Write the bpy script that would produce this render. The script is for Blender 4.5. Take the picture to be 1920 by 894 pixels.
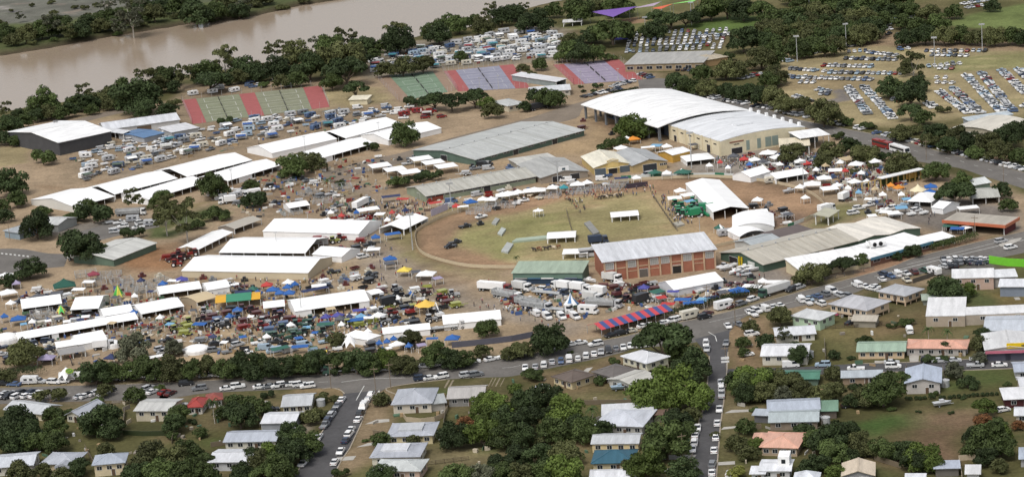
import bpy, math, random
import numpy as np
from mathutils import Vector, Matrix
random.seed(7)
scene = bpy.context.scene
for o in list(bpy.data.objects): bpy.data.objects.remove(o)
COL = scene.collection
# ------------------------------------------------------------------ camera
PW, PH, PF = 1920.0, 894.0, 4400.0
CAM_H, PITCH, ROLL = 215.0, math.radians(14.1), math.radians(4.5)
fwd = Vector((0, math.cos(PITCH), -math.sin(PITCH)))
r0 = Vector((1, 0, 0)); u0 = Vector((0, math.sin(PITCH), math.cos(PITCH)))
cr = r0*math.cos(ROLL) - u0*math.sin(ROLL)
cu = r0*math.sin(ROLL) + u0*math.cos(ROLL)
CP = Vector((0, 0, CAM_H))
cd = bpy.data.cameras.new('camera'); cam = bpy.data.objects.new('camera', cd); COL.objects.link(cam)
m3 = Matrix((cr, cu, -fwd)).transposed()
cam.matrix_world = Matrix.Translation(CP) @ m3.to_4x4()
cd.sensor_width = 36.0; cd.sensor_fit = 'HORIZONTAL'; cd.lens = 36.0*PF/PW
cd.clip_start = 1.0; cd.clip_end = 30000.0
scene.camera = cam
# ------------------------------------------------------------------ light: bright thin overcast
SUN_EL, SUN_AZ = math.radians(58), math.radians(215)     # azimuth clockwise from +Y: sun behind the camera, to the left
w = bpy.data.worlds.new('World'); scene.world = w; w.use_nodes = True
nt = w.node_tree; nt.nodes.clear()
sky = nt.nodes.new('ShaderNodeTexSky'); sky.sky_type = 'NISHITA'; sky.sun_disc = False
sky.sun_elevation = SUN_EL; sky.sun_rotation = SUN_AZ; sky.air_density = 1.0; sky.dust_density = 4.0; sky.ozone_density = 1.0
hs = nt.nodes.new('ShaderNodeHueSaturation'); hs.inputs['Saturation'].default_value = 0.35
bg = nt.nodes.new('ShaderNodeBackground'); bg.inputs['Strength'].default_value = 0.15
wo = nt.nodes.new('ShaderNodeOutputWorld')
nt.links.new(sky.outputs[0], hs.inputs['Color']); nt.links.new(hs.outputs[0], bg.inputs['Color']); nt.links.new(bg.outputs[0], wo.inputs['Surface'])
sd = bpy.data.lights.new('sun', 'SUN'); sd.energy = 1.25; sd.angle = math.radians(20); sd.color = (1.0, 0.965, 0.91)
so = bpy.data.objects.new('sun', sd); COL.objects.link(so)
sdir = Vector((math.sin(SUN_AZ)*math.cos(SUN_EL), math.cos(SUN_AZ)*math.cos(SUN_EL), math.sin(SUN_EL)))
so.rotation_euler = sdir.to_track_quat('Z', 'Y').to_euler(); so.location = (0, 300, 500)
scene.view_settings.view_transform = 'Standard'; scene.view_settings.look = 'None'
scene.view_settings.gamma = 1.0; scene.view_settings.use_curve_mapping = False
scene.view_settings.exposure = 0.12
scene.cycles.max_bounces = 4; scene.cycles.diffuse_bounces = 2; scene.cycles.glossy_bounces = 2
scene.cycles.transmission_bounces = 2; scene.cycles.transparent_max_bounces = 4
# ------------------------------------------------------------------ pixel -> place (on the ground, or at a known height)
def U(p, z=0.0):
    d = fwd + cr*((p[0]-PW/2)/PF) - cu*((p[1]-PH/2)/PF)
    t = (z-CAM_H)/d.z
    q = CP + d*t
    return Vector((q.x, q.y, z))
def S(p, z=0.0):                       # pixels per metre at that place
    return PF/((U(p, z)-CP).dot(fwd))
def heading(p, q):                     # ground direction between two pixels
    a, b = U(p), U(q); return math.atan2(b.y-a.y, b.x-a.x)
def inpoly(x, y, poly):
    ins = False; n = len(poly); j = n-1
    for i in range(n):
        xi, yi = poly[i][0], poly[i][1]; xj, yj = poly[j][0], poly[j][1]
        if (yi > y) != (yj > y) and x < (xj-xi)*(y-yi)/(yj-yi)+xi: ins = not ins
        j = i
    return ins
# ------------------------------------------------------------------ materials
def c(r, g, b, k=0.8):                 # photographed sRGB colour -> base colour
    f = lambda v: ((v/255.0)/12.92 if v/255.0 <= 0.04045 else ((v/255.0+0.055)/1.055)**2.4)*k
    return (f(r), f(g), f(b))
MATS = {}
def mat(name, col, rough=0.7, var=0.2, scale=0.35, stretch=None, metal=0.0, objcol=False, rnd=0.0, spec=0.3, fine=0.0):
    if name in MATS: return MATS[name]
    m = bpy.data.materials.new(name); m.use_nodes = True; t = m.node_tree; bs = t.nodes['Principled BSDF']
    bs.inputs['Roughness'].default_value = rough; bs.inputs['Metallic'].default_value = metal
    bs.inputs['Specular IOR Level'].default_value = spec
    tc = t.nodes.new('ShaderNodeTexCoord'); mp = t.nodes.new('ShaderNodeMapping')
    if stretch: mp.inputs['Scale'].default_value = stretch
    oi = t.nodes.new('ShaderNodeObjectInfo')
    t.links.new(tc.outputs['Object'], mp.inputs['Vector'])
    addv = t.nodes.new('ShaderNodeVectorMath'); addv.operation = 'ADD'
    t.links.new(mp.outputs[0], addv.inputs[0])
    mul = t.nodes.new('ShaderNodeMath'); mul.operation = 'MULTIPLY'; mul.inputs[1].default_value = 37.0
    t.links.new(oi.outputs['Random'], mul.inputs[0]); t.links.new(mul.outputs[0], addv.inputs[1])
    nz = t.nodes.new('ShaderNodeTexNoise'); nz.inputs['Scale'].default_value = scale; nz.inputs['Detail'].default_value = 5; nz.inputs['Roughness'].default_value = 0.65
    t.links.new(addv.outputs[0], nz.inputs['Vector'])
    mr = t.nodes.new('ShaderNodeMapRange'); mr.inputs[1].default_value = 0.3; mr.inputs[2].default_value = 0.7
    mr.inputs[3].default_value = 1-var; mr.inputs[4].default_value = 1+var*0.5
    t.links.new(nz.outputs['Fac'], mr.inputs[0])
    fac = mr.outputs[0]
    if fine:
        n2 = t.nodes.new('ShaderNodeTexNoise'); n2.inputs['Scale'].default_value = scale*9; n2.inputs['Detail'].default_value = 3
        t.links.new(addv.outputs[0], n2.inputs['Vector'])
        m2 = t.nodes.new('ShaderNodeMapRange'); m2.inputs[1].default_value = 0.3; m2.inputs[2].default_value = 0.7; m2.inputs[3].default_value = 1-fine; m2.inputs[4].default_value = 1+fine
        t.links.new(n2.outputs['Fac'], m2.inputs[0])
        mm = t.nodes.new('ShaderNodeMath'); mm.operation = 'MULTIPLY'; t.links.new(fac, mm.inputs[0]); t.links.new(m2.outputs[0], mm.inputs[1]); fac = mm.outputs[0]
    if rnd:
        m4 = t.nodes.new('ShaderNodeMapRange'); m4.inputs[3].default_value = 1-rnd; m4.inputs[4].default_value = 1+rnd
        t.links.new(oi.outputs['Random'], m4.inputs[0])
        mm = t.nodes.new('ShaderNodeMath'); mm.operation = 'MULTIPLY'; t.links.new(fac, mm.inputs[0]); t.links.new(m4.outputs[0], mm.inputs[1]); fac = mm.outputs[0]
    vm = t.nodes.new('ShaderNodeVectorMath'); vm.operation = 'SCALE'
    if objcol: t.links.new(oi.outputs['Color'], vm.inputs[0])
    else: vm.inputs[0].default_value = col
    t.links.new(fac, vm.inputs['Scale']); t.links.new(vm.outputs[0], bs.inputs['Base Color'])
    MATS[name] = m; return m
def cm(kind, col):                     # cached coloured material: kind in roof, wall, cloth, paint, plain
    key = '%s_%02x%02x%02x' % (kind, *[min(255, int(v*255)) for v in col])
    if kind == 'roof': return mat(key, col, 0.5, 0.24, 0.22, (2.2, 0.4, 0.6), 0.0, spec=0.3, fine=0.08)
    if kind == 'wall': return mat(key, col, 0.85, 0.16, 0.3, (1, 1, 1), fine=0.05)
    if kind == 'cloth': return mat(key, col, 0.6, 0.07, 0.22)
    if kind == 'paint': return mat(key, col, 0.35, 0.10, 0.8, spec=0.5)
    return mat(key, col, 0.8, 0.2, 0.5)
PAINT = mat('vehicle_paint', (1, 1, 1), 0.28, 0.08, 1.2, objcol=True, spec=0.5)
CLOTH = mat('canvas', (1, 1, 1), 0.65, 0.10, 0.6, objcol=True)
GLASS = mat('dark_glass', (0.02, 0.024, 0.03), 0.12, 0.2, 0.6, spec=0.6)
TYRE = mat('tyre_rubber', (0.02, 0.02, 0.02), 0.85, 0.2, 2)
STEEL = mat('galvanised_steel', (0.42, 0.43, 0.43), 0.5, 0.2, 0.7)
POSTW = mat('white_post', (0.75, 0.75, 0.73), 0.6, 0.12, 0.7)
DARK = mat('dark_opening', (0.012, 0.012, 0.013), 0.9, 0.2, 0.6)
WOOD = mat('weathered_timber', (0.22, 0.17, 0.12), 0.85, 0.3, 0.8)
BARK = mat('bark', (0.13, 0.10, 0.075), 0.9, 0.35, 1.0)
PALEBARK = mat('pale_bark', (0.42, 0.39, 0.34), 0.85, 0.3, 1.0)
WINFR = mat('window_frame', (0.62, 0.62, 0.6), 0.6, 0.1, 1.0)
CONC = mat('concrete', (0.42, 0.40, 0.36), 0.85, 0.2, 0.4, fine=0.08)
# ------------------------------------------------------------------ mesh builder
class MB:
    def __init__(s): s.v = []; s.f = []; s.m = []
    def poly(s, pts, m=0):
        b = len(s.v); s.v += [tuple(p) for p in pts]; s.f.append(tuple(range(b, b+len(pts)))); s.m.append(m)
    def box(s, x0, x1, y0, y1, z0, z1, m=0):
        b = len(s.v)
        s.v += [(x0,y0,z0),(x1,y0,z0),(x1,y1,z0),(x0,y1,z0),(x0,y0,z1),(x1,y0,z1),(x1,y1,z1),(x0,y1,z1)]
        for f in ((0,3,2,1),(4,5,6,7),(0,1,5,4),(1,2,6,5),(2,3,7,6),(3,0,4,7)): s.f.append(tuple(b+i for i in f)); s.m.append(m)
        return s
    def hexa(s, bot, top, m=0):        # 4 bottom + 4 top points
        b = len(s.v); s.v += [tuple(p) for p in bot]+[tuple(p) for p in top]
        for f in ((0,3,2,1),(4,5,6,7),(0,1,5,4),(1,2,6,5),(2,3,7,6),(3,0,4,7)): s.f.append(tuple(b+i for i in f)); s.m.append(m)
        return s
    def extr(s, pts, vec, m=0):        # closed outline extruded by vec
        n = len(pts); b = len(s.v)
        s.v += [tuple(p) for p in pts]+[(p[0]+vec[0], p[1]+vec[1], p[2]+vec[2]) for p in pts]
        s.f.append(tuple(b+i for i in reversed(range(n)))); s.m.append(m)
        s.f.append(tuple(b+n+i for i in range(n))); s.m.append(m)
        for i in range(n):
            j = (i+1) % n; s.f.append((b+i, b+j, b+n+j, b+n+i)); s.m.append(m)
        return s
    def tube(s, p, q, r1, r2=None, n=6, m=0):
        r2 = r1 if r2 is None else r2
        p, q = Vector(p), Vector(q); d = (q-p).normalized()
        a = d.orthogonal().normalized(); e = d.cross(a); b = len(s.v)
        for (ctr, r) in ((p, r1), (q, r2)):
            for i in range(n):
                t = 2*math.pi*i/n; s.v.append(tuple(ctr+(a*math.cos(t)+e*math.sin(t))*r))
        for i in range(n):
            j = (i+1) % n; s.f.append((b+i, b+j, b+n+j, b+n+i)); s.m.append(m)
        s.f.append(tuple(b+i for i in reversed(range(n)))); s.m.append(m)
        s.f.append(tuple(b+n+i for i in range(n))); s.m.append(m)
        return s
    def ring(s, prof, n=12, m=0, close=True):   # lathe: prof = [(r,z)...]
        b = len(s.v)
        for (r, z) in prof:
            for i in range(n):
                t = 2*math.pi*i/n; s.v.append((r*math.cos(t), r*math.sin(t), z))
        for k in range(len(prof)-1):
            for i in range(n):
                j = (i+1) % n; s.f.append((b+k*n+i, b+k*n+j, b+(k+1)*n+j, b+(k+1)*n+i)); s.m.append(m)
        if close:
            s.f.append(tuple(b+i for i in reversed(range(n)))); s.m.append(m)
            s.f.append(tuple(b+(len(prof)-1)*n+i for i in range(n))); s.m.append(m)
        return s
    def mesh(s, name, mats):
        me = bpy.data.meshes.new(name); me.from_pydata(s.v, [], s.f)
        for m in (mats if isinstance(mats, (list, tuple)) else [mats]): me.materials.append(m)
        me.polygons.foreach_set('material_index', s.m); me.update(); return me
def link(name, me, parent=None, loc=None, rotz=0.0):
    o = bpy.data.objects.new(name, me); COL.objects.link(o)
    if loc is not None: o.location = loc
    o.rotation_euler = (0, 0, rotz)
    if parent: o.parent = parent
    return o
def build(name, mb, mats, parent=None, loc=None, rotz=0.0): return link(name, mb.mesh(name, mats), parent, loc, rotz)
def tag(o, label=None, cat=None, group=None, kind=None):
    if label: o['label'] = label
    if cat: o['category'] = cat
    if group: o['group'] = group
    if kind: o['kind'] = kind
    return o
def thing(name, label, cat, loc, rotz=0.0, group=None):
    o = bpy.data.objects.new(name, None); COL.objects.link(o); o.location = loc; o.rotation_euler = (0, 0, rotz); o.empty_display_size = 1
    return tag(o, label, cat, group)
FOOT = []                              # footprints already taken: (x, y, cos, sin, L, D)
def taken(x, y, mg=1.5):
    for (ox, oy, ca, sa, L, D) in FOOT:
        dx, dy = x-ox, y-oy; a = dx*ca+dy*sa; b = -dx*sa+dy*ca
        if -mg < a < L+mg and -mg < b < D+mg: return True
    return False
# ------------------------------------------------------------------ terrain, river
RIVER_PX = [(-900,240),(-160,130),(-80,118),(0,106),(67,96),(161,79),(255,62),(366,45),(480,32),(564,12),(641,0),(760,-22),(900,-50),(1250,-60),(1060,2),(980,20),(930,32),(860,58),(780,72),(720,86),(650,98),(560,112),(480,124),(400,138),(300,150),(230,163),(150,190),(60,203),(0,214),(-80,226),(-160,236),(-900,345)]
WATER_Z = -2.6
RIVER = np.array([U(p, WATER_Z)[:2] for p in RIVER_PX])
def np_in(P, poly):
    x, y = P[:, 0], P[:, 1]; ins = np.zeros(len(P), bool); n = len(poly); j = n-1
    for i in range(n):
        xi, yi = poly[i]; xj, yj = poly[j]
        cond = ((yi > y) != (yj > y)) & (x < (xj-xi)*(y-yi)/((yj-yi)+1e-12)+xi); ins ^= cond; j = i
    return ins
def np_sd(P, poly):                    # signed distance, positive inside
    d = np.full(len(P), 1e9); n = len(poly)
    for i in range(n):
        a = np.array(poly[i]); b = np.array(poly[(i+1) % n]); ab = b-a; L = (ab*ab).sum()+1e-9
        t = np.clip(((P-a)@ab)/L, 0, 1); q = a+t[:, None]*ab; d = np.minimum(d, np.hypot(*(P-q).T))
    return np.where(np_in(P, poly), d, -d)
def axis(lo, hi, st, far):
    a = list(np.arange(lo, hi+0.1, st)); s_ = st
    while a[-1] < far: s_ *= 1.5; a.append(a[-1]+s_)
    s_ = st
    while a[0] > -far: s_ *= 1.5; a.insert(0, a[0]-s_)
    return np.array(a)
gx = axis(-520, 460, 2.7, 9000); gy = axis(560, 1720, 2.7, 9000)
X, Y = np.meshgrid(gx, gy); P = np.stack([X.ravel(), Y.ravel()], 1); NX, NY = len(gx), len(gy)
rng = np.random.default_rng(3)
def vnoise(P, sc, seed):               # smooth value noise
    r = np.random.default_rng(seed); T = r.random((64, 64)); q = P/sc; i = np.floor(q).astype(int); f = q-i; f = f*f*(3-2*f)
    g = lambda a, b: T[a % 64, b % 64]
    return (g(i[:,0], i[:,1])*(1-f[:,0])+g(i[:,0]+1, i[:,1])*f[:,0])*(1-f[:,1])+(g(i[:,0], i[:,1]+1)*(1-f[:,0])+g(i[:,0]+1, i[:,1]+1)*f[:,0])*f[:,1]
n_big, n_mid, n_small = vnoise(P, 42, 1), vnoise(P, 15, 2), vnoise(P, 5, 4)
wob = (n_mid-0.5)*9+(n_small-0.5)*5
sdR = np_sd(P, RIVER)+(n_small-0.5)*4
tt = np.clip((sdR+9)/13.0, 0, 1); Z = -4.6*(tt*tt*(3-2*tt))
DIRT = np.array(c(168,147,120)); DIRT2 = np.array(c(142,121,97)); SAND = np.array(c(182,160,128))
LAWN = np.array(c(101,98,62)); LAWN2 = np.array(c(80,92,48)); BARE = np.array(c(131,112,88)); HAY = np.array(c(165,150,113))
PARK = np.array(c(98,106,66)); MUD = np.array(c(88,76,62)); GREYF = np.array(c(128,124,124)); TRK = np.array(c(170,139,109)); GREYR = np.array(c(152,141,128))
colr = LAWN[None]*(0.75+0.5*n_big[:, None])+(np.array(c(118,104,78))-LAWN)[None]*np.clip((n_mid[:, None]-0.45)*2.2, 0, 1)*0.6
def paint(px, col, soft=5.0, amt=1.0, wb=1.0):
    global colr
    poly = [tuple(U(p)[:2]) for p in px]
    pa = np.array(poly); lo, hi = pa.min(0)-20, pa.max(0)+20
    sel = np.where((P[:,0] > lo[0]) & (P[:,0] < hi[0]) & (P[:,1] > lo[1]) & (P[:,1] < hi[1]))[0]
    if len(sel) == 0: return
    sdv = np_sd(P[sel], poly)+wob[sel]*wb; t = np.clip((sdv+soft)/(2*soft), 0, 1)[:, None]*amt
    colr[sel] = colr[sel]*(1-t)+np.array(col)[None]*t
# far bank flats and near riverside
paint([(-200,140),(-200,-80),(700,-80),(640,0),(480,30),(255,60),(0,105)], PARK*0.85)
paint([(-100,50),(-100,-60),(330,-60),(330,6),(240,12),(120,40),(20,44)], GREYF, 6, 0.6)
paint([(300,-60),(520,-60),(500,4),(380,4)], GREYF, 6, 0.3)
_r = random.Random(12)
for k in range(70):
    x, y = _r.uniform(-60, 330), _r.uniform(-50, 44)
    if y < 40-x*0.11: paint([(x, y), (x+_r.uniform(14, 40), y-_r.uniform(0, 3)), (x+_r.uniform(10, 30), y+_r.uniform(2, 5))], _r.choice([c(158,152,146), c(96,98,84), c(110,106,108), c(140,128,116)]), 2.0, 0.8, 0.5)
# showground: everything between the river and the main road
paint([(-420,300),(-150,250),(0,232),(150,200),(330,190),(620,160),(700,130),(1000,60),(1240,150),(1460,215),(1700,300),(2060,400),(2060,410),(1868,446),(1500,545),(1290,600),(1070,648),(780,690),(320,716),(-150,735),(-420,755)], DIRT, 5)
paint([(640,110),(720,85),(860,70),(1000,45),(1060,55),(1050,112),(960,120),(830,132),(690,150)], c(140,130,112), 4)
paint([(330,160),(640,150),(720,210),(760,240),(640,270),(450,300),(300,330),(120,345),(120,300),(240,260),(330,240)], c(150,132,108), 5)
paint([(560,165),(720,165),(750,195),(640,205)], HAY, 4)
paint([(140,200),(290,200),(290,215),(150,225)], c(150,135,105), 4, 0.8)
paint([(-50,275),(55,275),(58,305),(-50,320)], HAY, 2, 1, 0.4)
paint([(560,300),(760,300),(780,350),(640,390),(470,400),(470,350)], DIRT2, 8, 0.7)
paint([(640,325),(750,325),(760,345),(650,352)], SAND, 4, 0.7)
paint([(200,470),(330,455),(360,480),(330,505),(230,510)], c(158,118,84), 5, 0.9)
paint([(380,500),(760,490),(880,560),(1000,600),(960,660),(700,680),(300,690),(260,650),(420,600)], SAND, 10, 0.75)
paint([(680,440),(760,470),(800,520),(960,570),(1090,612),(1060,628),(900,590),(760,560),(690,520)], GREYR, 5, 0.8)
paint([(600,330),(690,330),(720,420),(690,500),(640,470),(640,400)], GREYR, 7, 0.6)
paint([(1100,218),(1180,240),(1240,280),(1180,290),(1000,290),(920,312),(1090,262)], c(170,146,112), 5, 0.9)
paint([(1100,228),(1180,232),(1235,262),(1200,268)], c(128,104,84), 4, 0.9)
paint([(1270,285),(1350,275),(1560,290),(1540,345),(1280,325)], c(146,140,132), 5, 0.8)
paint([(1540,285),(1660,290),(1700,330),(1660,370),(1560,340)], c(176,152,120), 6, 0.8)
paint([(1600,340),(1720,375),(1770,400),(1660,400),(1580,370)], c(160,146,128), 6, 0.8)
paint([(1700,385),(1790,372),(1900,400),(1900,430),(1760,440),(1690,420)], c(124,118,112), 4, 0.9)
paint([(1330,500),(1450,505),(1490,520),(1440,540),(1350,530)], c(136,130,124), 4, 0.8)
paint([(255,420),(400,385),(430,400),(320,445),(270,450)], PARK*0.95, 4)
paint([(90,425),(270,405),(290,425),(200,445),(60,440)], c(124,120,114), 3, 0.85)
paint([(1490,395),(1600,380),(1640,400),(1530,430)], c(126,124,80), 4, 0.9)
# main ring: track then infield
OVAL_PX = [(779,452),(782,434),(816,414),(849,401),(900,388),(960,373),(1024,361),(1108,347),(1175,340),(1260,335),(1341,333),(1425,340),(1475,349),(1512,360),(1535,374),(1545,387),(1540,398),(1525,408),(1480,425),(1420,445),(1330,466),(1240,482),(1115,497),(1040,502),(960,503),(883,501),(832,491),(799,480),(784,468)]
paint([(730,450),(760,425),(830,398),(960,364),(1000,372),(860,410),(800,440),(800,475),(860,500),(930,508),(930,520),(820,505),(750,480)], c(139,131,88), 4, 0.8)
paint([(1160+(x-1160)*1.012, 420+(y-420)*1.03) for (x, y) in OVAL_PX], c(128,106,84), 2.0, 0.9, 0.2)
paint([(1160+(x-1160)*0.985, 420+(y-420)*0.965) for (x, y) in OVAL_PX], TRK, 2.0, 1, 0.25)
paint([(800,440),(850,415),(950,395),(930,410),(860,440),(880,480),(850,480)], DIRT2*0.95, 6, 0.7)
FIELD = [(856,446),(872,426),(920,406),(1000,391),(1080,370),(1220,358),(1262,376),(1305,440),(1290,466),(1160,474),(1100,492),(1000,497),(920,484),(872,464)]
paint(FIELD, c(168,154,112), 3, 1, 0.4)
paint([(862,446),(880,426),(960,408),(1062,396),(1075,440),(990,455),(960,480),(900,474)], c(144,142,92), 6, 0.8)
paint([(1062,394),(1120,380),(1230,395),(1262,430),(1140,450),(1080,450)], c(150,142,98), 7, 0.7)
paint([(1230,360),(1300,370),(1345,445),(1300,470)], c(174,150,116), 5, 0.8)
paint([(1380,400),(1500,400),(1530,408),(1470,428),(1440,425)], c(128,108,94), 4, 0.8)
# car parks, parks and playing field beyond the road
paint([(1440,95),(1660,70),(1940,85),(1940,215),(1780,225),(1690,240),(1580,235),(1440,200)], HAY, 6)
paint([(1440,150),(1560,140),(1660,150),(1620,170),(1460,170)], c(150,130,98), 6, 0.6)
paint([(1740,110),(1940,95),(1940,125),(1760,140)], c(140,140,92), 6, 0.8)
paint([(1640,60),(1730,75),(1940,78),(1940,96),(1700,92),(1600,84)], c(152,128,104), 3, 0.8)
paint([(1760,46),(1840,22),(1960,0),(1960,56),(1830,54)], c(112,124,72), 3, 1, 0.5)
paint([(1262,52),(1362,32),(1520,30),(1510,44),(1372,62)], c(96,116,60), 3, 1, 0.5)
paint([(1100,0),(1260,-10),(1240,50),(1180,60),(1050,50)], c(120,122,78), 4)
paint([(1140,40),(1200,30),(1210,42),(1160,50)], c(160,132,104), 2)
paint([(1560,168),(1600,166),(1604,190),(1562,190)], c(126,120,118), 1.5, 0.9)
paint([(1790,300),(1960,330),(1960,310),(1850,280)], LAWN2, 4, 0.7)
paint([(1860,290),(1940,296),(1940,304),(1870,302)], c(168,136,112), 2, 0.9)
# residential blocks
paint([(700,735),(730,727),(730,800),(700,850),(640,900),(620,900),(655,845),(680,790)], c(140,122,96), 3)
paint([(800,850),(900,840),(910,870),(800,880)], c(122,112,82), 4, 0.9)
paint([(1080,735),(1215,735),(1215,752),(1080,758)], c(128,118,84), 3)
paint([(985,700),(1140,672),(1170,662),(1140,735),(1000,735)], c(126,108,82), 4, 0.8)
paint([(1372,600),(1420,592),(1440,640),(1420,700),(1366,712)], c(140,118,92), 3, 0.9)
paint([(1348,740),(1385,735),(1380,900),(1346,900)], c(122,110,82), 3, 0.8)
paint([(1545,605),(1700,600),(1700,632),(1545,640)], c(124,114,76), 4)
paint([(1600,600),(1740,595),(1740,625),(1640,630)], c(132,110,84), 5, 0.7)
paint([(1720,795),(1830,780),(1815,880),(1700,870),(1680,820)], c(124,102,80), 5)
paint([(1700,785),(1810,776),(1800,800),(1720,815)], c(124,104,82), 5, 0.8)
paint([(1560,785),(1690,780),(1710,800),(1640,815),(1560,810)], c(76,98,50), 4)
paint([(1770,690),(1900,690),(1900,720),(1770,735)], c(86,96,54), 5)
paint([(1820,552),(1875,552),(1875,575),(1820,575)], c(88,94,58), 2); paint([(1875,552),(1945,552),(1945,576),(1880,576)], c(122,108,70), 2)
paint([(230,775),(320,790),(310,815),(235,815)], c(84,84,54), 4)
paint([(360,820),(425,815),(420,845),(360,850)], c(92,108,56), 3)
paint([(490,730),(530,725),(535,770),(490,780)], c(128,114,84), 3)
paint([(530,725),(650,728),(640,750),(600,735),(540,740)], c(134,116,86), 2)
paint([(560,800),(610,795),(600,815),(570,815)], c(160,146,132), 2)
paint([(-40,745),(300,735),(330,745),(230,760),(-40,770)], c(128,114,92), 3)
paint([(1290,600),(1341,590),(1500,547),(1500,538),(1341,575),(1270,598)], c(154,140,118), 2, 0.8)
paint([(1590,525),(1680,500),(1860,445),(1860,438),(1690,480)], c(150,118,94), 2, 0.9)
paint([(1480,580),(1600,548),(1660,530),(1750,508),(1760,520),(1660,545),(1600,560),(1500,595)], c(148,130,104), 2, 0.9)
paint([(1750,505),(1860,484),(1870,505),(1760,515)], c(110,106,102), 2)
_r = random.Random(5)
SHOWP = [(60,330),(330,300),(640,270),(900,320),(760,400),(760,480),(960,560),(1080,610),(780,680),(100,700),(20,600),(200,500)]
for k in range(230):
    x, y = _r.uniform(20, 1080), _r.uniform(270, 700)
    if not inpoly(x, y, SHOWP): continue
    a = _r.uniform(12, 55); b = _r.uniform(1.5, 6); sl = _r.uniform(-0.35, 0.15)
    paint([(x-a, y-a*sl), (x, y-b), (x+a, y+a*sl), (x, y+b)], _r.choice([c(120,98,76), c(134,112,88), c(196,176,146), c(136,126,114), c(112,98,84), c(150,120,90), c(140,128,86)]), 2.0, _r.uniform(0.35, 0.8), 0.5)
for k in range(60):
    x, y = _r.uniform(840, 1330), _r.uniform(362, 490)
    if inpoly(x, y, FIELD): a = _r.uniform(10, 40); b = _r.uniform(1.5, 5); paint([(x-a, y+a*0.08), (x, y-b), (x+a, y-a*0.08), (x, y+b)], _r.choice([c(176,152,116), c(120,122,72), c(160,132,100), c(186,172,132)]), 2.0, _r.uniform(0.3, 0.7), 0.5)
for k in range(150):
    x, y = _r.uniform(-20, 1940), _r.uniform(700, 900)
    if 545 < x < 720 or 1290 < x < 1365 or y < 745 and x < 700: continue
    a = _r.uniform(8, 40); b = _r.uniform(2, 7); paint([(x-a, y), (x, y-b), (x+a, y), (x, y+b)], _r.choice([c(128,108,82), c(78,94,50), c(104,100,60), c(70,80,44), c(140,122,92)]), 2.0, _r.uniform(0.3, 0.75), 0.6)
for k in range(70):
    x, y = _r.uniform(1440, 1930), _r.uniform(85, 230); a = _r.uniform(10, 50); paint([(x-a, y), (x, y-2), (x+a, y-a*0.05), (x, y+2)], _r.choice([c(138,124,90), c(186,170,128), c(124,124,78), c(150,128,98)]), 2.5, 0.6, 0.5)
# river banks: mud
tb = np.clip(1-np.abs(sdR+2)/9.0, 0, 1)[:, None]; colr = colr*(1-tb)+(MUD*0.85)[None]*tb
lum = colr.mean(1, keepdims=True); colr = lum+(colr-lum)*0.96
colr *= (0.80+0.34*n_mid)[:, None]*(0.92+0.16*n_small)[:, None]
V = np.stack([P[:,0], P[:,1], Z], 1)
idx = np.arange(NX*NY).reshape(NY, NX)
F = np.stack([idx[:-1,:-1].ravel(), idx[:-1,1:].ravel(), idx[1:,1:].ravel(), idx[1:,:-1].ravel()], 1)
me = bpy.data.meshes.new('ground'); me.vertices.add(len(V)); me.vertices.foreach_set('co', V.ravel())
me.loops.add(F.size); me.loops.foreach_set('vertex_index', F.ravel().astype(np.int32))
me.polygons.add(len(F)); me.polygons.foreach_set('loop_start', (np.arange(len(F))*4).astype(np.int32)); me.polygons.foreach_set('loop_total', np.full(len(F), 4, np.int32))
ca = me.color_attributes.new('soil', 'FLOAT_COLOR', 'POINT'); ca.data.foreach_set('color', np.concatenate([np.clip(colr, 0, 1), np.ones((len(V), 1))], 1).astype(np.float32).ravel())
me.update(calc_edges=True); me.validate()
gm = bpy.data.materials.new('soil_and_grass'); gm.use_nodes = True; t = gm.node_tree; bs = t.nodes['Principled BSDF']; bs.inputs['Roughness'].default_value = 0.95; bs.inputs['Specular IOR Level'].default_value = 0.1
at = t.nodes.new('ShaderNodeAttribute'); at.attribute_name = 'soil'; tc = t.nodes.new('ShaderNodeTexCoord')
fac = None
for (sc, lo, hi, dt) in ((0.9, 0.72, 1.25, 4), (0.22, 0.82, 1.16, 5), (0.05, 0.86, 1.12, 3)):
    nz = t.nodes.new('ShaderNodeTexNoise'); nz.inputs['Scale'].default_value = sc; nz.inputs['Detail'].default_value = dt; nz.inputs['Roughness'].default_value = 0.7
    mr = t.nodes.new('ShaderNodeMapRange'); mr.inputs[1].default_value = 0.3; mr.inputs[2].default_value = 0.7; mr.inputs[3].default_value = lo; mr.inputs[4].default_value = hi
    t.links.new(tc.outputs['Object'], nz.inputs['Vector']); t.links.new(nz.outputs['Fac'], mr.inputs[0])
    if fac is None: fac = mr.outputs[0]
    else:
        mm = t.nodes.new('ShaderNodeMath'); mm.operation = 'MULTIPLY'; t.links.new(fac, mm.inputs[0]); t.links.new(mr.outputs[0], mm.inputs[1]); fac = mm.outputs[0]
vm = t.nodes.new('ShaderNodeVectorMath'); vm.operation = 'SCALE'; t.links.new(at.outputs['Color'], vm.inputs[0]); t.links.new(fac, vm.inputs['Scale']); t.links.new(vm.outputs[0], bs.inputs['Base Color'])
me.materials.append(gm); tag(link('ground', me), kind='structure')
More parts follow.
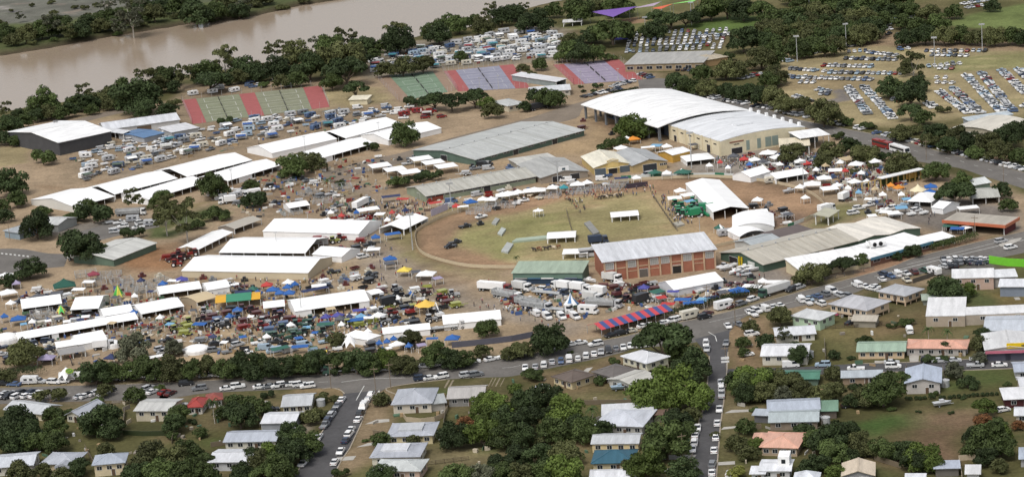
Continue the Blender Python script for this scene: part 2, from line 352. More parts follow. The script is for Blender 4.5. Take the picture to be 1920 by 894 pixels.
# river water
wm = bpy.data.materials.new('muddy_water'); wm.use_nodes = True; t = wm.node_tree; bs = t.nodes['Principled BSDF']
bs.inputs['Base Color'].default_value = (*c(172,154,134), 1); bs.inputs['Roughness'].default_value = 0.13; bs.inputs['IOR'].default_value = 1.33
tc = t.nodes.new('ShaderNodeTexCoord'); nz = t.nodes.new('ShaderNodeTexNoise'); nz.inputs['Scale'].default_value = 0.6; nz.inputs['Detail'].default_value = 4
bp = t.nodes.new('ShaderNodeBump'); bp.inputs['Strength'].default_value = 0.22; bp.inputs['Distance'].default_value = 0.3
t.links.new(tc.outputs['Object'], nz.inputs['Vector']); t.links.new(nz.outputs['Fac'], bp.inputs['Height']); t.links.new(bp.outputs[0], bs.inputs['Normal'])
mb = MB(); xs = [q[0] for q in RIVER]; ys = [q[1] for q in RIVER]
mb.poly([(x, y, WATER_Z) for (x, y) in ((min(xs)-60, min(ys)-60), (max(xs)+60, min(ys)-60), (max(xs)+60, max(ys)+60), (min(xs)-60, max(ys)+60))])
tag(build('river_water', mb, wm), kind='structure')
# ------------------------------------------------------------------ roads
ASPH = mat('asphalt', c(122,118,113), 0.9, 0.22, 0.12, fine=0.10, spec=0.2); ASPH2 = mat('brown_asphalt', c(140,128,114), 0.92, 0.25, 0.1, fine=0.1, spec=0.2)
LINE = mat('road_paint', (0.6, 0.6, 0.57), 0.8, 0.3, 0.8); KERB = mat('kerb_concrete', c(176,164,146), 0.9, 0.2, 0.5)
def smooth_px(pts, n=4):
    out = []
    for i in range(len(pts)-1):
        p0, p1, p2, p3 = pts[max(i-1, 0)], pts[i], pts[i+1], pts[min(i+2, len(pts)-1)]
        for k in range(n):
            t = k/n; out.append(tuple(0.5*((2*p1[a])+(-p0[a]+p2[a])*t+(2*p0[a]-5*p1[a]+4*p2[a]-p3[a])*t*t+(-p0[a]+3*p1[a]-3*p2[a]+p3[a])*t**3) for a in (0, 1)))
    return out+[pts[-1]]
def sheet(name, px, z, m):
    import mathutils.geometry as mg
    pts = [U(p) for p in px]; tri = mg.tessellate_polygon([[Vector((p.x, p.y, 0)) for p in pts]])
    mb = MB(); mb.v = [(p.x, p.y, z) for p in pts]; mb.f = [tuple(f) for f in tri]; mb.m = [0]*len(tri)
    return tag(build(name, mb, m), kind='structure')
def kerb(px, name='kerb', h=0.14, wd=0.35, m=None):
    pts = [U(p) for p in px]; mb = MB(); L, R = [], []
    for i, p in enumerate(pts):
        d = (pts[min(i+1, len(pts)-1)]-pts[max(i-1, 0)]).normalized(); n = Vector((-d.y, d.x, 0))*wd/2; L.append(p+n); R.append(p-n)
    for i in range(len(pts)-1):
        mb.hexa([L[i], L[i+1], R[i+1], R[i]], [q+Vector((0, 0, h)) for q in (L[i], L[i+1], R[i+1], R[i])])
    return tag(build(name, mb, m or KERB), kind='structure')
MAIN_U = smooth_px([(-700,776),(-160,738),(0,727),(160,722),(320,717),(514,706),(695,698),(782,691),(900,676),(960,671),(1071,648),(1175,630),(1228,614),(1289,601),(1341,590),(1373,582),(1500,547),(1600,521),(1667,502),(1727,480),(1868,446),(1920,434),(2060,402),(2500,302)])
MAIN_L = smooth_px([(2500,338),(2060,440),(1920,474),(1852,487),(1751,509),(1647,531),(1593,552),(1480,578),(1400,592),(1368,622)])+smooth_px([(1302,642),(1250,648),(1195,652),(1161,662),(1101,676),(1027,691),(960,705),(916,707),(836,711),(782,717),(728,727),(712,735)])+smooth_px([(645,742),(638,731),(622,727),(481,732),(383,737),(300,748),(150,752),(0,757),(-160,768),(-700,812)])
sheet('main_road', MAIN_U+MAIN_L, 0.03, ASPH)
STA_L = [(645,738),(632,765),(606,806),(580,845),(560,880),(540,905)]; STA_R = [(712,731),(690,757),(677,795),(656,840),(639,865),(619,905)]
sheet('side_street', STA_L+STA_R[::-1], 0.05, mat('asphalt_dark', c(92,91,92), 0.9, 0.2, 0.12, fine=0.1, spec=0.2))
STB_L = [(1302,636),(1330,668),(1329,695),(1321,762),(1311,785),(1306,830),(1298,850),(1288,910)]; STB_R = [(1368,618),(1365,660),(1363,695),(1361,721),(1356,762),(1351,795),(1346,856),(1342,910)]
sheet('cross_street', STB_L+STB_R[::-1], 0.054, MATS['asphalt_dark'])
BK_U = [(1358,692),(1480,689),(1600,682),(1707,679),(1822,673),(1920,671),(2060,667),(2500,650)]; BK_L = [(2500,672),(2060,687),(1920,690),(1815,694),(1600,699),(1480,704),(1358,708)]
sheet('back_street', BK_U+BK_L, 0.058, MATS['asphalt_dark'])
EX_U = smooth_px([(1196,150),(1250,148),(1310,167),(1370,187),(1440,206),(1490,223),(1574,240),(1628,250),(1692,265),(1776,288),(1860,307),(1920,324),(2060,360),(2160,388)]); EX_L = smooth_px([(2160,430),(2060,398),(1920,354),(1843,330),(1796,315),(1702,299),(1608,270),(1554,252),(1420,214),(1300,184),(1200,170)])
sheet('arena_road', EX_U+EX_L, 0.036, ASPH)
sheet('showground_road', smooth_px([(1210,158),(1060,200),(990,222),(850,258),(760,285),(690,300),(600,325)])+smooth_px([(610,345),(690,322),(780,300),(870,272),(1000,240),(1080,222),(1100,200),(1205,172)]), 0.034, ASPH2)
sheet('river_road', smooth_px([(110,232),(150,222),(215,206),(260,198)])+smooth_px([(264,206),(220,214),(155,230),(120,240)]), 0.034, ASPH2)
sheet('yard_road', smooth_px([(-60,470),(30,466),(90,475),(130,476)])+smooth_px([(120,500),(60,505),(20,512),(-60,530)]), 0.036, ASPH)
sheet('parking_yard', [(130,440),(200,420),(280,410),(300,425),(240,437),(190,450)], 0.036, ASPH)
for q in ([(1372,768),(1412,767),(1412,771),(1358,774)], [(690,830),(700,829),(700,834),(668,838)], [(1357,800),(1400,797),(1400,800),(1352,805)], [(706,786),(730,785),(730,790),(684,795)], [(1100,690),(1112,688),(1100,700),(1085,702)], [(300,742),(318,741),(312,750),(296,750)], [(1640,676),(1660,676),(1660,681),(1640,681)]): sheet('concrete_driveway', q, 0.03, CONC)
sheet('concrete_driveway', [(1700,640),(1726,640),(1722,678),(1706,678)], 0.062, CONC)
sheet('concrete_driveway', [(1238,853),(1306,852),(1300,861),(1238,861)], 0.06, CONC)
sheet('concrete_driveway', [(632,857),(668,854),(662,862),(626,864)], 0.06, CONC)
sheet('concrete_driveway', [(1346,866),(1378,864),(1378,870),(1345,872)], 0.06, CONC)
for k in ((834,838),(842,846),(917,919),(923,925),(930,933),(939,941)):
    y1, y2 = (712,727) if k[0] < 900 else (708,724)
    sheet('wheel_track', [(k[0]+6, y1), (k[1]+6, y1), (k[1]-2.6, y2), (k[0]-2, y2)], 0.03, mat('worn_wheel_track', c(150,138,116), 0.95, 0.4, 0.6))
for q in (smooth_px([(745,740),(724,728),(782,717.5),(836,711.5)]), STA_L[1:], STA_R[:], smooth_px([(604,729),(622,727),(638,731),(646,738)]), STB_L[1:], STB_R[1:], BK_U[2:6], BK_L[2:5], MAIN_U[34:74], MAIN_U[74:-8], EX_U[12:-8], MAIN_U[14:34]): kerb(q)
def line(px, z, wd, name='road_marking'):
    pts = [U(p) for p in px]; mb = MB()
    for i in range(len(pts)-1):
        d = (pts[i+1]-pts[i]).normalized(); n = Vector((-d.y, d.x, 0))*wd/2
        mb.poly([(q.x, q.y, z) for q in (pts[i]+n, pts[i+1]+n, pts[i+1]-n, pts[i]-n)])
    return tag(build(name, mb, LINE), kind='structure')
line([(683,723),(675,737),(668,750)], 0.07, 0.25); line([(1328,622),(1341,630),(1344,640)], 0.07, 0.25)
line(smooth_px([(1650,514),(1750,490),(1850,466),(1920,450)]), 0.045, 0.3); line(smooth_px([(1700,496),(1800,472),(1900,446)]), 0.045, 0.2)
line(smooth_px([(640,716),(690,710),(760,708)]), 0.045, 0.25)
line(smooth_px([(1330,604),(1420,583),(1520,556),(1620,528)]), 0.045, 0.15)
sheet('traffic_island', smooth_px([(1872,459),(1895,450),(1916,447),(1905,455),(1880,463),(1872,459)]), 0.16, CONC)
for k in range(7): sheet('road_marking', [(2+k*8, 474+k*0.9), (6+k*8, 474.4+k*0.9), (6+k*8, 476.6+k*0.9), (2+k*8, 476.2+k*0.9)], 0.06, LINE)

def dashes(px, z=0.046, on=3.0, off=7.0):
    pts = [U(p) for p in px]; mb = MB(); acc = 0.0
    for i in range(len(pts)-1):
        a, b = pts[i], pts[i+1]; L_ = (b-a).length; d = (b-a)/L_; n = Vector((-d.y, d.x, 0))*0.09; s_ = 0.0
        while s_+on < L_: p, q = a+d*s_, a+d*(s_+on); mb.poly([(v.x, v.y, z) for v in (p+n, q+n, q-n, p-n)]); s_ += on+off
    return tag(build('road_marking', mb, LINE), kind='structure')
dashes([(0,741),(300,731),(620,715)]); dashes([(760,704),(960,688),(1180,641),(1300,612)]); dashes([(1400,585),(1560,543),(1680,506)]); dashes([(1330,180),(1440,208),(1600,258),(1800,302),(1920,338)], 0.05)
# ------------------------------------------------------------------ buildings and marquees
def rect(A, B, C=None, D=None, he=3.0):
    a, b = U(A, he), U(B, he); u = Vector((b.x-a.x, b.y-a.y)); L = u.length; u /= L; n = Vector((-u.y, u.x))
    if C is not None: q = U(C, he); d = (q.x-b.x)*n.x+(q.y-b.y)*n.y
    else: q = U(D, he); d = (q.x-a.x)*n.x+(q.y-a.y)*n.y
    return Vector((a.x, a.y, 0)), math.atan2(u.y, u.x), L, max(d, 2.0)
def profile(kind, W, he, rise, o):     # cross-section of the roof over 0..W
    if kind == 'g':
        s_ = rise/(W/2); return [(-o, he-o*s_), (W/2, he+rise), (W+o, he-o*s_)]
    if kind == 'a':
        n = 10; R = (W*W/4+rise*rise)/(2*rise); pts = []
        for i in range(n+1):
            x = -o+(W+2*o)*i/n; pts.append((x, he+rise-R+math.sqrt(max(R*R-(x-W/2)**2, 0))))
        return pts
    if kind == 's': return [(-o, he-o*rise/W), (W+o, he+rise+o*rise/W)]
    if kind == 'w':                    # row of small gables
        n = max(2, round(W/14)); pts = []
        for i in range(n): pts += [(W*i/n-(o if i == 0 else 0), he), (W*(i+0.5)/n, he+rise)]
        return pts+[(W+o, he)]
    return [(-o, he), (W+o, he)]
def zat(pr, x):
    for i in range(len(pr)-1):
        if pr[i][0] <= x <= pr[i+1][0]:
            t = (x-pr[i][0])/(pr[i+1][0]-pr[i][0]+1e-9); return pr[i][1]*(1-t)+pr[i+1][1]*t
    return pr[-1][1]
def roof_panel(pr, ax, l0, l1, th):    # slab following profile pr; ax 'x': ridge along x from l0 to l1
    mb = MB(); top = pr; bot = [(a, z-th) for (a, z) in pr]
    out = top+bot[::-1]
    if ax == 'x': mb.extr([(l0, a, z) for (a, z) in out], (l1-l0, 0, 0))
    else: mb.extr([(a, l0, z) for (a, z) in out], (0, l1-l0, 0))
    return mb
def hip_roof(L, D, he, rise, o, th):
    mb = MB(); e = [(-o, -o), (L+o, -o), (L+o, D+o), (-o, D+o)]; zb = he
    if L >= D: r = [(D/2, D/2), (L-D/2, D/2)]
    else: r = [(L/2, L/2), (L/2, D-L/2)]
    zt = he+rise; E = [(x, y, zb) for (x, y) in e]; G = [(x, y, zb-th) for (x, y) in e]; R = [(x, y, zt) for (x, y) in r]
    if L >= D: fs = ([E[0], E[1], R[1], R[0]], [E[1], E[2], R[1]], [E[2], E[3], R[0], R[1]], [E[3], E[0], R[0]])
    else: fs = ([E[0], E[1], R[0]], [E[1], E[2], R[1], R[0]], [E[2], E[3], R[1]], [E[3], E[0], R[0], R[1]])
    for f in fs: mb.poly(f)
    for i in range(4): mb.poly([G[i], G[(i+1) % 4], E[(i+1) % 4], E[i]])
    mb.poly(G[::-1]); return mb
def window_mesh(wd, ht, key={}):
    k = (round(wd, 1), round(ht, 1))
    if k not in key:
        mb = MB(); mb.box(-wd/2-0.1, wd/2+0.1, -0.06, 0.02, -0.1, ht+0.1, 0); mb.box(-0.04, 0.04, -0.11, -0.05, -0.05, ht, 0); pn = MB(); pn.box(-wd/2, wd/2, -0.09, -0.055, 0, ht, 0)
        key[k] = (mb.mesh('window', [WINFR]), pn.mesh('pane', [GLASS]))
    return key[k]
def door_mesh(wd, ht, m, key={}):
    k = (round(wd, 1), round(ht, 1), m.name)
    if k not in key:
        mb = MB(); mb.box(-wd/2-0.12, wd/2+0.12, -0.05, 0.02, 0, ht+0.12, 0); mb.box(-wd/2, wd/2, -0.09, -0.045, 0, ht, 1)
        for i in range(1, 5): mb.box(-wd/2, wd/2, -0.11, -0.085, ht*i/5-0.03, ht*i/5+0.03, 1)
        key[k] = mb.mesh('door', [WINFR, m])
    return key[k]
SIDE = {'f': (0, lambda L, D, u: (u*L, 0)), 'r': (math.pi/2, lambda L, D, u: (L, u*D)), 'b': (math.pi, lambda L, D, u: (L-u*L, D)), 'l': (-math.pi/2, lambda L, D, u: (0, D-u*D))}
def on_side(t, name, me, side, u, z, L, D, off=0.0):
    pn = None
    if isinstance(me, tuple): me, pn = me
    rz, f = SIDE[side]; x, y = f(L, D, u); o = link(name, me, t, (x+off*math.sin(rz), y-off*math.cos(rz), z), rz)
    if pn: link('pane', pn, o)
    return o
def bld(name, label, cat, A, B, C=None, D=None, he=4.0, rise=1.5, roof='gx', wall=c(205,200,185), rc=c(200,200,205), ov=0.5, opens='', wins=(), doors=(), posts=0, stilts=0.0, group=None, th=0.18, panels=0, ridge=True, walls=True, tent=False, foot=True):
    loc, rz, L, Dp = rect(A, B, C, D, he); D_ = Dp
    t = thing(name, label, cat, loc, rz, group)
    if foot: FOOT.append((loc.x, loc.y, math.cos(rz), math.sin(rz), L, D_))
    cq = loc+Vector((math.cos(rz)*L/2-math.sin(rz)*D_/2, math.sin(rz)*L/2+math.cos(rz)*D_/2, 0)); NAMED.append((cq.x, cq.y, short(label)))
    ax = 'y' if roof.endswith('y') else 'x'; k = roof[0]
    W_, len_ = (D_, L) if ax == 'x' else (L, D_)
    rm = cm('cloth' if tent else 'roof', rc); wm_ = cm('cloth' if tent else 'wall', wall)
    pr = None
    rf = None
    if k in ('h', 'p'):
        rf = build('roof', hip_roof(L, D_, he, rise, ov, th), rm, t)
        if not tent and rise > 0.7 and max(L, D_) > 7:
            a, b = ((D_/2, D_/2), (L-D_/2, D_/2)) if L >= D_ else ((L/2, L/2), (L/2, D_-L/2)); mb = MB(); mb.tube((a[0]-0.05, a[1]-0.05, he+rise), (b[0]+0.05, b[1]+0.05, he+rise), 0.16, 0.16, 5)
            for (x, y) in ((-ov, -ov), (L+ov, -ov), (L+ov, D_+ov), (-ov, D_+ov)):
                q = a if ((x < L/2) if L >= D_ else (y < D_/2)) else b; mb.tube((x, y, he+0.02), (q[0], q[1], he+rise), 0.12, 0.12, 4)
            build('ridge_cap', mb, cm('plain', tuple(min(v*1.12, 0.85) for v in rc)), rf)
    else:
        pr = profile(k, W_, he, rise, ov)
        if panels:
            for i in range(panels):
                g = 0.05; a = -ov+(len_+2*ov)*i/panels; b = -ov+(len_+2*ov)*(i+1)/panels
                build('roof_panel', roof_panel(pr, ax, a+g, b-g, th), rm, t)
                if i: 
                    rr = build('roof_rib', roof_panel([(q, z-0.02) for (q, z) in pr], ax, a-g-0.02, a+g+0.02, th), cm('plain', tuple(v*0.55 for v in rc)), t)
        else: rf = build('roof', roof_panel(pr, ax, -ov, len_+ov, th), rm, t)
        if ridge and k == 'g' and not tent:
            mb = MB(); z = he+rise
            if ax == 'x': mb.box(-ov, L+ov, W_/2-0.25, W_/2+0.25, z-0.08, z+0.06)
            else: mb.box(W_/2-0.25, W_/2+0.25, -ov, D_+ov, z-0.08, z+0.06)
            build('ridge_cap', mb, cm('plain', tuple(v*0.8 for v in rc)), rf or t)
    tw = 0.15
    def ztop(x, y):
        if pr is None: return he-0.02
        return zat(pr, y if ax == 'x' else x)-th-0.01
    if walls:
        mb = MB(); zb = stilts
        def seg(side):
            n = 8
            if side in 'fb':
                y = 0 if side == 'f' else D_-tw; pts = [(0, y, zb), (L, y, zb)]
                xs = [L*(1-i/n) for i in range(n+1)]
                if ax == 'y' and pr: xs = sorted(set([L, 0]+[a for (a, z) in pr if 0 < a < L]), reverse=True)
                else: xs = [L, 0]
                pts += [(x, y, ztop(x, y if side == 'f' else D_)) for x in xs]; mb.extr(pts, (0, tw, 0))
            else:
                x = 0 if side == 'l' else L-tw; ys = [D_-tw, tw]
                if ax == 'x' and pr: ys = sorted(set([D_-tw, tw]+[a for (a, z) in pr if tw < a < D_-tw]), reverse=True)
                mb.extr([(x, tw, zb), (x, D_-tw, zb)]+[(x, y, ztop(x, y)) for y in ys], (tw, 0, 0))
        for s_ in 'fblr':
            if s_ not in opens: seg(s_)
        if mb.f: build('wall', mb, wm_, t)
        if stilts:
            fl = MB(); fl.box(0.02, L-0.02, 0.02, D_-0.02, stilts-0.2, stilts); build('floor_slab', fl, WOOD, t)
    # posts along the open sides
    if posts or opens or stilts:
        pz = he-0.1 if opens else stilts
        pm = MB(); pm.box(-0.11, 0.11, -0.11, 0.11, 0, pz); pme = pm.mesh('post', POSTW if (tent or opens) else cm('wall', wall))
        spots = set(); sp = posts or 5.0
        for s_ in (opens or 'fblr'):
            n = max(1, round((L if s_ in 'fb' else D_)/sp))
            for i in range(n+1):
                u = i/n
                spots.add({'f': (round(u*L, 2), 0.15), 'b': (round(u*L, 2), round(D_-0.15, 2)), 'l': (0.15, round(u*D_, 2)), 'r': (round(L-0.15, 2), round(u*D_, 2))}[s_])
        for (x, y) in spots: link('post', pme, t, (x, y, 0))
    for w_ in wins:                    # (side, [u...], width, height, sill)
        us = w_[1] if isinstance(w_[1], (list, tuple)) else [(i+0.5)/w_[1] for i in range(w_[1])]
        for u in us: on_side(t, 'window', window_mesh(w_[2], w_[3]), w_[0], u, w_[4], L, D_)
    for d_ in doors:                   # (side, u, width, height, colour)
        on_side(t, 'door', door_mesh(d_[2], d_[3], cm('paint', d_[4] if len(d_) > 4 else (0.03, 0.03, 0.035))), d_[0], d_[1], stilts, L, D_)
    return t, L, D_
WHITE = (0.84, 0.84, 0.83)
def marquee(label, A, B, C=None, D=None, he=3.0, rise=2.0, roof='gx', rc=WHITE, wall=WHITE, opens='f', posts=5.0, cat='marquee', name='marquee', bays=(), panels=0, group=None, ov=0.25):
    he = he*0.78; rise = rise*0.85
    t, L, D_ = bld(name, label, cat, A, B, C, D, he, rise, roof, wall, rc, ov, opens, posts=posts, tent=True, th=0.08, panels=panels, group=group)
    for (s_, u0_, u1_) in bays:        # closed wall panels on an otherwise open side
        W_ = (L if s_ in 'fb' else D_); mb = MB(); mb.box(0, (u1_-u0_)*W_-0.1, -0.03, 0.05, 0, he-0.1)
        on_side(t, 'wall_panel', mb.mesh('wall_panel', cm('cloth', wall)), s_, u0_, 0, L, D_)
    return t, L, D_
def canopy_thing(name, label, px, wpx, col, kind='pyr', hgt=2.3, rise=1.2, rz=None, group=None, asp=1.0, cat='gazebo', col2=None):
    w_ = wpx/S(px); rz = random.uniform(-0.5, 0.5) if rz is None else rz
    h2 = hgt+rise*0.4; loc = U(px, h2); loc = Vector((loc.x, loc.y, 0))
    t = thing(name, label, cat, loc, rz, group); a, b = w_/2/1.15, w_/2*asp/1.15
    if not group: NAMED.append((loc.x, loc.y, short(label)))
    FOOT.append((loc.x-a, loc.y-b, 1, 0, 2*a, 2*b))
    m_ = cm('cloth', col)
    if kind == 'pyr':
        mb = MB(); E = [(-a, -b), (a, -b), (a, b), (-a, b)]
        for i in range(4):
            p, q = E[i], E[(i+1) % 4]
            mb.poly([(p[0], p[1], hgt), (q[0], q[1], hgt), (q[0]*0.3, q[1]*0.3, hgt+rise*0.6), (p[0]*0.3, p[1]*0.3, hgt+rise*0.6)])
            mb.poly([(p[0]*0.3, p[1]*0.3, hgt+rise*0.6), (q[0]*0.3, q[1]*0.3, hgt+rise*0.6), (0, 0, hgt+rise)])
            mb.poly([(p[0], p[1], hgt-0.3), (q[0], q[1], hgt-0.3), (q[0], q[1], hgt), (p[0], p[1], hgt)])
        build('canopy', mb, m_, t); legs = [(x*0.97, y*0.97) for (x, y) in E]
    elif kind == 'dome':
        mb = MB(); n = 14; prof = [(a*math.cos(i*math.pi/2/5), hgt*0.5+rise*math.sin(i*math.pi/2/5)+0.0) for i in range(6)]; prof[-1] = (0.05, prof[-1][1])
        mb.ring([(a, 0.0)]+prof, 16); build('canopy', mb, m_, t); legs = []
    elif kind in ('star', 'circus'):
        n = 6 if kind == 'star' else 8; N = n*2; mid = []; mb = MB(); outer = []
        for i in range(N):
            tip = i % 2 == 0; r = a if tip else a*(0.62 if kind == 'star' else 0.93); ang = 2*math.pi*i/N
            outer.append((r*math.cos(ang), r*math.sin(ang), (hgt*0.45 if kind == 'star' else hgt) if tip else hgt*(0.95 if kind == 'star' else 1.06)))
            mid.append((a*0.35*math.cos(ang), a*0.35*math.sin(ang), hgt+rise*0.5))
        for i in range(N):
            j = (i+1) % N; k_ = 1 if (col2 is not None and (i//2) % 2) else 0
            mb.poly([outer[i], outer[j], mid[j], mid[i]], k_); mb.poly([mid[i], mid[j], (0, 0, hgt+rise)], k_)
        build('canopy', mb, [m_, cm('cloth', col2 if col2 is not None else col)], t)
        legs = [(o_[0]*0.97, o_[1]*0.97) for o_ in outer[::2]]
        cp = MB(); cp.tube((0, 0, 0), (0, 0, hgt+rise+0.5), 0.06); build('centre_pole', cp, STEEL, t)
        if kind == 'star': legs = []
    else:                              # flat tarp or awning with a slight fall
        mb = MB(); mb.hexa([(-a, -b, hgt-0.06), (a, -b, hgt-0.06), (a, b, hgt+rise*0.4-0.06), (-a, b, hgt+rise*0.4-0.06)], [(-a, -b, hgt), (a, -b, hgt), (a, b, hgt+rise*0.4), (-a, b, hgt+rise*0.4)])
        build('canopy', mb, m_, t); legs = [(x*0.97, y*0.97) for (x, y) in ((-a, -b), (a, -b), (a, b), (-a, b))]
    lm = MB(); lm.box(-0.05, 0.05, -0.05, 0.05, 0, hgt+0.02); lme = lm.mesh('leg', POSTW)
    for (x, y) in legs: link('leg', lme, t, (x, y, 0))
    return t
# ------------------------------------------------------------------ templates that get copied
class Tpl:
    def __init__(s, name): s.name = name; s.parts = []; s.merged = None
    def add(s, pname, mb, mats, loc=(0, 0, 0)):
        mats = mats if isinstance(mats, (list, tuple)) else [mats]
        me = mb if not isinstance(mb, MB) else mb.mesh(pname, mats); s.parts.append((pname, me, loc, mb, mats)); return s
    def single(s):
        if s.merged is None:
            big = MB(); mats = []
            for (pn, me, loc, mb, ms) in s.parts:
                b = len(big.v); vs = mb.v if isinstance(mb, MB) else [tuple(v.co) for v in me.vertices]
                fs = mb.f if isinstance(mb, MB) else [tuple(p.vertices) for p in me.polygons]; fm = mb.m if isinstance(mb, MB) else [p.material_index for p in me.polygons]
                big.v += [(v[0]+loc[0], v[1]+loc[1], v[2]+loc[2]) for v in vs]; big.f += [tuple(i+b for i in f) for f in fs]
                mi = []
                for m in ms:
                    if m not in mats: mats.append(m)
                    mi.append(mats.index(m))
                big.m += [mi[i] for i in fm]
            s.big = big; s.bigmats = mats; s.merged = big.mesh(s.name, mats)
        return s.merged
    def put(s, loc, rz, label, cat, group, col=(1, 1, 1), parts=True, sc=1.0, name=None, z=0.0):
        L3 = (loc[0], loc[1], z)
        if parts:
            t = thing(name or s.name, label, cat, L3, rz, group); t.scale = (sc, sc, sc) if not isinstance(sc, tuple) else sc
            for (pn, me, l, mb, ms) in s.parts:
                o = link(pn, me, t, l); o.color = (*col, 1)
                if pn in ('posts', 'rails', 'crates', 'tine_row'): o['kind'] = 'stuff'
        else:
            t = link(name or s.name, s.single(), None, L3, rz); t.scale = (sc, sc, sc) if not isinstance(sc, tuple) else sc; t.color = (*col, 1); tag(t, label, cat, group)
        return t
def wheel_mb(r=0.33, w_=0.22):
    mb = MB(); mb.tube((0, -w_/2, 0), (0, w_/2, 0), r, r, 10, 0); mb.tube((0, -w_/2-0.01, 0), (0, w_/2+0.01, 0), r*0.55, r*0.55, 8, 1); return mb
WM = wheel_mb()
def car_tpl(name, L, W, lower, cab, hcab, hroof, cargo=None):
    t = Tpl(name); mb = MB(); y = W/2
    b = len(mb.v)
    # lower body with slightly tucked sides
    outline = lower
    ins = [(x, z) for (x, z) in outline]; n = len(ins)
    for (yy, k) in ((-y, 0), (-y*0.6, 1), (y*0.6, 1), (y, 0)):
        for (x, z) in ins: mb.v.append((x*(0.985 if k == 0 else 1.0), yy, z))
    for s_ in range(3):
        for i in range(n):
            j = (i+1) % n; mb.f.append((b+s_*n+i, b+s_*n+j, b+(s_+1)*n+j, b+(s_+1)*n+i)); mb.m.append(0)
    mb.f.append(tuple(b+i for i in reversed(range(n)))); mb.m.append(0); mb.f.append(tuple(b+3*n+i for i in range(n))); mb.m.append(0)
    x0, x1, x2, x3 = cab               # cabin: base rear, roof rear, roof front, base front
    yt = y*0.78
    mb.hexa([(x1-0.04, -yt-0.02, hroof-0.05), (x2+0.04, -yt-0.02, hroof-0.05), (x2+0.04, yt+0.02, hroof-0.05), (x1-0.04, yt+0.02, hroof-0.05)], [(x1+0.1, -yt+0.1, hroof+0.03), (x2-0.1, -yt+0.1, hroof+0.03), (x2-0.1, yt-0.1, hroof+0.03), (x1+0.1, yt-0.1, hroof+0.03)])
    for (xa, xb) in ((x0*0.45+x3*0.55-0.05, x1*0.45+x2*0.55-0.05),):
        for s_ in (-1, 1): mb.hexa([(xa, s_*(y*0.93)-0.03, hcab), (xa+0.1, s_*(y*0.93)-0.03, hcab), (xa+0.1, s_*(y*0.93)+0.03, hcab), (xa, s_*(y*0.93)+0.03, hcab)], [(xb, s_*yt-0.03, hroof), (xb+0.1, s_*yt-0.03, hroof), (xb+0.1, s_*yt+0.03, hroof), (xb, s_*yt+0.03, hroof)])
    if cargo: mb.box(*cargo, 0)
    mb.box(L/2-0.12, L/2-0.0, -y*0.86, -y*0.5, 0.6, 0.74, 1); mb.box(L/2-0.12, L/2-0.0, y*0.5, y*0.86, 0.6, 0.74, 1)
    mb.box(-L/2, -L/2+0.1, -y*0.9, -y*0.6, 0.68, 0.85, 2); mb.box(-L/2, -L/2+0.1, y*0.6, y*0.9, 0.68, 0.85, 2)
    t.add('body', mb, [PAINT, WINFR, cm('paint', (0.25, 0.01, 0.01))])
    g = MB(); g.hexa([(x0, -y*0.92, hcab-0.01), (x3, -y*0.92, hcab-0.01), (x3, y*0.92, hcab-0.01), (x0, y*0.92, hcab-0.01)], [(x1, -yt, hroof-0.02), (x2, -yt, hroof-0.02), (x2, yt, hroof-0.02), (x1, yt, hroof-0.02)])
    t.add('window_glass', g, GLASS)
    for (x, s_) in ((L*0.3, 1), (L*0.3, -1), (-L*0.29, 1), (-L*0.29, -1)): t.add('wheel', WM, [TYRE, STEEL], (x, s_*(y-0.1), 0.33))
    return t
SEDAN = car_tpl('parked_car', 4.7, 1.82, [(-2.35,0.32),(2.3,0.32),(2.35,0.62),(2.2,0.82),(1.05,0.98),(-1.7,1.02),(-2.3,0.95)], (-1.75,-1.0,0.35,1.15), 0.97, 1.43)
WAGON = car_tpl('parked_car', 4.8, 1.9, [(-2.4,0.38),(2.35,0.38),(2.4,0.75),(2.2,1.0),(1.1,1.13),(-2.35,1.15),(-2.42,0.9)], (-2.3,-2.05,0.45,1.15), 1.12, 1.78)
HATCH = car_tpl('parked_car', 4.1, 1.75, [(-2.05,0.33),(2.0,0.33),(2.05,0.62),(1.9,0.85),(0.95,0.98),(-1.9,1.02),(-2.05,0.9)], (-1.9,-1.45,0.35,1.1), 0.97, 1.48)
UTE = car_tpl('parked_ute', 5.2, 1.88, [(-2.6,0.45),(2.5,0.45),(2.6,0.8),(2.45,1.02),(1.45,1.12),(0.0,1.12),(-0.05,0.95),(-2.6,0.95)], (-0.15,0.1,1.0,1.65), 1.1, 1.76)
VAN = car_tpl('parked_van', 5.3, 1.95, [(-2.65,0.35),(2.6,0.35),(2.65,0.8),(2.4,1.1),(1.9,1.25),(-2.6,1.25)], (-2.6,-2.5,1.2,1.95), 1.22, 2.05, (-2.55,0.4,-0.965,0.965,1.2,2.0))
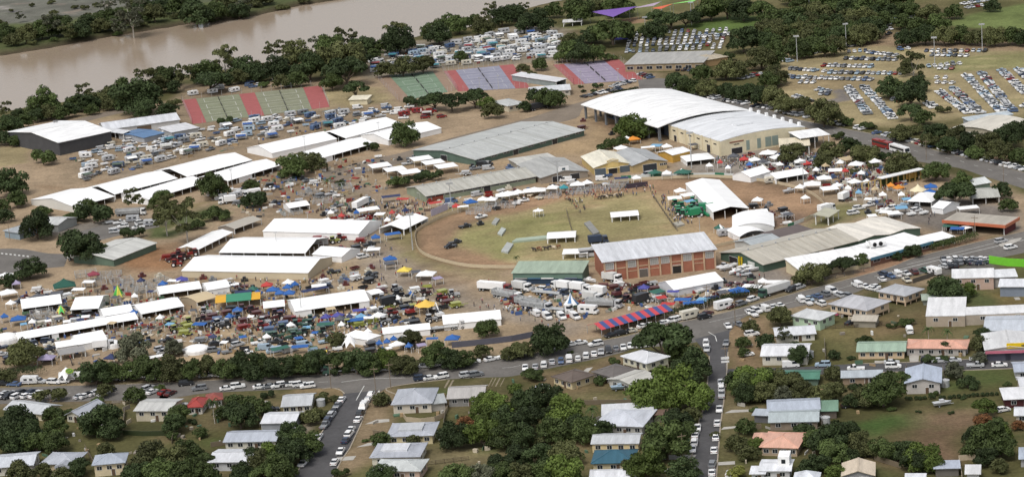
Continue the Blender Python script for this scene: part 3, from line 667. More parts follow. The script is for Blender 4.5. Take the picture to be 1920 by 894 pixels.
# caravans, trucks, machines -------------------------------------------------
CARAVAN = Tpl('caravan'); mb = MB()
mb.extr([(-2.8,-1.15,0.5),(2.5,-1.15,0.5),(2.8,-1.15,1.2),(2.5,-1.15,2.45),(-2.5,-1.15,2.6),(-2.8,-1.15,2.2)], (0, 2.3, 0)); mb.box(2.6,4.0,-0.08,0.08,0.5,0.6,1); mb.box(-0.5,0.4,-0.45,0.45,2.52,2.75,0)
CARAVAN.add('body', mb, [PAINT, STEEL]); g = MB()
for s_ in (-1, 1):
    for x in (-1.7, 0.2): g.box(x, x+1.1, s_*1.16-0.02, s_*1.16+0.02, 1.4, 2.0)
g.box(2.62, 2.72, -0.7, 0.7, 1.45, 2.0); CARAVAN.add('window_glass', g, GLASS)
g = MB(); g.box(1.55, 2.2, -1.19, -1.14, 0.55, 2.3); CARAVAN.add('door', g, WINFR)
g = MB(); g.box(-2.7, 2.6, -1.18, -1.15, 0.95, 1.12); g.box(-2.7, 2.6, 1.15, 1.18, 0.95, 1.12); CARAVAN.add('stripe', g, cm('paint', c(70,80,110)))
for s_ in (-1, 1): CARAVAN.add('wheel', WM, [TYRE, STEEL], (-0.2, s_*1.0, 0.33))
CAMPER = Tpl('caravan_with_awning')
for p in CARAVAN.parts: CAMPER.parts.append(p)
g = MB(); g.hexa([(-2.4,-3.9,2.05),(2.2,-3.9,2.05),(2.2,-1.15,2.4),(-2.4,-1.15,2.4)], [(-2.4,-3.9,2.11),(2.2,-3.9,2.11),(2.2,-1.15,2.46),(-2.4,-1.15,2.46)]); CAMPER.add('awning', g, CLOTH)
for x in (-2.3, 2.1):
    g = MB(); g.box(x-0.04, x+0.04, -3.88, -3.8, 0, 2.06); CAMPER.add('awning_pole', g, STEEL)
MOTOR = Tpl('motorhome'); mb = MB(); mb.extr([(-3.4,-1.15,0.5),(3.3,-1.15,0.5),(3.4,-1.15,1.2),(2.7,-1.15,1.45),(2.5,-1.15,2.1),(3.0,-1.15,2.3),(2.9,-1.15,3.0),(-3.4,-1.15,3.0)], (0, 2.3, 0)); MOTOR.add('body', mb, PAINT)
g = MB(); g.hexa([(2.3,-1.17,1.4),(2.78,-1.17,1.4),(2.78,1.17,1.4),(2.3,1.17,1.4)], [(2.3,-1.17,2.05),(2.56,-1.17,2.05),(2.56,1.17,2.05),(2.3,1.17,2.05)])
for x in (-2.4, -0.4): g.box(x, x+1.2, -1.18, 1.18, 1.6, 2.2)
MOTOR.add('window_glass', g, GLASS)
for (x, s_) in ((2.2,1),(2.2,-1),(-2,1),(-2,-1)): MOTOR.add('wheel', WM, [TYRE, STEEL], (x, s_*1.0, 0.33))
BIGW = wheel_mb(0.5, 0.5)
def truck_tpl(name, Lt, kind):
    t = Tpl(name); cb = MB(); xf = Lt/2
    cb.hexa([(xf-2.1,-1.2,0.6),(xf,-1.2,0.6),(xf,1.2,0.6),(xf-2.1,1.2,0.6)], [(xf-2.1,-1.15,2.9),(xf-0.35,-1.1,2.9),(xf-0.35,1.1,2.9),(xf-2.1,1.15,2.9)]); cb.box(xf-0.05,xf+0.12,-1.1,1.1,0.5,1.0)
    t.add('cab', cb, PAINT if kind != 'box' else PAINT)
    g = MB(); g.hexa([(xf-1.5,-1.22,1.75),(xf-0.14,-1.22,1.75),(xf-0.14,1.22,1.75),(xf-1.5,1.22,1.75)], [(xf-1.5,-1.16,2.55),(xf-0.26,-1.16,2.55),(xf-0.26,1.16,2.55),(xf-1.5,1.16,2.55)]); t.add('window_glass', g, GLASS)
    b = MB(); x0, x1 = -Lt/2, xf-2.4
    if kind == 'box': b.box(x0, x1, -1.2, 1.2, 1.1, 3.35)
    elif kind == 'flat': b.box(x0, x1, -1.25, 1.25, 1.05, 1.3); b.box(x0, x0+0.1, -1.25, 1.25, 1.3, 2.1); b.box(x1-0.1, x1, -1.25, 1.25, 1.3, 2.4)
    elif kind == 'tank':
        for i in range(1): b.tube((x0, 0, 2.2), (x1, 0, 2.2), 1.15, 1.15, 14)
        b.box(x0, x1, -0.9, 0.9, 0.95, 1.2)
    elif kind == 'stock':
        b.box(x0, x1, -1.25, 1.25, 1.05, 1.25)
        for zz in (1.4, 1.75, 2.1, 2.45, 2.8):
            for s_ in (-1, 1): b.box(x0, x1, s_*1.25-0.05, s_*1.25+0.05, zz, zz+0.2)
        for k_ in range(int((x1-x0)/1.5)+1):
            for s_ in (-1, 1): b.box(x0+k_*1.5, x0+k_*1.5+0.1, s_*1.26-0.06, s_*1.26+0.06, 1.25, 3.0)
        b.box(x0, x0+0.1, -1.25, 1.25, 1.25, 3.0); b.box(x1-0.1, x1, -1.25, 1.25, 1.25, 3.0); b.box(x0, x1, -1.2, 1.2, 2.1, 2.18)
    t.add({'box': 'cargo_box', 'flat': 'flat_deck', 'tank': 'tank', 'stock': 'stock_crate'}[kind], b, CLOTH if kind in ('box', 'tank') else STEEL)
    ch = MB(); ch.box(-Lt/2+0.2, xf-0.4, -0.5, 0.5, 0.6, 1.0); t.add('chassis', ch, cm('plain', (0.03, 0.03, 0.03)))
    for x in ([xf-1.0, xf-3.2, x0+1.0]+([x0+2.3] if Lt > 9 else [])+([xf-4.4, x0+3.6] if Lt > 13 else [])):
        for s_ in (-1, 1): t.add('wheel', BIGW, [TYRE, STEEL], (x, s_*0.95, 0.5))
    return t
TRUCK = truck_tpl('truck', 7.4, 'box'); FLATBED = truck_tpl('flatbed_truck', 9.0, 'flat'); SEMI = truck_tpl('semi_trailer_truck', 12.8, 'box'); TANKER = truck_tpl('tanker_truck', 11.0, 'tank'); STOCK = truck_tpl('stock_truck', 12.6, 'stock'); LONGFLAT = truck_tpl('flatbed_semi_truck', 14.0, 'flat')
BUS = Tpl('bus'); mb = MB(); mb.extr([(-6,-1.25,0.4),(5.9,-1.25,0.4),(6,-1.25,1.3),(5.6,-1.25,3.1),(-5.9,-1.25,3.2),(-6,-1.25,2.8)], (0, 2.5, 0)); mb.box(-1.5,1.0,-0.9,0.9,3.15,3.4); BUS.add('body', mb, PAINT)
g = MB(); g.box(-5.6,5.0,-1.27,1.27,1.7,2.6); g.hexa([(5.5,-1.1,1.5),(5.98,-1.1,1.5),(5.98,1.1,1.5),(5.5,1.1,1.5)], [(5.4,-1.1,2.8),(5.7,-1.1,2.8),(5.7,1.1,2.8),(5.4,1.1,2.8)]); BUS.add('window_glass', g, GLASS)
for (x, s_) in ((4,1),(4,-1),(-3.2,1),(-3.2,-1)): BUS.add('wheel', BIGW, [TYRE, STEEL], (x, s_*1.0, 0.5))
TRACTOR = Tpl('tractor'); mb = MB(); mb.hexa([(0.2,-0.45,0.8),(2.4,-0.4,0.8),(2.4,0.4,0.8),(0.2,0.45,0.8)], [(0.2,-0.45,1.75),(2.3,-0.35,1.55),(2.3,0.35,1.55),(0.2,0.45,1.75)]); mb.box(-1.3,0.3,-0.5,0.5,0.7,1.3); mb.box(-1.35,0.25,-0.85,0.85,2.75,2.9)
for s_ in (-1, 1): mb.box(-1.5,0.0,s_*0.8-0.25,s_*0.8+0.25,1.65,1.75)
mb.tube((1.3,0.2,1.6),(1.3,0.2,2.5),0.05); TRACTOR.add('body', mb, PAINT); g = MB(); g.box(-1.25,0.15,-0.75,0.75,1.3,2.75); TRACTOR.add('cab_glass', g, GLASS)
RW = wheel_mb(0.85, 0.5); FW = wheel_mb(0.55, 0.35)
for s_ in (-1, 1): TRACTOR.add('wheel', RW, [TYRE, POSTW], (-0.8, s_*1.0, 0.85)); TRACTOR.add('wheel', FW, [TYRE, POSTW], (1.7, s_*0.85, 0.55))
HARV = Tpl('harvester'); mb = MB(); mb.hexa([(-3,-1.4,1.0),(2.2,-1.4,1.0),(2.2,1.4,1.0),(-3,1.4,1.0)], [(-2.8,-1.3,3.3),(1.2,-1.3,3.6),(1.2,1.3,3.6),(-2.8,1.3,3.3)]); mb.box(3.2,4.2,-3.0,3.0,0.3,1.1); mb.hexa([(1.8,-0.5,0.9),(3.3,-0.5,0.4),(3.3,0.5,0.4),(1.8,0.5,0.9)], [(1.8,-0.5,1.6),(3.3,-0.5,1.0),(3.3,0.5,1.0),(1.8,0.5,1.6)]); mb.tube((-1,1.3,3.2),(-4,2.6,3.8),0.2); HARV.add('body', mb, PAINT)
g = MB(); g.hexa([(1.2,-0.9,1.7),(2.6,-0.9,1.7),(2.6,0.9,1.7),(1.2,0.9,1.7)], [(1.2,-0.9,3.4),(2.4,-0.9,3.4),(2.4,0.9,3.4),(1.2,0.9,3.4)]); HARV.add('cab_glass', g, GLASS)
for s_ in (-1, 1): HARV.add('wheel', RW, [TYRE, POSTW], (1.5, s_*1.5, 0.85)); HARV.add('wheel', FW, [TYRE, POSTW], (-2.2, s_*1.3, 0.55))
DIGGER = Tpl('excavator'); mb = MB(); mb.hexa([(-1.6,-1.2,1.0),(1.4,-1.2,1.0),(1.4,1.2,1.0),(-1.6,1.2,1.0)], [(-1.5,-1.1,2.0),(1.4,-1.1,1.9),(1.4,1.1,1.9),(-1.5,1.1,2.0)]); DIGGER.add('body', mb, PAINT)
g = MB(); g.box(0.1,1.5,0.2,1.15,1.9,2.9); DIGGER.add('cab_glass', g, GLASS)
g = MB(); g.tube((1.2,-0.3,1.8),(3.4,-0.3,4.6),0.28,0.2,4); g.tube((3.4,-0.3,4.6),(5.2,-0.3,2.6),0.2,0.15,4); g.hexa([(4.9,-0.8,1.9),(5.7,-0.8,1.9),(5.7,0.2,1.9),(4.9,0.2,1.9)], [(5.0,-0.8,2.7),(5.4,-0.8,2.7),(5.4,0.2,2.7),(5.0,0.2,2.7)]); DIGGER.add('boom', g, PAINT)
for s_ in (-1, 1):
    g = MB(); g.extr([(-1.9,s_*1.0-0.3,0.4),(-1.6,s_*1.0-0.3,0.05),(1.7,s_*1.0-0.3,0.05),(2.0,s_*1.0-0.3,0.4),(1.7,s_*1.0-0.3,0.85),(-1.6,s_*1.0-0.3,0.85)], (0, 0.6, 0)); DIGGER.add('track', g, TYRE)
PLOUGH = Tpl('farm_implement'); mb = MB()
for y in (-1.2, 0, 1.2): mb.box(-2.4,2.2,y-0.1,y+0.1,0.75,0.95)
for x in (-2, -0.7, 0.6, 1.9): mb.box(x-0.1,x+0.1,-2.0,2.0,0.7,0.9)
mb.hexa([(-1.6,-1.0,0.95),(1.2,-1.0,0.95),(1.2,1.0,0.95),(-1.6,1.0,0.95)], [(-1.9,-1.3,1.9),(1.5,-1.3,1.9),(1.5,1.3,1.9),(-1.9,1.3,1.9)]); mb.box(2.2,4.2,-0.1,0.1,0.7,0.85); PLOUGH.add('frame', mb, PAINT)
for s_ in (-1, 1): PLOUGH.add('wheel', FW, [TYRE, POSTW], (-0.4, s_*1.5, 0.55))
g = MB()
for y in np.arange(-1.8, 1.9, 0.6): g.tube((-2.4, y, 0.8), (-2.9, y, 0.05), 0.06, 0.04, 4)
PLOUGH.add('tine_row', g, STEEL)
TRAILER = Tpl('box_trailer'); mb = MB(); mb.box(-1.6,1.6,-0.95,0.95,0.55,0.62)
for (a_, b_, d_, e_) in ((-1.6,1.6,-0.95,-0.9),(-1.6,1.6,0.9,0.95),(-1.6,-1.55,-0.9,0.9),(1.55,1.6,-0.9,0.9)): mb.box(a_,b_,d_,e_,0.62,1.15)
mb.box(1.6,2.9,-0.06,0.06,0.5,0.6); TRAILER.add('tray', mb, PAINT)
for s_ in (-1, 1): TRAILER.add('wheel', WM, [TYRE, STEEL], (-0.1, s_*1.05, 0.33))
BOAT = Tpl('boat_on_trailer'); mb = MB(); A_ = [(-2.6,-0.9),(1.2,-0.95),(2.9,0.0),(1.2,0.95),(-2.6,0.9)]
mb.v = [(x*0.9, y*0.55, 0.55) for (x, y) in A_]+[(x, y, 1.35) for (x, y) in A_]
mb.f = [(4,3,2,1,0),(5,6,7,8,9)]+[(i,(i+1) % 5,5+(i+1) % 5,5+i) for i in range(5)]; mb.m = [0]*7; mb.box(-0.6,0.6,-0.6,0.6,1.35,2.0); BOAT.add('hull', mb, PAINT)
g = MB(); g.box(-2.2,3.6,-0.05,0.05,0.4,0.5); g.box(-1.2,-1.1,-0.9,0.9,0.35,0.5); BOAT.add('trailer_frame', g, STEEL)
for s_ in (-1, 1): BOAT.add('wheel', WM, [TYRE, STEEL], (-1.15, s_*1.0, 0.33))
PEN = Tpl('cattle_pen'); g = MB()
for (x0, x1, y0, y1) in ((-4,4,-3,-2.92),(-4,4,2.92,3),(-4,-3.92,-3,3),(3.92,4,-3,3),(-0.04,0.04,-3,3)):
    for z in (0.35, 0.75, 1.15, 1.6): g.box(x0,x1,y0,y1,z,z+0.1)
PEN.add('rails', g, STEEL); g = MB()
for x in (-4,-2,0,2,4):
    for y in (-2.96, 2.96): g.box(x-0.07,x+0.07,y-0.07,y+0.07,0,1.8)
PEN.add('posts', g, STEEL)
TOILET = Tpl('portable_toilet'); mb = MB(); mb.box(-0.55,0.55,-0.55,0.55,0.05,2.15); mb.hexa([(-0.6,-0.6,2.15),(0.6,-0.6,2.15),(0.6,0.6,2.15),(-0.6,0.6,2.15)], [(-0.3,-0.5,2.4),(0.3,-0.5,2.4),(0.3,0.5,2.4),(-0.3,0.5,2.4)]); TOILET.add('cabin', mb, PAINT); g = MB(); g.box(-0.38,0.38,-0.58,-0.54,0.1,2.0); TOILET.add('door', g, WINFR)
BALE = Tpl('display_crate_stack'); mb = MB()
for (x, y, z) in ((-0.7,-0.5,0),(0.7,-0.5,0),(-0.6,0.6,0),(0.7,0.6,0),(0,0,0.9)): mb.box(x-0.6,x+0.6,y-0.5,y+0.5,z+0.02,z+0.85)
BALE.add('crates', mb, PAINT)
# people and cattle: one skinned surface each --------------------------------
def skin_mesh(name, verts, edges, radii, sub=1):
    me = bpy.data.meshes.new(name); me.from_pydata(verts, edges, []); o = bpy.data.objects.new(name, me); COL.objects.link(o)
    o.modifiers.new('skin', 'SKIN'); 
    for i, v in enumerate(me.skin_vertices[0].data): v.radius = (radii[i] if isinstance(radii[i], tuple) else (radii[i], radii[i])); v.use_root = (i == 0)
    sm = o.modifiers.new('sub', 'SUBSURF'); sm.levels = sub; sm.render_levels = sub
    dg = bpy.context.evaluated_depsgraph_get(); out = bpy.data.meshes.new_from_object(o.evaluated_get(dg)); bpy.data.objects.remove(o); return out
SHIRT = mat('shirt_cloth', (1, 1, 1), 0.9, 0.1, 3, objcol=True); SKINM = mat('skin', (0.42, 0.24, 0.16), 0.7, 0.1, 3); JEANS = mat('trousers', (0.04, 0.05, 0.075), 0.9, 0.2, 3, rnd=0.4); HAT = mat('hat_and_hair', (0.10, 0.075, 0.05), 0.9, 0.2, 3, rnd=0.6)
def person_mesh(st, arm):
    v = [(0,0,0.95),(0,0,1.2),(0.02,0,1.42),(0.03,0,1.55),(0.05,0,1.68),(0.0,0.19,1.40),(-0.03+arm,0.25,1.13),(0.06+arm*1.5,0.24,0.90),(0.0,-0.19,1.40),(-0.03-arm,-0.25,1.13),(0.06-arm,-0.24,0.90),(0,0.10,0.86),(st*0.5+0.02,0.11,0.48),(st*0.8-0.03,0.11,0.08),(st*0.8+0.15,0.12,0.03),(0,-0.10,0.86),(-st*0.4+0.03,-0.11,0.48),(-st-0.02,-0.11,0.08),(-st+0.15,-0.12,0.03)]
    e = [(0,1),(1,2),(2,3),(3,4),(2,5),(5,6),(6,7),(2,8),(8,9),(9,10),(0,11),(11,12),(12,13),(13,14),(0,15),(15,16),(16,17),(17,18)]
    r = [(0.15,0.12),(0.15,0.11),(0.16,0.1),0.06,0.11,0.065,0.05,0.04,0.065,0.05,0.04,0.095,0.07,0.05,0.045,0.095,0.07,0.05,0.045]
    me = skin_mesh('person', v, e, r, 1); zc = [p.center.z for p in me.polygons]; yc = [abs(p.center.y) for p in me.polygons]
    for m in (SHIRT, SKINM, JEANS, HAT): me.materials.append(m)
    me.polygons.foreach_set('material_index', [3 if z > 1.70 or z < 0.07 else 1 if (z > 1.52 or (y > 0.2 and z < 1.2)) else 0 if z > 0.95 else 2 for (z, y) in zip(zc, yc)]); me.update(); return me
PEOPLE = [person_mesh(0.0, 0.0), person_mesh(0.22, 0.1), person_mesh(-0.18, 0.18)]
def person(loc, rz, label, group, col):
    o = link('person', random.choice(PEOPLE), None, (loc[0], loc[1], 0.0), rz); o.color = (*col, 1); k = random.uniform(0.95, 1.06); o.scale = (k, k, k); return tag(o, label, 'person', group)
HIDE = mat('cattle_hide', (1, 1, 1), 0.85, 0.25, 1.0, objcol=True)
cv = [(0,0,1.05),(0.55,0,1.1),(0.85,0,1.2),(1.15,0,1.35),(1.42,0,1.22),(1.65,0,1.08),(-0.5,0,1.08),(-0.85,0,1.12),(-1.0,0,0.75),(0.6,0.2,0.75),(0.62,0.22,0.4),(0.64,0.22,0.04),(0.6,-0.2,0.75),(0.56,-0.22,0.4),(0.62,-0.22,0.04),(-0.72,0.2,0.8),(-0.85,0.22,0.42),(-0.8,0.22,0.04),(-0.72,-0.2,0.8),(-0.88,-0.22,0.42),(-0.84,-0.22,0.04),(1.32,0.2,1.4),(1.32,-0.2,1.4)]
ce = [(0,1),(1,2),(2,3),(3,4),(4,5),(0,6),(6,7),(7,8),(1,9),(9,10),(10,11),(1,12),(12,13),(13,14),(6,15),(15,16),(16,17),(6,18),(18,19),(19,20),(4,21),(4,22)]
cradi = [0.34,0.34,0.27,0.17,0.15,0.10,0.32,0.24,0.04,0.14,0.08,0.07,0.14,0.08,0.07,0.16,0.09,0.07,0.16,0.09,0.07,0.04,0.04]
COW = skin_mesh('cattle', cv, ce, cradi, 1); COW.materials.append(HIDE)
# ------------------------------------------------------------------ trees
def leaf_mat(name, col, var=0.35):
    m = mat(name, col, 0.7, 0.5, 3.5, rnd=0.38, spec=0.2, fine=0.3); return m
LEAF = {'dark': leaf_mat('leaf_dark', (0.042,0.062,0.022)), 'mid': leaf_mat('leaf_mid', (0.066,0.092,0.028)), 'bright': leaf_mat('leaf_bright', (0.092,0.130,0.028)), 'olive': leaf_mat('leaf_olive', (0.088,0.096,0.036)), 'grey': leaf_mat('leaf_grey', (0.105,0.112,0.07)), 'rust': leaf_mat('leaf_rust', (0.20,0.095,0.04)), 'yellow': leaf_mat('leaf_yellow', (0.20,0.21,0.05)), 'palm': leaf_mat('leaf_palm', (0.06,0.09,0.028))}
def crown_mesh(name, seed, blobs, nleaf, ls, flat=1.0):
    r = np.random.default_rng(seed); vs = []; k = 0; wts = np.array([b[3]**2 for b in blobs]); cnt = (wts/wts.sum()*nleaf).astype(int); allv = []
    for (b, n) in zip(blobs, cnt):
        d = r.normal(size=(n, 3)); d /= np.linalg.norm(d, axis=1)[:, None]; d[:, 2] = np.where(d[:, 2] < -0.3, -d[:, 2]*0.6, d[:, 2])
        rad = b[3]*(0.72+0.36*r.random(n)**0.7); pos = np.array(b[:3])+d*rad[:, None]*np.array([1, 1, flat])
        nn = d+r.normal(size=(n, 3))*0.55; nn /= np.linalg.norm(nn, axis=1)[:, None]
        a = np.cross(nn, r.normal(size=(n, 3))); a /= np.linalg.norm(a, axis=1)[:, None]+1e-9; e = np.cross(nn, a); s_ = (ls*(0.6+0.8*r.random(n)))[:, None]
        q = np.stack([pos-a*s_, pos-e*s_*0.62, pos+a*s_, pos+e*s_*0.62], 1); allv.append(q.reshape(-1, 3))
    V_ = np.concatenate(allv); nq = len(V_)//4
    me = bpy.data.meshes.new(name); me.vertices.add(len(V_)); me.vertices.foreach_set('co', V_.ravel()); me.loops.add(nq*4); me.loops.foreach_set('vertex_index', np.arange(nq*4, dtype=np.int32)); me.polygons.add(nq)
    me.polygons.foreach_set('loop_start', (np.arange(nq)*4).astype(np.int32)); me.polygons.foreach_set('loop_total', np.full(nq, 4, np.int32)); me.update(calc_edges=True); return me
def blobs_for(kind, rr):
    B = []
    if kind == 'round':
        for i in range(26):
            a = rr.uniform(0, 6.28); q = math.sqrt(rr.random())*0.36; z = rr.uniform(0.15, 0.62-q*q*1.5); B.append((q*math.cos(a), q*math.sin(a), z, rr.uniform(0.11, 0.19)))
    elif kind == 'umbrella':
        for i in range(20):
            a = rr.uniform(0, 6.28); q = math.sqrt(rr.random())*0.38; z = 0.42-q*q*1.1+rr.uniform(-0.05, 0.06); B.append((q*math.cos(a), q*math.sin(a), z, rr.uniform(0.10, 0.16)))
    elif kind == 'gum':
        for i in range(17):
            a = rr.uniform(0, 6.28); q = math.sqrt(rr.random())*0.38; z = rr.uniform(0.35, 0.95); B.append((q*math.cos(a), q*math.sin(a), z, rr.uniform(0.08, 0.14)))
    elif kind == 'shrub':
        for i in range(11):
            a = rr.uniform(0, 6.28); q = math.sqrt(rr.random())*0.36; z = 0.22-q*0.2+rr.uniform(-0.04, 0.1); B.append((q*math.cos(a), q*math.sin(a), z, rr.uniform(0.11, 0.17)))
    return B
def trunk_mesh(name, blobs, h, r, fork, m, seed):
    rr = random.Random(seed); mb = MB(); mb.tube((0,0,-0.02), (0.01,0.0,fork), r, r*0.75, 7)
    for b in sorted(blobs, key=lambda q: -q[3])[:6]: mb.tube((0.01,0,fork-0.02), (b[0]*0.9, b[1]*0.9, b[2]), r*0.55, r*0.15, 5)
    return mb.mesh(name, m)
def gz(x, y):
    q = np_sd(np.array([[x, y]]), RIVER)[0]; t_ = min(max((q+9)/13.0, 0), 1); return max(-4.6*(t_*t_*(3-2*t_))-0.1, WATER_Z-0.6)
TREES = {}
for kind, n, nl, ls, h, r, fork, fl in (('round', 5, 5200, 0.030, 0.8, 0.03, 0.12, 0.95), ('umbrella', 3, 4200, 0.030, 0.6, 0.03, 0.12, 0.68), ('gum', 3, 2200, 0.030, 1.0, 0.02, 0.3, 0.85), ('shrub', 3, 2600, 0.034, 0.35, 0.025, 0.06, 0.9)):
    TREES[kind] = []
    for i in range(n):
        rr = random.Random(hash(kind) % 1 + i*13+len(kind)); B = blobs_for(kind, rr); TREES[kind].append((crown_mesh('crown', i*7+len(kind), B, nl, ls, fl), trunk_mesh('trunk', B, h, r, fork, PALEBARK if kind == 'gum' else BARK, i)))
# palm
pm = MB(); rr = random.Random(5)
for i in range(16):
    a = i*2*math.pi/16+rr.uniform(-0.1, 0.1); up = rr.uniform(0.02, 0.28); pts = [(0, 0, 1.0)]; L_ = 0.42
    for k in range(1, 5):
        q = k/4; pts.append((math.cos(a)*L_*q, math.sin(a)*L_*q, 1.0+up*math.sin(q*2.2)*1.1-0.30*q*q))
    for k in range(4):
        w0 = 0.055*(1-k*0.2); w1 = 0.055*(0.8-k*0.2); sx, sy = -math.sin(a), math.cos(a); p, q = pts[k], pts[k+1]
        for sg in (-1, 1): pm.poly([p, q, (q[0]+sx*w1*sg, q[1]+sy*w1*sg, q[2]-0.03), (p[0]+sx*w0*sg, p[1]+sy*w0*sg, p[2]-0.03)])
tk = MB(); tk.tube((0,0,-0.02),(0.03,0.01,0.5),0.022,0.017,7); tk.tube((0.03,0.01,0.5),(0,0,1.0),0.017,0.014,7)
TREES['palm'] = [(pm.mesh('crown', []), tk.mesh('trunk', PALEBARK))]
LEAFED = {}
KIND = {'R': ('round', 'dark'), 'r': ('round', 'mid'), 'b': ('round', 'bright'), 'o': ('round', 'olive'), 'U': ('umbrella', 'dark'), 'u': ('umbrella', 'mid'), 'B': ('umbrella', 'bright'), 'O': ('umbrella', 'olive'), 'g': ('gum', 'olive'), 'G': ('gum', 'grey'), 's': ('shrub', 'mid'), 'S': ('shrub', 'dark'), 'y': ('shrub', 'olive'), 'Y': ('shrub', 'yellow'), 'e': ('round', 'grey'), 'x': ('round', 'rust'), 'p': ('palm', 'palm'), 'B2': ('umbrella', 'bright')}
SHAPE_W = {'round': 'rounded', 'umbrella': 'flat-topped', 'gum': 'open gum', 'shrub': 'low', 'palm': 'slender palm'}
COL_W = {'dark': 'dark green', 'mid': 'green', 'bright': 'bright green', 'olive': 'olive green', 'grey': 'grey green', 'rust': 'rusty orange', 'yellow': 'yellow-flecked', 'palm': 'feathery'}
ZC = {'round': 0.38, 'umbrella': 0.30, 'gum': 0.62, 'shrub': 0.2, 'palm': 0.95}
TREELIST = []
def tree(px, wpx, k, where, group): TREELIST.append((px, wpx, k, where, group))
def near_name(x, y, r=24.0):
    best = None
    if not UNIQ:
        for q in NAMED: UNIQ[q[2]] = UNIQ.get(q[2], 0)+1
    for (bx, by, nm) in NAMED:
        if UNIQ[nm] > 1: continue
        d = math.hypot(bx-x, by-y)
        if d < r: r = d; best = nm
    return best
NAMED = []; UNIQ = {}; OFFLIST = []
CUT = (' with ', ' beside ', ' behind ', ' on ', ' by ', ' near ', ' between ', ' below ', ' under ', ' at ', ' in ', ' above ', ' joined ', ' facing ', ' among ', ' half ', ' tucked ', ' just ', ' standing ', ' round ', ' along ', ' set ', ' whose ', ' directly ', ' cut ', ' of ', ' over ', ' next ', ' stepping ', ' adjoining ', ' outside ', ' inside ', ' continuing ', ' running ')
def short(lab):
    for c_ in CUT:
        if c_ in lab: lab = lab.split(c_)[0]
    return ' '.join(lab.split()[:6])
def tree_now(px, wpx, k, where, group):
    if k == 'R' and random.random() < 0.35: k = random.choice('rrou')
    shape, leaf = KIND[k]; s_ = S(px); wd = wpx/s_*1.10
    zc = ZC[shape]*wd; p = U(px, zc); i = random.randrange(len(TREES[shape])); cme, tme = TREES[shape][i]
    key = (shape, i, leaf)
    if key not in LEAFED:
        q = cme.copy(); q.materials.clear(); q.materials.append(LEAF[leaf]); LEAFED[key] = q
    noun = 'bush' if shape == 'shrub' else 'tree'
    sizew = 'small' if wd < 6 else 'huge' if wd > 17 else 'large' if wd > 12 else 'mid-sized'
    nm = near_name(p.x, p.y)
    if nm: where = 'beside the '+nm; group = ('bushes ' if shape == 'shrub' else 'trees ')+where
    t = thing('palm_tree' if shape == 'palm' else 'shrub' if shape == 'shrub' else 'tree', '%s %s %s %s %s' % (sizew, SHAPE_W[shape], COL_W[leaf], noun, where), noun, (p.x, p.y, gz(p.x, p.y)), random.uniform(0, 6.28), group)
    t.scale = (wd, wd, wd*random.uniform(0.9, 1.1))
    link('crown', LEAFED[key], t); link('trunk', tme, t); return t
def grow_all(nmax):
    big = sorted([t for t in TREELIST if KIND[t[2]][0] not in ('shrub', 'palm')], key=lambda t: -t[1]); keep = big[:nmax]; rest = big[nmax:]+OFFLIST
    for t in TREELIST:
        if KIND[t[2]][0] in ('shrub', 'palm'): tree_now(*t)
    for t in keep: tree_now(*t)
    low = {}; vs = []; ms = []; names = ['dark', 'mid', 'bright', 'olive', 'grey', 'rust', 'yellow', 'palm']; r = random.Random(9)
    for (px, wpx, k, where, group) in rest:
        if k == 'R' and r.random() < 0.4: k = r.choice('rro')
        shape, leaf = KIND[k]
        if shape not in low:
            B = blobs_for(shape, random.Random(77)); me = crown_mesh('lowcrown', 5, B, 1100 if shape == 'gum' else 2000, 0.042, 0.9); n = len(me.vertices); a = np.empty(n*3); me.vertices.foreach_get('co', a); low[shape] = a.reshape(-1, 3)
        wd = wpx/S(px)*1.10; p = U(px, ZC[shape]*wd); a_ = r.uniform(0, 6.28); ca_, sa_ = math.cos(a_), math.sin(a_); q = low[shape]*np.array([wd, wd, wd*r.uniform(0.9, 1.1)])
        q = np.stack([q[:, 0]*ca_-q[:, 1]*sa_+p.x, q[:, 0]*sa_+q[:, 1]*ca_+p.y, q[:, 2]+gz(p.x, p.y)], 1); vs.append(q); ms.append(np.full(len(q)//4, names.index(leaf), np.int32))
    if not vs: return
    V_ = np.concatenate(vs); M_i = np.concatenate(ms); nq = len(M_i); me = bpy.data.meshes.new('distant_trees'); me.vertices.add(len(V_)); me.vertices.foreach_set('co', V_.ravel()); me.loops.add(nq*4); me.loops.foreach_set('vertex_index', np.arange(nq*4, dtype=np.int32)); me.polygons.add(nq)
    me.polygons.foreach_set('loop_start', (np.arange(nq)*4).astype(np.int32)); me.polygons.foreach_set('loop_total', np.full(nq, 4, np.int32))
    for n_ in names: me.materials.append(LEAF[n_])
    me.polygons.foreach_set('material_index', M_i); me.update(calc_edges=True)
    tag(link('distant_trees', me), 'mass of distant trees along the river and beyond the car park', 'trees', None, 'stuff')
def trees(data, where, group):
    for tok in data.split():
        a = tok.split(','); tree((float(a[0]), float(a[1])), float(a[2]), a[3] if len(a) > 3 else random.choice('rRro'), where, group)

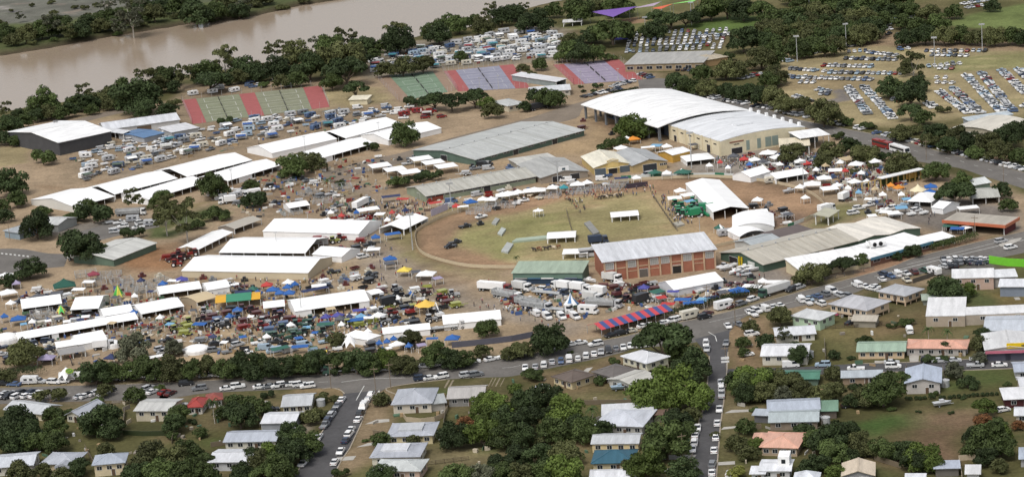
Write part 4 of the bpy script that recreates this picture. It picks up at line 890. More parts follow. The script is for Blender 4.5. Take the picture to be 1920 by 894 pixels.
def sheets(t, L, D, he, rise, n, col, side=0.5, w_=0.9):     # separate paler or rustier roof sheets on the camera-side slope
    for i in range(n):
        x = L*(i+random.uniform(0.3, 0.7))/n; y0, y1 = 0.3, D*side-0.5; f = lambda y: he+rise*y/(D*side)+0.02
        mb = MB(); mb.hexa([(x, y0, f(y0)), (x+w_, y0, f(y0)), (x+w_, y1, f(y1)), (x, y1, f(y1))], [(x, y0, f(y0)+0.04), (x+w_, y0, f(y0)+0.04), (x+w_, y1, f(y1)+0.04), (x, y1, f(y1)+0.04)])
        build('roof_sheet', mb, cm('roof', random.choice(col)), t)
def vents(t, L, y, z, n):
    for i in range(n): build('roof_vent', MB().tube((L*(i+0.5)/n, y, z-0.3), (L*(i+0.5)/n, y, z+0.55), 0.35, 0.35, 8), STEEL, t)
def goods(name, label, polys, n, seed, cols, cat):            # small stall goods, drums, panels, bins: too many to count
    q = random.Random(seed); mb = MB(); got = 0; tries = 0
    while got < n and tries < n*12:
        tries += 1; poly = q.choice(polys); xs = [p[0] for p in poly]; ys = [p[1] for p in poly]; x, y = q.uniform(min(xs), max(xs)), q.uniform(min(ys), max(ys))
        if not inpoly(x, y, poly): continue
        p = U((x, y))
        if taken(p.x, p.y, 0.3): continue
        got += 1; m = q.randrange(len(cols)); k = q.random(); a = q.uniform(0, 3.14); ca_, sa_ = math.cos(a), math.sin(a)
        if k < 0.55: l, w_, h = q.uniform(0.4, 1.6), q.uniform(0.3, 0.9), q.uniform(0.3, 1.2)
        elif k < 0.75: l, w_, h = q.uniform(1.5, 3.2), q.uniform(0.06, 0.25), q.uniform(0.6, 1.5)
        elif k < 0.9: l, w_, h = q.uniform(1.6, 3.2), q.uniform(1.0, 1.8), q.uniform(0.12, 0.5)
        else: mb.tube((p.x, p.y, 0), (p.x, p.y, q.uniform(0.7, 1.3)), 0.35, 0.35, 8, m); continue
        pts = [(p.x+sx*l/2*ca_-sy*w_/2*sa_, p.y+sx*l/2*sa_+sy*w_/2*ca_) for (sx, sy) in ((-1,-1),(1,-1),(1,1),(-1,1))]
        mb.hexa([(X_, Y_, 0.0) for (X_, Y_) in pts], [(X_, Y_, h) for (X_, Y_) in pts], m)
    tag(build(name, mb, [cm('plain', c_) for c_ in cols]), label, cat, None, 'stuff')
# ------------------------------------------------------------------ large showground buildings
GREY = c(196,198,196); LGREY = c(214,216,214); BEIGE = c(200,194,178); DGREEN = c(84,106,92); SAGE = c(150,160,140); CREAM = c(226,214,184); YCREAM = c(222,196,132)
# arched exhibition hall
loc, rz, L, D = rect((1094,195), (1235,237), (1421,211), None, 7.0); FOOT.append((loc.x, loc.y, math.cos(rz), math.sin(rz), L, D))
t = thing('exhibition_hall', 'huge white arched roof hall with seamed panels on tall grey columns', 'hall', loc, rz)
pr = profile('a', D, 7.0, 2.6, 1.0); N = 10
for i in range(N):
    a, b = -1+(L+2)*i/N, -1+(L+2)*(i+1)/N
    build('roof_panel', roof_panel(pr, 'x', a+0.09, b-0.09, 0.35), cm('roof', WHITE), t)
    if i: build('roof_rib', roof_panel([(q, z-0.10) for (q, z) in pr], 'x', a-0.11, a+0.11, 0.3), cm('plain', (0.36, 0.36, 0.36)), t)
col_me = MB().box(-0.6,0.6,-0.35,0.35,0,7.0).mesh('column', cm('wall', c(120,124,128)))
for i in range(8): link('column', col_me, t, (0.8+(L-1.6)*i/7, 0.5, 0))
for i in range(7): link('column', col_me, t, (L-0.7, 0.6+(D-1.2)*i/6, 0)); link('column', col_me, t, (0.7, 0.6+(D-1.2)*i/6, 0))
mb = MB(); mb.box(3, L-1.2, 9, 9.3, 0, 7.5); build('inner_wall', mb, cm('wall', c(96,108,124)), t)
for i in range(5):
    mb = MB(); mb.box(0, L*0.09, -0.1, 0.1, 0.5, 3.6); link('glazed_bay', mb.mesh('glazed_bay', GLASS), t, (5+L*0.17*i, 8.85, 0))
mb = MB(); mb.box(0.2, L-0.2, D-0.3, D-0.05, 0, 6.6); build('rear_wall', mb, cm('wall', CREAM), t)
# cream convention building in front of it
t, L, D = bld('convention_centre', 'cream walled convention centre with broad white roof and two roof hatches', 'building', (1254,234), (1350,265), (1521,241), he=6.6, rise=1.6, roof='ax', wall=c(238,226,194), rc=c(238,240,242), ov=0.05, th=0.25, doors=[('f',0.12,2.2,2.6),('f',0.78,3.2,3.4),('r',0.16,2.6,2.6),('r',0.22,2.6,2.6)])
me_ = MB().box(-1.3,1.3,-0.06,0.02,0,0.55).mesh('slot_window', GLASS)
for u in (0.1,0.26,0.42,0.58,0.74,0.9): on_side(t, 'slot_window', me_, 'f', u, 4.4, L, D)
pil = MB().box(-0.3,0.3,-0.35,0.0,0,6.7).mesh('pilaster', cm('wall', c(232,220,188)))
for i in range(7): on_side(t, 'pilaster', pil, 'f', 0.01+i*0.163, 0, L, D)
for u, w_ in ((0.32,1.6),(0.45,1.8),(0.56,3.0),(0.64,3.0)): on_side(t, 'tall_window', MB().box(-w_/2,w_/2,-0.08,0.02,0,4.2).mesh('tall_window', cm('paint', c(150,164,156))), 'r', u, 0.8, L, D)
on_side(t, 'name_sign', MB().box(-3.4,3.4,-0.12,0,0,0.5).mesh('name_sign', cm('paint', c(150,92,72))), 'r', 0.19, 5.0, L, D)
sg = MB()
for k in range(7): sg.box(-1.4+k*0.4, -1.16+k*0.4, -0.1, 0, 0.05*(k % 2), 0.4+0.08*(k % 3))
on_side(t, 'sign_lettering', sg.mesh('sign_lettering', cm('plain', (0.05,0.05,0.06))), 'r', 0.19, 3.9, L, D)
for (u, v) in ((0.25,0.5),(0.62,0.5)):
    mb = MB(); z = zat(profile('a', D, 6.6, 1.6, 0.05), D*v); mb.box(-2.6,2.6,-4,4,0,0.5); link('roof_hatch', mb.mesh('roof_hatch', cm('roof', c(236,238,240))), t, (L*u, D*v, z-0.15))
fin = MB().box(-0.7,0.7,-0.5,0.5,0,2.4).mesh('roof_fin', cm('wall', WHITE))
for i in range(7): link('roof_fin', fin, t, (L*(0.02+i*0.15), D-0.7, 5.7))
bld('entrance_canopy', 'flat white entrance canopy at the far corner of the convention centre', 'canopy', (1501,259), (1554,252), (1527,243), he=5.5, rise=0.3, roof='sx', wall=c(120,124,120), rc=WHITE, opens='fr', posts=6)
bld('entrance_canopy', 'beige tilted entrance canopy over green glass on the convention centre front', 'canopy', (1463,275), (1517,272), D=(1441,263), he=4.2, rise=0.4, roof='sx', wall=c(120,150,120), rc=c(236,224,196), opens='fr', posts=6)
t, L, D = bld('livestock_shed', 'long low shed with light grey roof and dark green walls beside the dirt yard', 'shed', (891,299), (1095,244), D=(790,277), he=2.7, rise=2.0, roof='gx', wall=c(98,118,106), rc=c(198,200,196), wins=[('f',9,3.4,0.6,1.7)], doors=[('f',0.36,3,2.3),('l',0.5,4,2.4),('f',0.72,3,2.3)])
sheets(t, L, D, 2.7, 2.0, 16, [c(206,208,206), c(188,189,184)]); vents(t, L, D*0.5, 4.8, 9)
t, L, D = bld('long_pavilion', 'long sage green pavilion with grey gabled roof beside the oval fence', 'pavilion', (799,367), (1004,330), D=(746,354), he=2.9, rise=2.0, roof='gx', wall=c(152,162,140), rc=c(196,194,184), wins=[('f',6,8.0,0.5,1.9)], doors=[('l',0.6,3,2.6,c(140,150,135)),('f',0.1,5,2.0,c(150,80,64)),('f',0.55,3,2.4)])
sheets(t, L, D, 2.9, 2.0, 14, [c(204,202,193), c(187,184,173)]); vents(t, L, D*0.5, 5.0, 8)
bld('gabled_shed', 'wide grey gabled shed with a white sign over its dark doorways', 'shed', (1014,333), (1102,320), D=(977,307), he=2.8, rise=1.7, roof='gy', wall=c(164,152,138), rc=c(184,184,180), doors=[('f',0.34,4,2.4),('f',0.72,4,2.4)])
bld('flat_annex', 'pale flat annex roof adjoining the rear of the grey gabled shed', 'building', (972,308), (1044,297), D=(948,300), he=2.8, rise=0.2, roof='sx', wall=c(170,164,150), rc=c(206,204,196))
sg = thing('notice_board', 'square white notice board with a red board below on the grey shed front', 'sign', (U((1058,338))[0], U((1058,338))[1], 0), heading((1014,343),(1102,330)))
build('board', MB().box(-2.2,2.2,-0.25,-0.1,3.6,6.0), cm('paint', WHITE), sg); build('lower_board', MB().box(-2.4,2.4,-0.25,-0.1,1.4,3.4), cm('paint', c(150,110,92)), sg); build('post', MB().box(-0.15,0.15,-0.1,0.1,0,5.6), STEEL, sg)
build('emblem', MB().box(-0.7,0.7,-0.3,-0.24,4.3,5.3), cm('plain', c(70,90,100)), sg)
t, L, D = bld('show_hall', 'yellow walled hall with cream roof, stepped pediment and grey roller doors', 'hall', (1114,314), (1183,306), D=(1081,294), he=3.5, rise=2.0, roof='gy', wall=YCREAM, rc=c(244,238,218), doors=[('f',0.16,4.6,2.7,c(96,108,118)),('f',0.5,3.6,2.3),('f',0.84,4.6,2.7,c(96,108,118))])
build('pediment', MB().box(L*0.36,L*0.66,-0.35,0.4,2.8,5.6), cm('wall', YCREAM), t); build('pediment_cap', MB().extr([(L*0.33,-0.5,5.6),(L*0.69,-0.5,5.6),(L*0.51,-0.5,6.5)], (0,1.2,0)), cm('roof', c(240,228,196)), t); build('door_hood', MB().box(L*0.34,L*0.68,-1.4,-0.36,2.5,2.65), cm('wall', c(240,228,190)), t)
bld('gabled_hall', 'grey roofed gabled hall with tan walls and one central roller door', 'hall', (1186,310), (1250,301), D=(1153,288), he=3.4, rise=1.8, roof='gy', wall=c(196,174,130), rc=c(186,188,188), doors=[('f',0.5,6.0,2.9,c(52,60,70))], wins=[('f',[0.84,0.95],1.4,0.8,1.7)])
bld('small_hall', 'small yellow walled building with white roof below the arched hall', 'building', (1261,290), (1293,282), D=(1238,284), he=3.6, rise=1.0, roof='gx', wall=c(214,170,84), rc=WHITE)
marquee('white peaked marquee beside the small yellow building', (1288,303), (1340,297), (1326,287), he=2.6, rise=1.8, roof='hx', opens='fr')
# brick grandstand
t, L, D = bld('brick_grandstand', 'long red brick grandstand with cream pilasters and white metal roof', 'grandstand', (1132,490), (1340,466), D=(1117,467), he=7.2, rise=1.6, roof='sx', wall=c(172,114,92), rc=c(224,226,230), ov=0.8)
sheets(t, L, D, 7.2, 1.6, 12, [c(217,219,223), c(230,232,236)], 1.0)
for i in range(11): on_side(t, 'pilaster', MB().box(-0.28,0.28,-0.3,0,0,7.0).mesh('pilaster', cm('wall', c(206,176,146))), 'f', 0.003+i*0.0994, 0, L, D)
for i in range(10):
    u = (i+0.5)/10
    if i in (0,2,4,5,7,9):
        wf = on_side(t, 'window', MB().box(-L/20+0.5,L/20-0.5,-0.1,0.02,-0.1,2.3).mesh('window', WINFR), 'f', u, 4.1, L, D)
        for q_ in range(4): build('pane', MB().box(-L/20+0.65+q_*(L/10-1.3)/4, -L/20+0.65+(q_+0.9)*(L/10-1.3)/4, -0.14, -0.1, 0.1, 2.1), cm('paint', c(170,168,162)), wf)
    else: on_side(t, 'cream_band', MB().box(-L/20+0.3,L/20-0.3,-0.12,0,0,0.35).mesh('cream_band', cm('wall', c(206,176,146))), 'f', u, 4.0, L, D)
    if i in (3,6): on_side(t, 'door', door_mesh(L/10-1.0, 2.9, cm('paint', c(110,104,98) if i == 3 else (0.02,0.02,0.02))), 'f', u, 0, L, D)
    if i % 2 == 0: on_side(t, 'cream_band', MB().box(-L/20+0.3,L/20-0.3,-0.1,0,0,0.25).mesh('cream_band', cm('wall', c(206,176,146))), 'f', u, 2.6, L, D)
t, L, D = bld('green_stall_building', 'low green stall building with dark blue lower wall and serving hatches', 'building', (961,511), (1091,510), D=(974,496), he=4.2, rise=1.2, roof='sx', wall=c(112,138,124), rc=c(170,186,166), ov=0.4)
build('lower_wall', MB().box(0.1,L-0.1,-0.14,0.02,0,1.9), cm('wall', c(52,70,92)), t)
for u, col in ((0.12,c(170,170,168)),(0.31,c(90,130,160)),(0.5,WHITE),(0.84,c(120,130,150))): on_side(t, 'serving_hatch', MB().box(-2.2,2.2,-0.5,-0.1,0,0.3).mesh('serving_hatch', cm('paint', col)), 'f', u, 2.0, L, D)
t, L, D = bld('exhibit_shed', 'long beige roofed exhibit shed with dark green walls and yellow entrance posts', 'shed', (1431,495), (1609,450), D=(1345,474), he=2.9, rise=2.2, roof='gx', wall=DGREEN, rc=c(200,194,180), doors=[('l',0.3,4.5,2.4),('l',0.72,3.6,2.4,c(210,212,205))])
sheets(t, L, D, 2.9, 2.2, 13, [c(207,201,188), c(193,186,171)]); vents(t, L, D*0.5, 5.2, 7)
for u in (0.3,0.66): on_side(t, 'wall_banner', MB().box(-3.2,3.2,-0.12,0,0,1.1).mesh('wall_banner', cm('paint', c(222,218,206))), 'f', u, 1.3, L, D)
for u in (0.46,0.52): on_side(t, 'yellow_post', MB().box(-0.3,0.3,-0.6,-0.2,0,3.4).mesh('yellow_post', cm('paint', c(230,200,40))), 'l', u, 0, L, D)
bld('multi_gable_shed', 'broad cream roofed shed with several parallel roof bays and green front wall', 'shed', (1610,451), (1725,427), D=(1529,433), he=2.8, rise=0.9, roof='wy', wall=c(92,114,98), rc=c(240,234,222), ov=0.3)
bld('white_hall', 'long white roofed hall with cream end wall behind the roadside trees', 'hall', (1501,506), (1632,483), D=(1468,494), he=3.2, rise=1.6, roof='sx', wall=c(226,212,178), rc=WHITE, wins=[('f',6,2.5,1.2,1.4)])
t, L, D = bld('blue_fascia_hall', 'white roofed hall with a long blue fascia facing the main road', 'hall', (1632,483), (1746,452), D=(1607,464), he=3.2, rise=0.8, roof='sx', wall=c(128,96,82), rc=WHITE, wins=[('f',5,3.0,1.2,1.2)])
build('fascia', MB().box(-0.3,L+0.3,-0.75,-0.5,2.3,3.3), cm('paint', c(86,134,156)), t)
marquee('narrow white stall roof continuing the blue fascia hall', (1746,453), (1790,443), D=(1728,445), he=3.4, rise=0.6, roof='sx', opens='f')
vt = thing('roof_ventilator', 'fat white roof ventilator with two round black mouths on the blue fascia hall', 'ventilator', tuple(U((1646,462), 3.7)[:2])+(3.6,), 0.35)
build('drum', MB().tube((-3.4,0,1.3),(2.6,0,1.3),1.5,1.3,12), cm('paint', WHITE), vt); build('cowl', MB().tube((-3.6,0.2,1.6),(-4.6,0.3,1.1),1.3,0.6,10), cm('paint', WHITE), vt)
for x in (-2.0, 0.4): build('vent_mouth', MB().tube((x,-1.25,1.35),(x,-1.6,1.35),0.75,0.75,10), DARK, vt)
bld('brown_shed', 'brown roofed low shed behind the long beige exhibit shed', 'shed', (1464,449), (1530,433), D=(1438,438), he=2.6, rise=0.6, roof='sx', wall=c(104,88,76), rc=c(112,100,96), wins=[('f',8,1.6,1.0,1.2)])
bld('grey_roofed_office', 'small grey roofed office with white front beside the brown shed', 'office', (1414,461), (1464,448), D=(1384,450), he=3.0, rise=1.1, roof='gx', wall=c(206,206,200), rc=c(186,192,194), wins=[('f',5,1.4,1.1,1.4)])
bld('shade_shelter', 'tilted olive shade roof on posts beside the oval grass', 'shelter', (1553,406), (1572,394), D=(1533,402), he=3.4, rise=0.6, roof='sx', wall=c(150,150,130), rc=c(196,194,172), opens='fblr', posts=6)
t, L, D = bld('service_station_canopy', 'big flat roofed service station with orange red fascia at the road corner', 'service station', (1774,412), (1882,421), (1913,409), he=4.0, rise=0.15, roof='sx', wall=c(110,60,60), rc=c(190,182,168), opens='f', posts=9, ov=0.8)
build('fascia', MB().box(-1.1,L+1.1,-1.15,-0.85,3.0,4.1), cm('paint', c(206,120,88)), t); build('fascia', MB().box(L+0.85,L+1.15,-0.85,D+1.1,3.0,4.1), cm('paint', c(206,120,88)), t)
bld('site_office', 'grey roofed cream office beside the shrubs near the service station', 'office', (1824,371), (1873,368), (1863,351), he=2.8, rise=1.5, roof='gx', wall=c(196,188,170), rc=c(190,190,182), opens='f', posts=5, wins=[('b',3,2,1,1)])
bld('green_shed', 'small pale green shed with white roof near the arena road corner', 'shed', (1828,346), (1856,341), D=(1820,336), he=2.8, rise=1.2, roof='gx', wall=c(130,150,136), rc=c(224,228,226))
# left end: open sided pavilion, sheds
t, L, D = bld('netted_pavilion', 'large white roofed open pavilion with dark netted sides by the river trees', 'pavilion', (14,247), (110,267), (184,241), he=6.4, rise=2.4, roof='gy', wall=c(84,84,86), rc=WHITE, posts=9, ov=0.6)
bld('lean_to', 'low white lean-to roof joined to the netted pavilion', 'shelter', (184,244), (231,250), D=(172,238), he=3.4, rise=0.5, roof='sx', wall=c(100,96,92), rc=c(222,224,226), opens='fr', posts=6)
for (x, y) in ((104,228),(128,233),(152,238)):
    h = thing('roof_vent', 'small dark roof vent on the netted pavilion', 'vent', tuple(U((x, y), 7.6)[:2])+(7.3,), 0.2, 'vents on the netted pavilion roof'); build('vent_cap', MB().box(-1.2,1.2,-0.5,0.5,0.25,0.8), cm('plain', (0.2,0.2,0.2)), h); build('vent_base', MB().box(-1.0,1.0,-0.4,0.4,-0.6,0.25), cm('plain', (0.5,0.5,0.5)), h)
bld('white_shed', 'long white gabled shed with a brown door behind the netted pavilion', 'shed', (197,243), (336,224), D=(178,233), he=3.6, rise=1.9, roof='gx', wall=c(216,216,214), rc=c(226,228,232), doors=[('f',0.52,7,2.8,c(120,102,84)),('f',0.2,3,2.6,c(200,90,60))])
bld('white_lean_to', 'white flat roofed lean-to at the end of the white shed', 'shed', (322,248), (371,239), D=(300,240), he=3.0, rise=0.3, roof='sx', wall=c(190,190,188), rc=c(226,226,228))
bld('blue_roofed_shed', 'low shed with a faded blue roof below the white shed', 'shed', (270,258), (307,249), D=(238,247), he=2.6, rise=0.6, roof='gx', wall=c(180,184,190), rc=c(106,140,180))
bld('green_walled_shed', 'pale grey roofed shed with green walls beside the big round tree', 'shed', (213,486), (292,455), D=(139,479), he=2.8, rise=1.4, roof='gx', wall=c(104,124,108), rc=c(216,216,210))
bld('old_cottage', 'small grey roofed cottage half hidden by trees at the yard road', 'cottage', (74,419), (108,421), (118,406), he=3.2, rise=1.3, roof='gx', wall=c(170,172,168), rc=c(204,206,204), wins=[('f',2,1.2,1,1.2)])
bld('old_cottage', 'blue-grey cottage at the left edge behind a dark tree', 'cottage', (8,432), (36,436), (40,414), he=3.0, rise=1.4, roof='hx', wall=c(150,166,176), rc=c(170,176,180))
bld('cream_hut', 'small cream hut on the bare slope between the court pads', 'hut', (655,187), (688,186), (686,181), he=2.8, rise=0.6, roof='sx', wall=c(226,216,186), rc=c(240,232,208))
# top: club house, sheds near courts
bld('club_building', 'flat grey roofed club building with cream and blue awnings by the car yard', 'building', (1172,121), (1318,117), (1350,96), he=4.0, rise=0.3, roof='sx', wall=c(170,150,120), rc=c(182,180,174), wins=[('f',8,3,1.5,1.2)])
bld('club_annex', 'low tan roofed annex stepping off the grey club building', 'building', (1318,114), (1364,106), (1372,92), he=3.6, rise=0.8, roof='hx', wall=c(180,150,110), rc=c(190,178,156))
canopy_thing('awning', 'cream awning along the front of the grey club building', (1222,120), 40, c(220,206,168), 'flat', 2.6, 0.5, 0.05, None, 0.3, 'awning'); canopy_thing('awning', 'dark blue awning along the front of the grey club building', (1258,118), 25, c(60,84,120), 'flat', 2.6, 0.5, 0.05, None, 0.45, 'awning'); canopy_thing('awning', 'pointed tan porch roof at the grey club building entrance', (1290,116), 30, c(190,172,140), 'pyr', 2.8, 1.6, 0.1, None, 0.8, 'porch')
bld('court_clubhouse', 'long white roofed clubhouse beside the mauve courts', 'clubhouse', (1043,153), (1061,149), D=(1019,128), he=3.0, rise=0.4, roof='sy', wall=c(150,160,160), rc=c(228,228,230), opens='f', posts=5)
bld('white_roofed_shed', 'long narrow white roofed shed below the mauve courts', 'shed', (994,174), (1069,168), (1067,160), he=3.0, rise=0.5, roof='sx', wall=c(196,190,176), rc=c(224,226,228), wins=[('f',6,1.5,0.8,1.4)])
bld('caretaker_house', 'grey roofed cream house among trees near the parked semi trailer', 'house', (953,199), (985,193), D=(940,188), he=3.0, rise=1.2, roof='hx', wall=c(214,204,180), rc=c(196,198,196), wins=[('f',3,1.3,1,1.2)])
bld('wave_roof_centre', 'low building with a pale wavy curved roof at the edge of the car park', 'building', (1784,240), (1868,248), (1925,226), he=3.6, rise=1.4, roof='ay', wall=c(180,172,152), rc=c(224,218,204), wins=[('f',6,2.4,1.4,1.0)])
bld('wave_roof_annex', 'pale blue-grey roof strip behind the wavy roofed building', 'building', (1816,226), (1898,214), (1893,210), he=3.8, rise=0.5, roof='sx', wall=c(170,176,180), rc=c(196,206,212))
bld('picnic_shelter', 'white roofed picnic shelter in the riverside park', 'shelter', (1056,42), (1090,40), (1088,36), he=2.8, rise=0.8, roof='gx', wall=c(160,150,130), rc=c(214,214,212), opens='fblr', posts=6)
# ------------------------------------------------------------------ tennis court pads
def pad(label, TL, TR, BR, BL, bands, ncourt=4):
    q = [U(p) for p in (BL, BR, TR, TL)]; ctr = sum(q, Vector())/4
    t = thing('tennis_court_pad', label, 'tennis court', (ctr.x, ctr.y, 0)); 
    def P_(u, v): p = q[0]*(1-u)*(1-v)+q[1]*u*(1-v)+q[2]*u*v+q[3]*(1-u)*v; return (p.x-ctr.x, p.y-ctr.y)
    def strip(name, u0_, u1_, v0_, v1_, z, m):
        mb = MB(); b = [P_(u0_, v0_), P_(u1_, v0_), P_(u1_, v1_), P_(u0_, v1_)]; mb.hexa([(x, y, 0.0) for (x, y) in b], [(x, y, z) for (x, y) in b]); return build(name, mb, m, t)
    for (u0_, u1_, col, k) in bands:
        if k == 0: strip('surround', u0_, u1_, 0, 1, 0.06, cm('wall', col))
        else:
            strip('surround', u0_, u1_, 0, 1, 0.05, cm('wall', tuple(v*0.75 for v in col)))
            for i in range(ncourt):
                strip('court', u0_+0.002, u1_-0.002, (i+0.03)/ncourt, (i+0.97)/ncourt, 0.08, cm('wall', col))
                um = (u0_+u1_)/2
                cl = MB(); a, b = P_(um, (i+0.15)/ncourt), P_(um, (i+0.85)/ncourt); d = Vector((b[0]-a[0], b[1]-a[1])).normalized()*0; n = Vector((-(b[1]-a[1]), b[0]-a[0])).normalized()*0.06
                cl.hexa([(a[0]-n.x, a[1]-n.y, 0.08), (a[0]+n.x, a[1]+n.y, 0.08), (b[0]+n.x, b[1]+n.y, 0.08), (b[0]-n.x, b[1]-n.y, 0.08)], [(a[0]-n.x, a[1]-n.y, 1.0), (a[0]+n.x, a[1]+n.y, 1.0), (b[0]+n.x, b[1]+n.y, 1.0), (b[0]-n.x, b[1]-n.y, 1.0)])
                build('net', cl, cm('plain', (0.06,0.06,0.06)), t)
                ln = MB(); du = (u1_-u0_)*0.16
                for (ua, ub, va, vb) in ((u0_+du,u1_-du,0.2,0.214),(u0_+du,u1_-du,0.786,0.8),(u0_+du,u0_+du+0.003,0.2,0.8),(u1_-du-0.003,u1_-du,0.2,0.8)):
                    pts = [P_(ua,(i+va)/ncourt), P_(ub,(i+va)/ncourt), P_(ub,(i+vb)/ncourt), P_(ua,(i+vb)/ncourt)]; ln.poly([(x, y, 0.09) for (x, y) in pts])
                build('court_lines', ln, LINE, t)['kind'] = 'stuff'
    fc = MB()
    for (va, vb, ua, ub) in ((0,0,0,1),(1,1,0,1),(0,1,0,0),(0,1,1,1)):
        n = 14
        for i in range(n+1):
            s_ = i/n; x, y = P_(ua+(ub-ua)*s_, va+(vb-va)*s_); fc.box(x-0.05,x+0.05,y-0.05,y+0.05,0,3.2)
    build('fence_posts', fc, STEEL, t)['kind'] = 'stuff'
RED = c(172,98,96); OLV = c(140,144,118); MAUVE = c(152,152,168); BRN = c(158,134,114); GRN = c(124,146,122)
pad('green courts with three red bands nearest the white shed', (341,188), (602,161), (618,201), (361,233), [(0,0.10,RED,0),(0.10,0.41,OLV,1),(0.41,0.52,RED,0),(0.52,0.87,c(142,144,120),1),(0.87,1,RED,0)])
pad('faded green courts with brown surrounds between two other pads', (704,144), (829,133), (854,170), (749,191), [(0,0.2,BRN,0),(0.2,0.86,GRN,1),(0.86,1,BRN,0)])
pad('mauve courts with red ends beside the faded green courts', (832,134), (962,121), (994,165), (859,172), [(0,0.17,RED,0),(0.17,0.80,MAUVE,1),(0.80,1,RED,0)])
pad('mauve courts with red ends and dark fence by the clubhouse', (1037,122), (1160,112), (1205,149), (1076,159), [(0,0.16,RED,0),(0.16,0.78,c(160,150,170),1),(0.78,1,RED,0)])
# ------------------------------------------------------------------ marquees
M_ = marquee
M_('long white marquee at the upper end beside the camp, left of the big grey shed', (510,287), (631,260), D=(462,277), he=3.2, rise=2.6, opens='r', roof='gx')
M_('long white marquee directly behind the bushy tree by the grey shed', (648,259), (752,231), D=(614,246), he=3.2, rise=2.4, opens='l')
M_('white marquee with open dark bays along its front and a blue-doored site office below', (580,303), (703,268), D=(545,291), he=3.2, rise=2.2, opens='f', bays=[('f',0.0,0.35)])
M_('white marquee whose end reaches the internal road near the small canopies', (728,263), (827,240), D=(682,252), he=3.2, rise=2.2, opens='', bays=())
M_('white marquee with dark open gable end in the upper tent row', (351,331), (472,300), D=(310,315), he=3.2, rise=2.6, opens='fl', bays=[('f',0.0,0.1)])
M_('white marquee in the lower tent row behind the fig tree', (427,339), (527,309), D=(394,326), he=3.2, rise=2.2, opens='fl', bays=[('f',0.2,0.45)])
M_('white marquee with shadowed open end beside the camp vehicles', (215,364), (332,334), D=(165,351), he=3.2, rise=2.6, opens='fl', bays=[('f',0.1,0.3)])
M_('white marquee of the lower row with open bays above the green bushes', (278,374), (388,341), D=(250,361), he=3.2, rise=2.2, opens='f')
M_('white marquee set crosswise at the end of the tent rows', (58,374), (140,388), (215,368), he=3.2, rise=2.6, roof='gy', opens='r', wall=c(226,224,216))
M_('broad white marquee with seamed roof panels and closed front wall near the food stalls', (493,433), (672,438), (703,413), he=3.4, rise=2.8, opens='', panels=9)
M_('white marquee with a red machinery display under its open end', (411,473), (572,474), (614,445), he=3.4, rise=2.6, opens='fr', panels=2)
M_('largest low white marquee with tan shaded front wall facing the stalls', (341,507), (577,511), (618,481), he=3.4, rise=2.6, opens='', wall=c(214,200,172))
M_('small white pavilion tent with an arched doorway joined to the big marquees', (586,476), (640,481), (650,464), he=3.0, rise=1.8, opens='')
M_('narrow open white marquee roof above the red machinery rows', (372,467), (436,435), D=(338,463), he=3.0, rise=1.2, opens='fblr')
M_('grey canvas marquee roof beside the green grass bank', (440,429), (490,411), D=(408,426), he=2.8, rise=1.2, opens='fr', rc=c(190,184,172), wall=c(160,150,140))
M_('sprawling white marquee with sagging roof beside the dark green tent', (42,578), (115,568), (150,547), he=2.8, rise=2.2, opens='f')
M_('white marquee wing with a dark green end curtain', (133,580), (184,577), (178,554), he=2.8, rise=2.4, opens='f', wall=c(210,214,206))
M_('very long narrow white marquee with open front facing the bare yard', (36,636), (258,597), D=(18,625), he=2.8, rise=1.4, opens='f', bays=[('f',0.0,0.10),('f',0.27,0.33)])
M_('white open-front marquee with two small roof marks beside the tan canopy', (266,588), (344,573), D=(238,573), he=2.8, rise=1.8, opens='f')
M_('short cream-white marquee between the long marquees', (195,592), (249,583), (236,572), he=2.8, rise=1.8, opens='f')
M_('white marquee with open dark front behind the tan canopy', (300,551), (377,540), (366,527), he=2.8, rise=1.6, opens='f')
M_('small white domed marquee next to the tan canopy', (389,543), (430,536), (420,526), he=2.8, rise=1.6, roof='ax', opens='r')
M_('tan canvas canopy with a curved roof', (370,566), (406,556), (388,544), he=2.8, rise=1.0, roof='ax', opens='fr', rc=c(216,196,160), wall=c(180,164,140))
M_('large white marquee with three wide open bays among the machinery displays', (554,583), (692,563), D=(524,564), he=3.2, rise=2.2, opens='f', posts=7, bays=[('f',0.0,0.22),('f',0.86,1.0)])
M_('white annex tent with red contents at the end of the three-bay marquee', (495,577), (533,573), (513,563), he=2.8, rise=1.2, opens='fl')
M_('small flat white annex tent at the far end of the three-bay marquee', (697,552), (718,547), (703,541), he=2.6, rise=0.6, opens='fr')
M_('plain white marquee with closed walls beside the single round tree', (832,607), (939,597), (912,584), he=3.0, rise=2.0, opens='l')
M_('jumbled low white marquee behind the blue gazebos', (719,625), (806,616), (798,607), he=2.8, rise=1.4, opens='l')
M_('white pyramid marquee next to the star shaped tent', (690,637), (713,628), D=(672,618), he=2.8, rise=1.8, roof='hx', opens='')
M_('closed white marquee in front of the brick grandstand with blue lined end', (1264,543), (1356,525), (1333,510), he=3.0, rise=2.0, opens='', wall=c(222,224,228), panels=5)
M_('long white grandstand marquee on the oval beside the green machinery', (1337,397), (1403,390), D=(1292,343), he=4.2, rise=1.6, roof='gy', opens='f', panels=0)
M_('wide white arched marquee on the oval', (1374,428), (1451,424), (1430,401), he=4.0, rise=2.0, roof='ay', opens='', wall=c(222,222,220))
M_('white curved-front marquee with glazed end below the arched marquee', (1387,443), (1437,435), D=(1378,429), he=3.2, rise=1.6, roof='ay', opens='f')
M_('white walled marquee outside the oval fence beside the green barriers', (1407,332), (1444,321), D=(1376,326), he=3.0, rise=2.0, opens='')
M_('white marquee with a row of windows outside the oval fence', (1456,335), (1515,325), D=(1441,325), he=3.0, rise=1.6, opens='f')
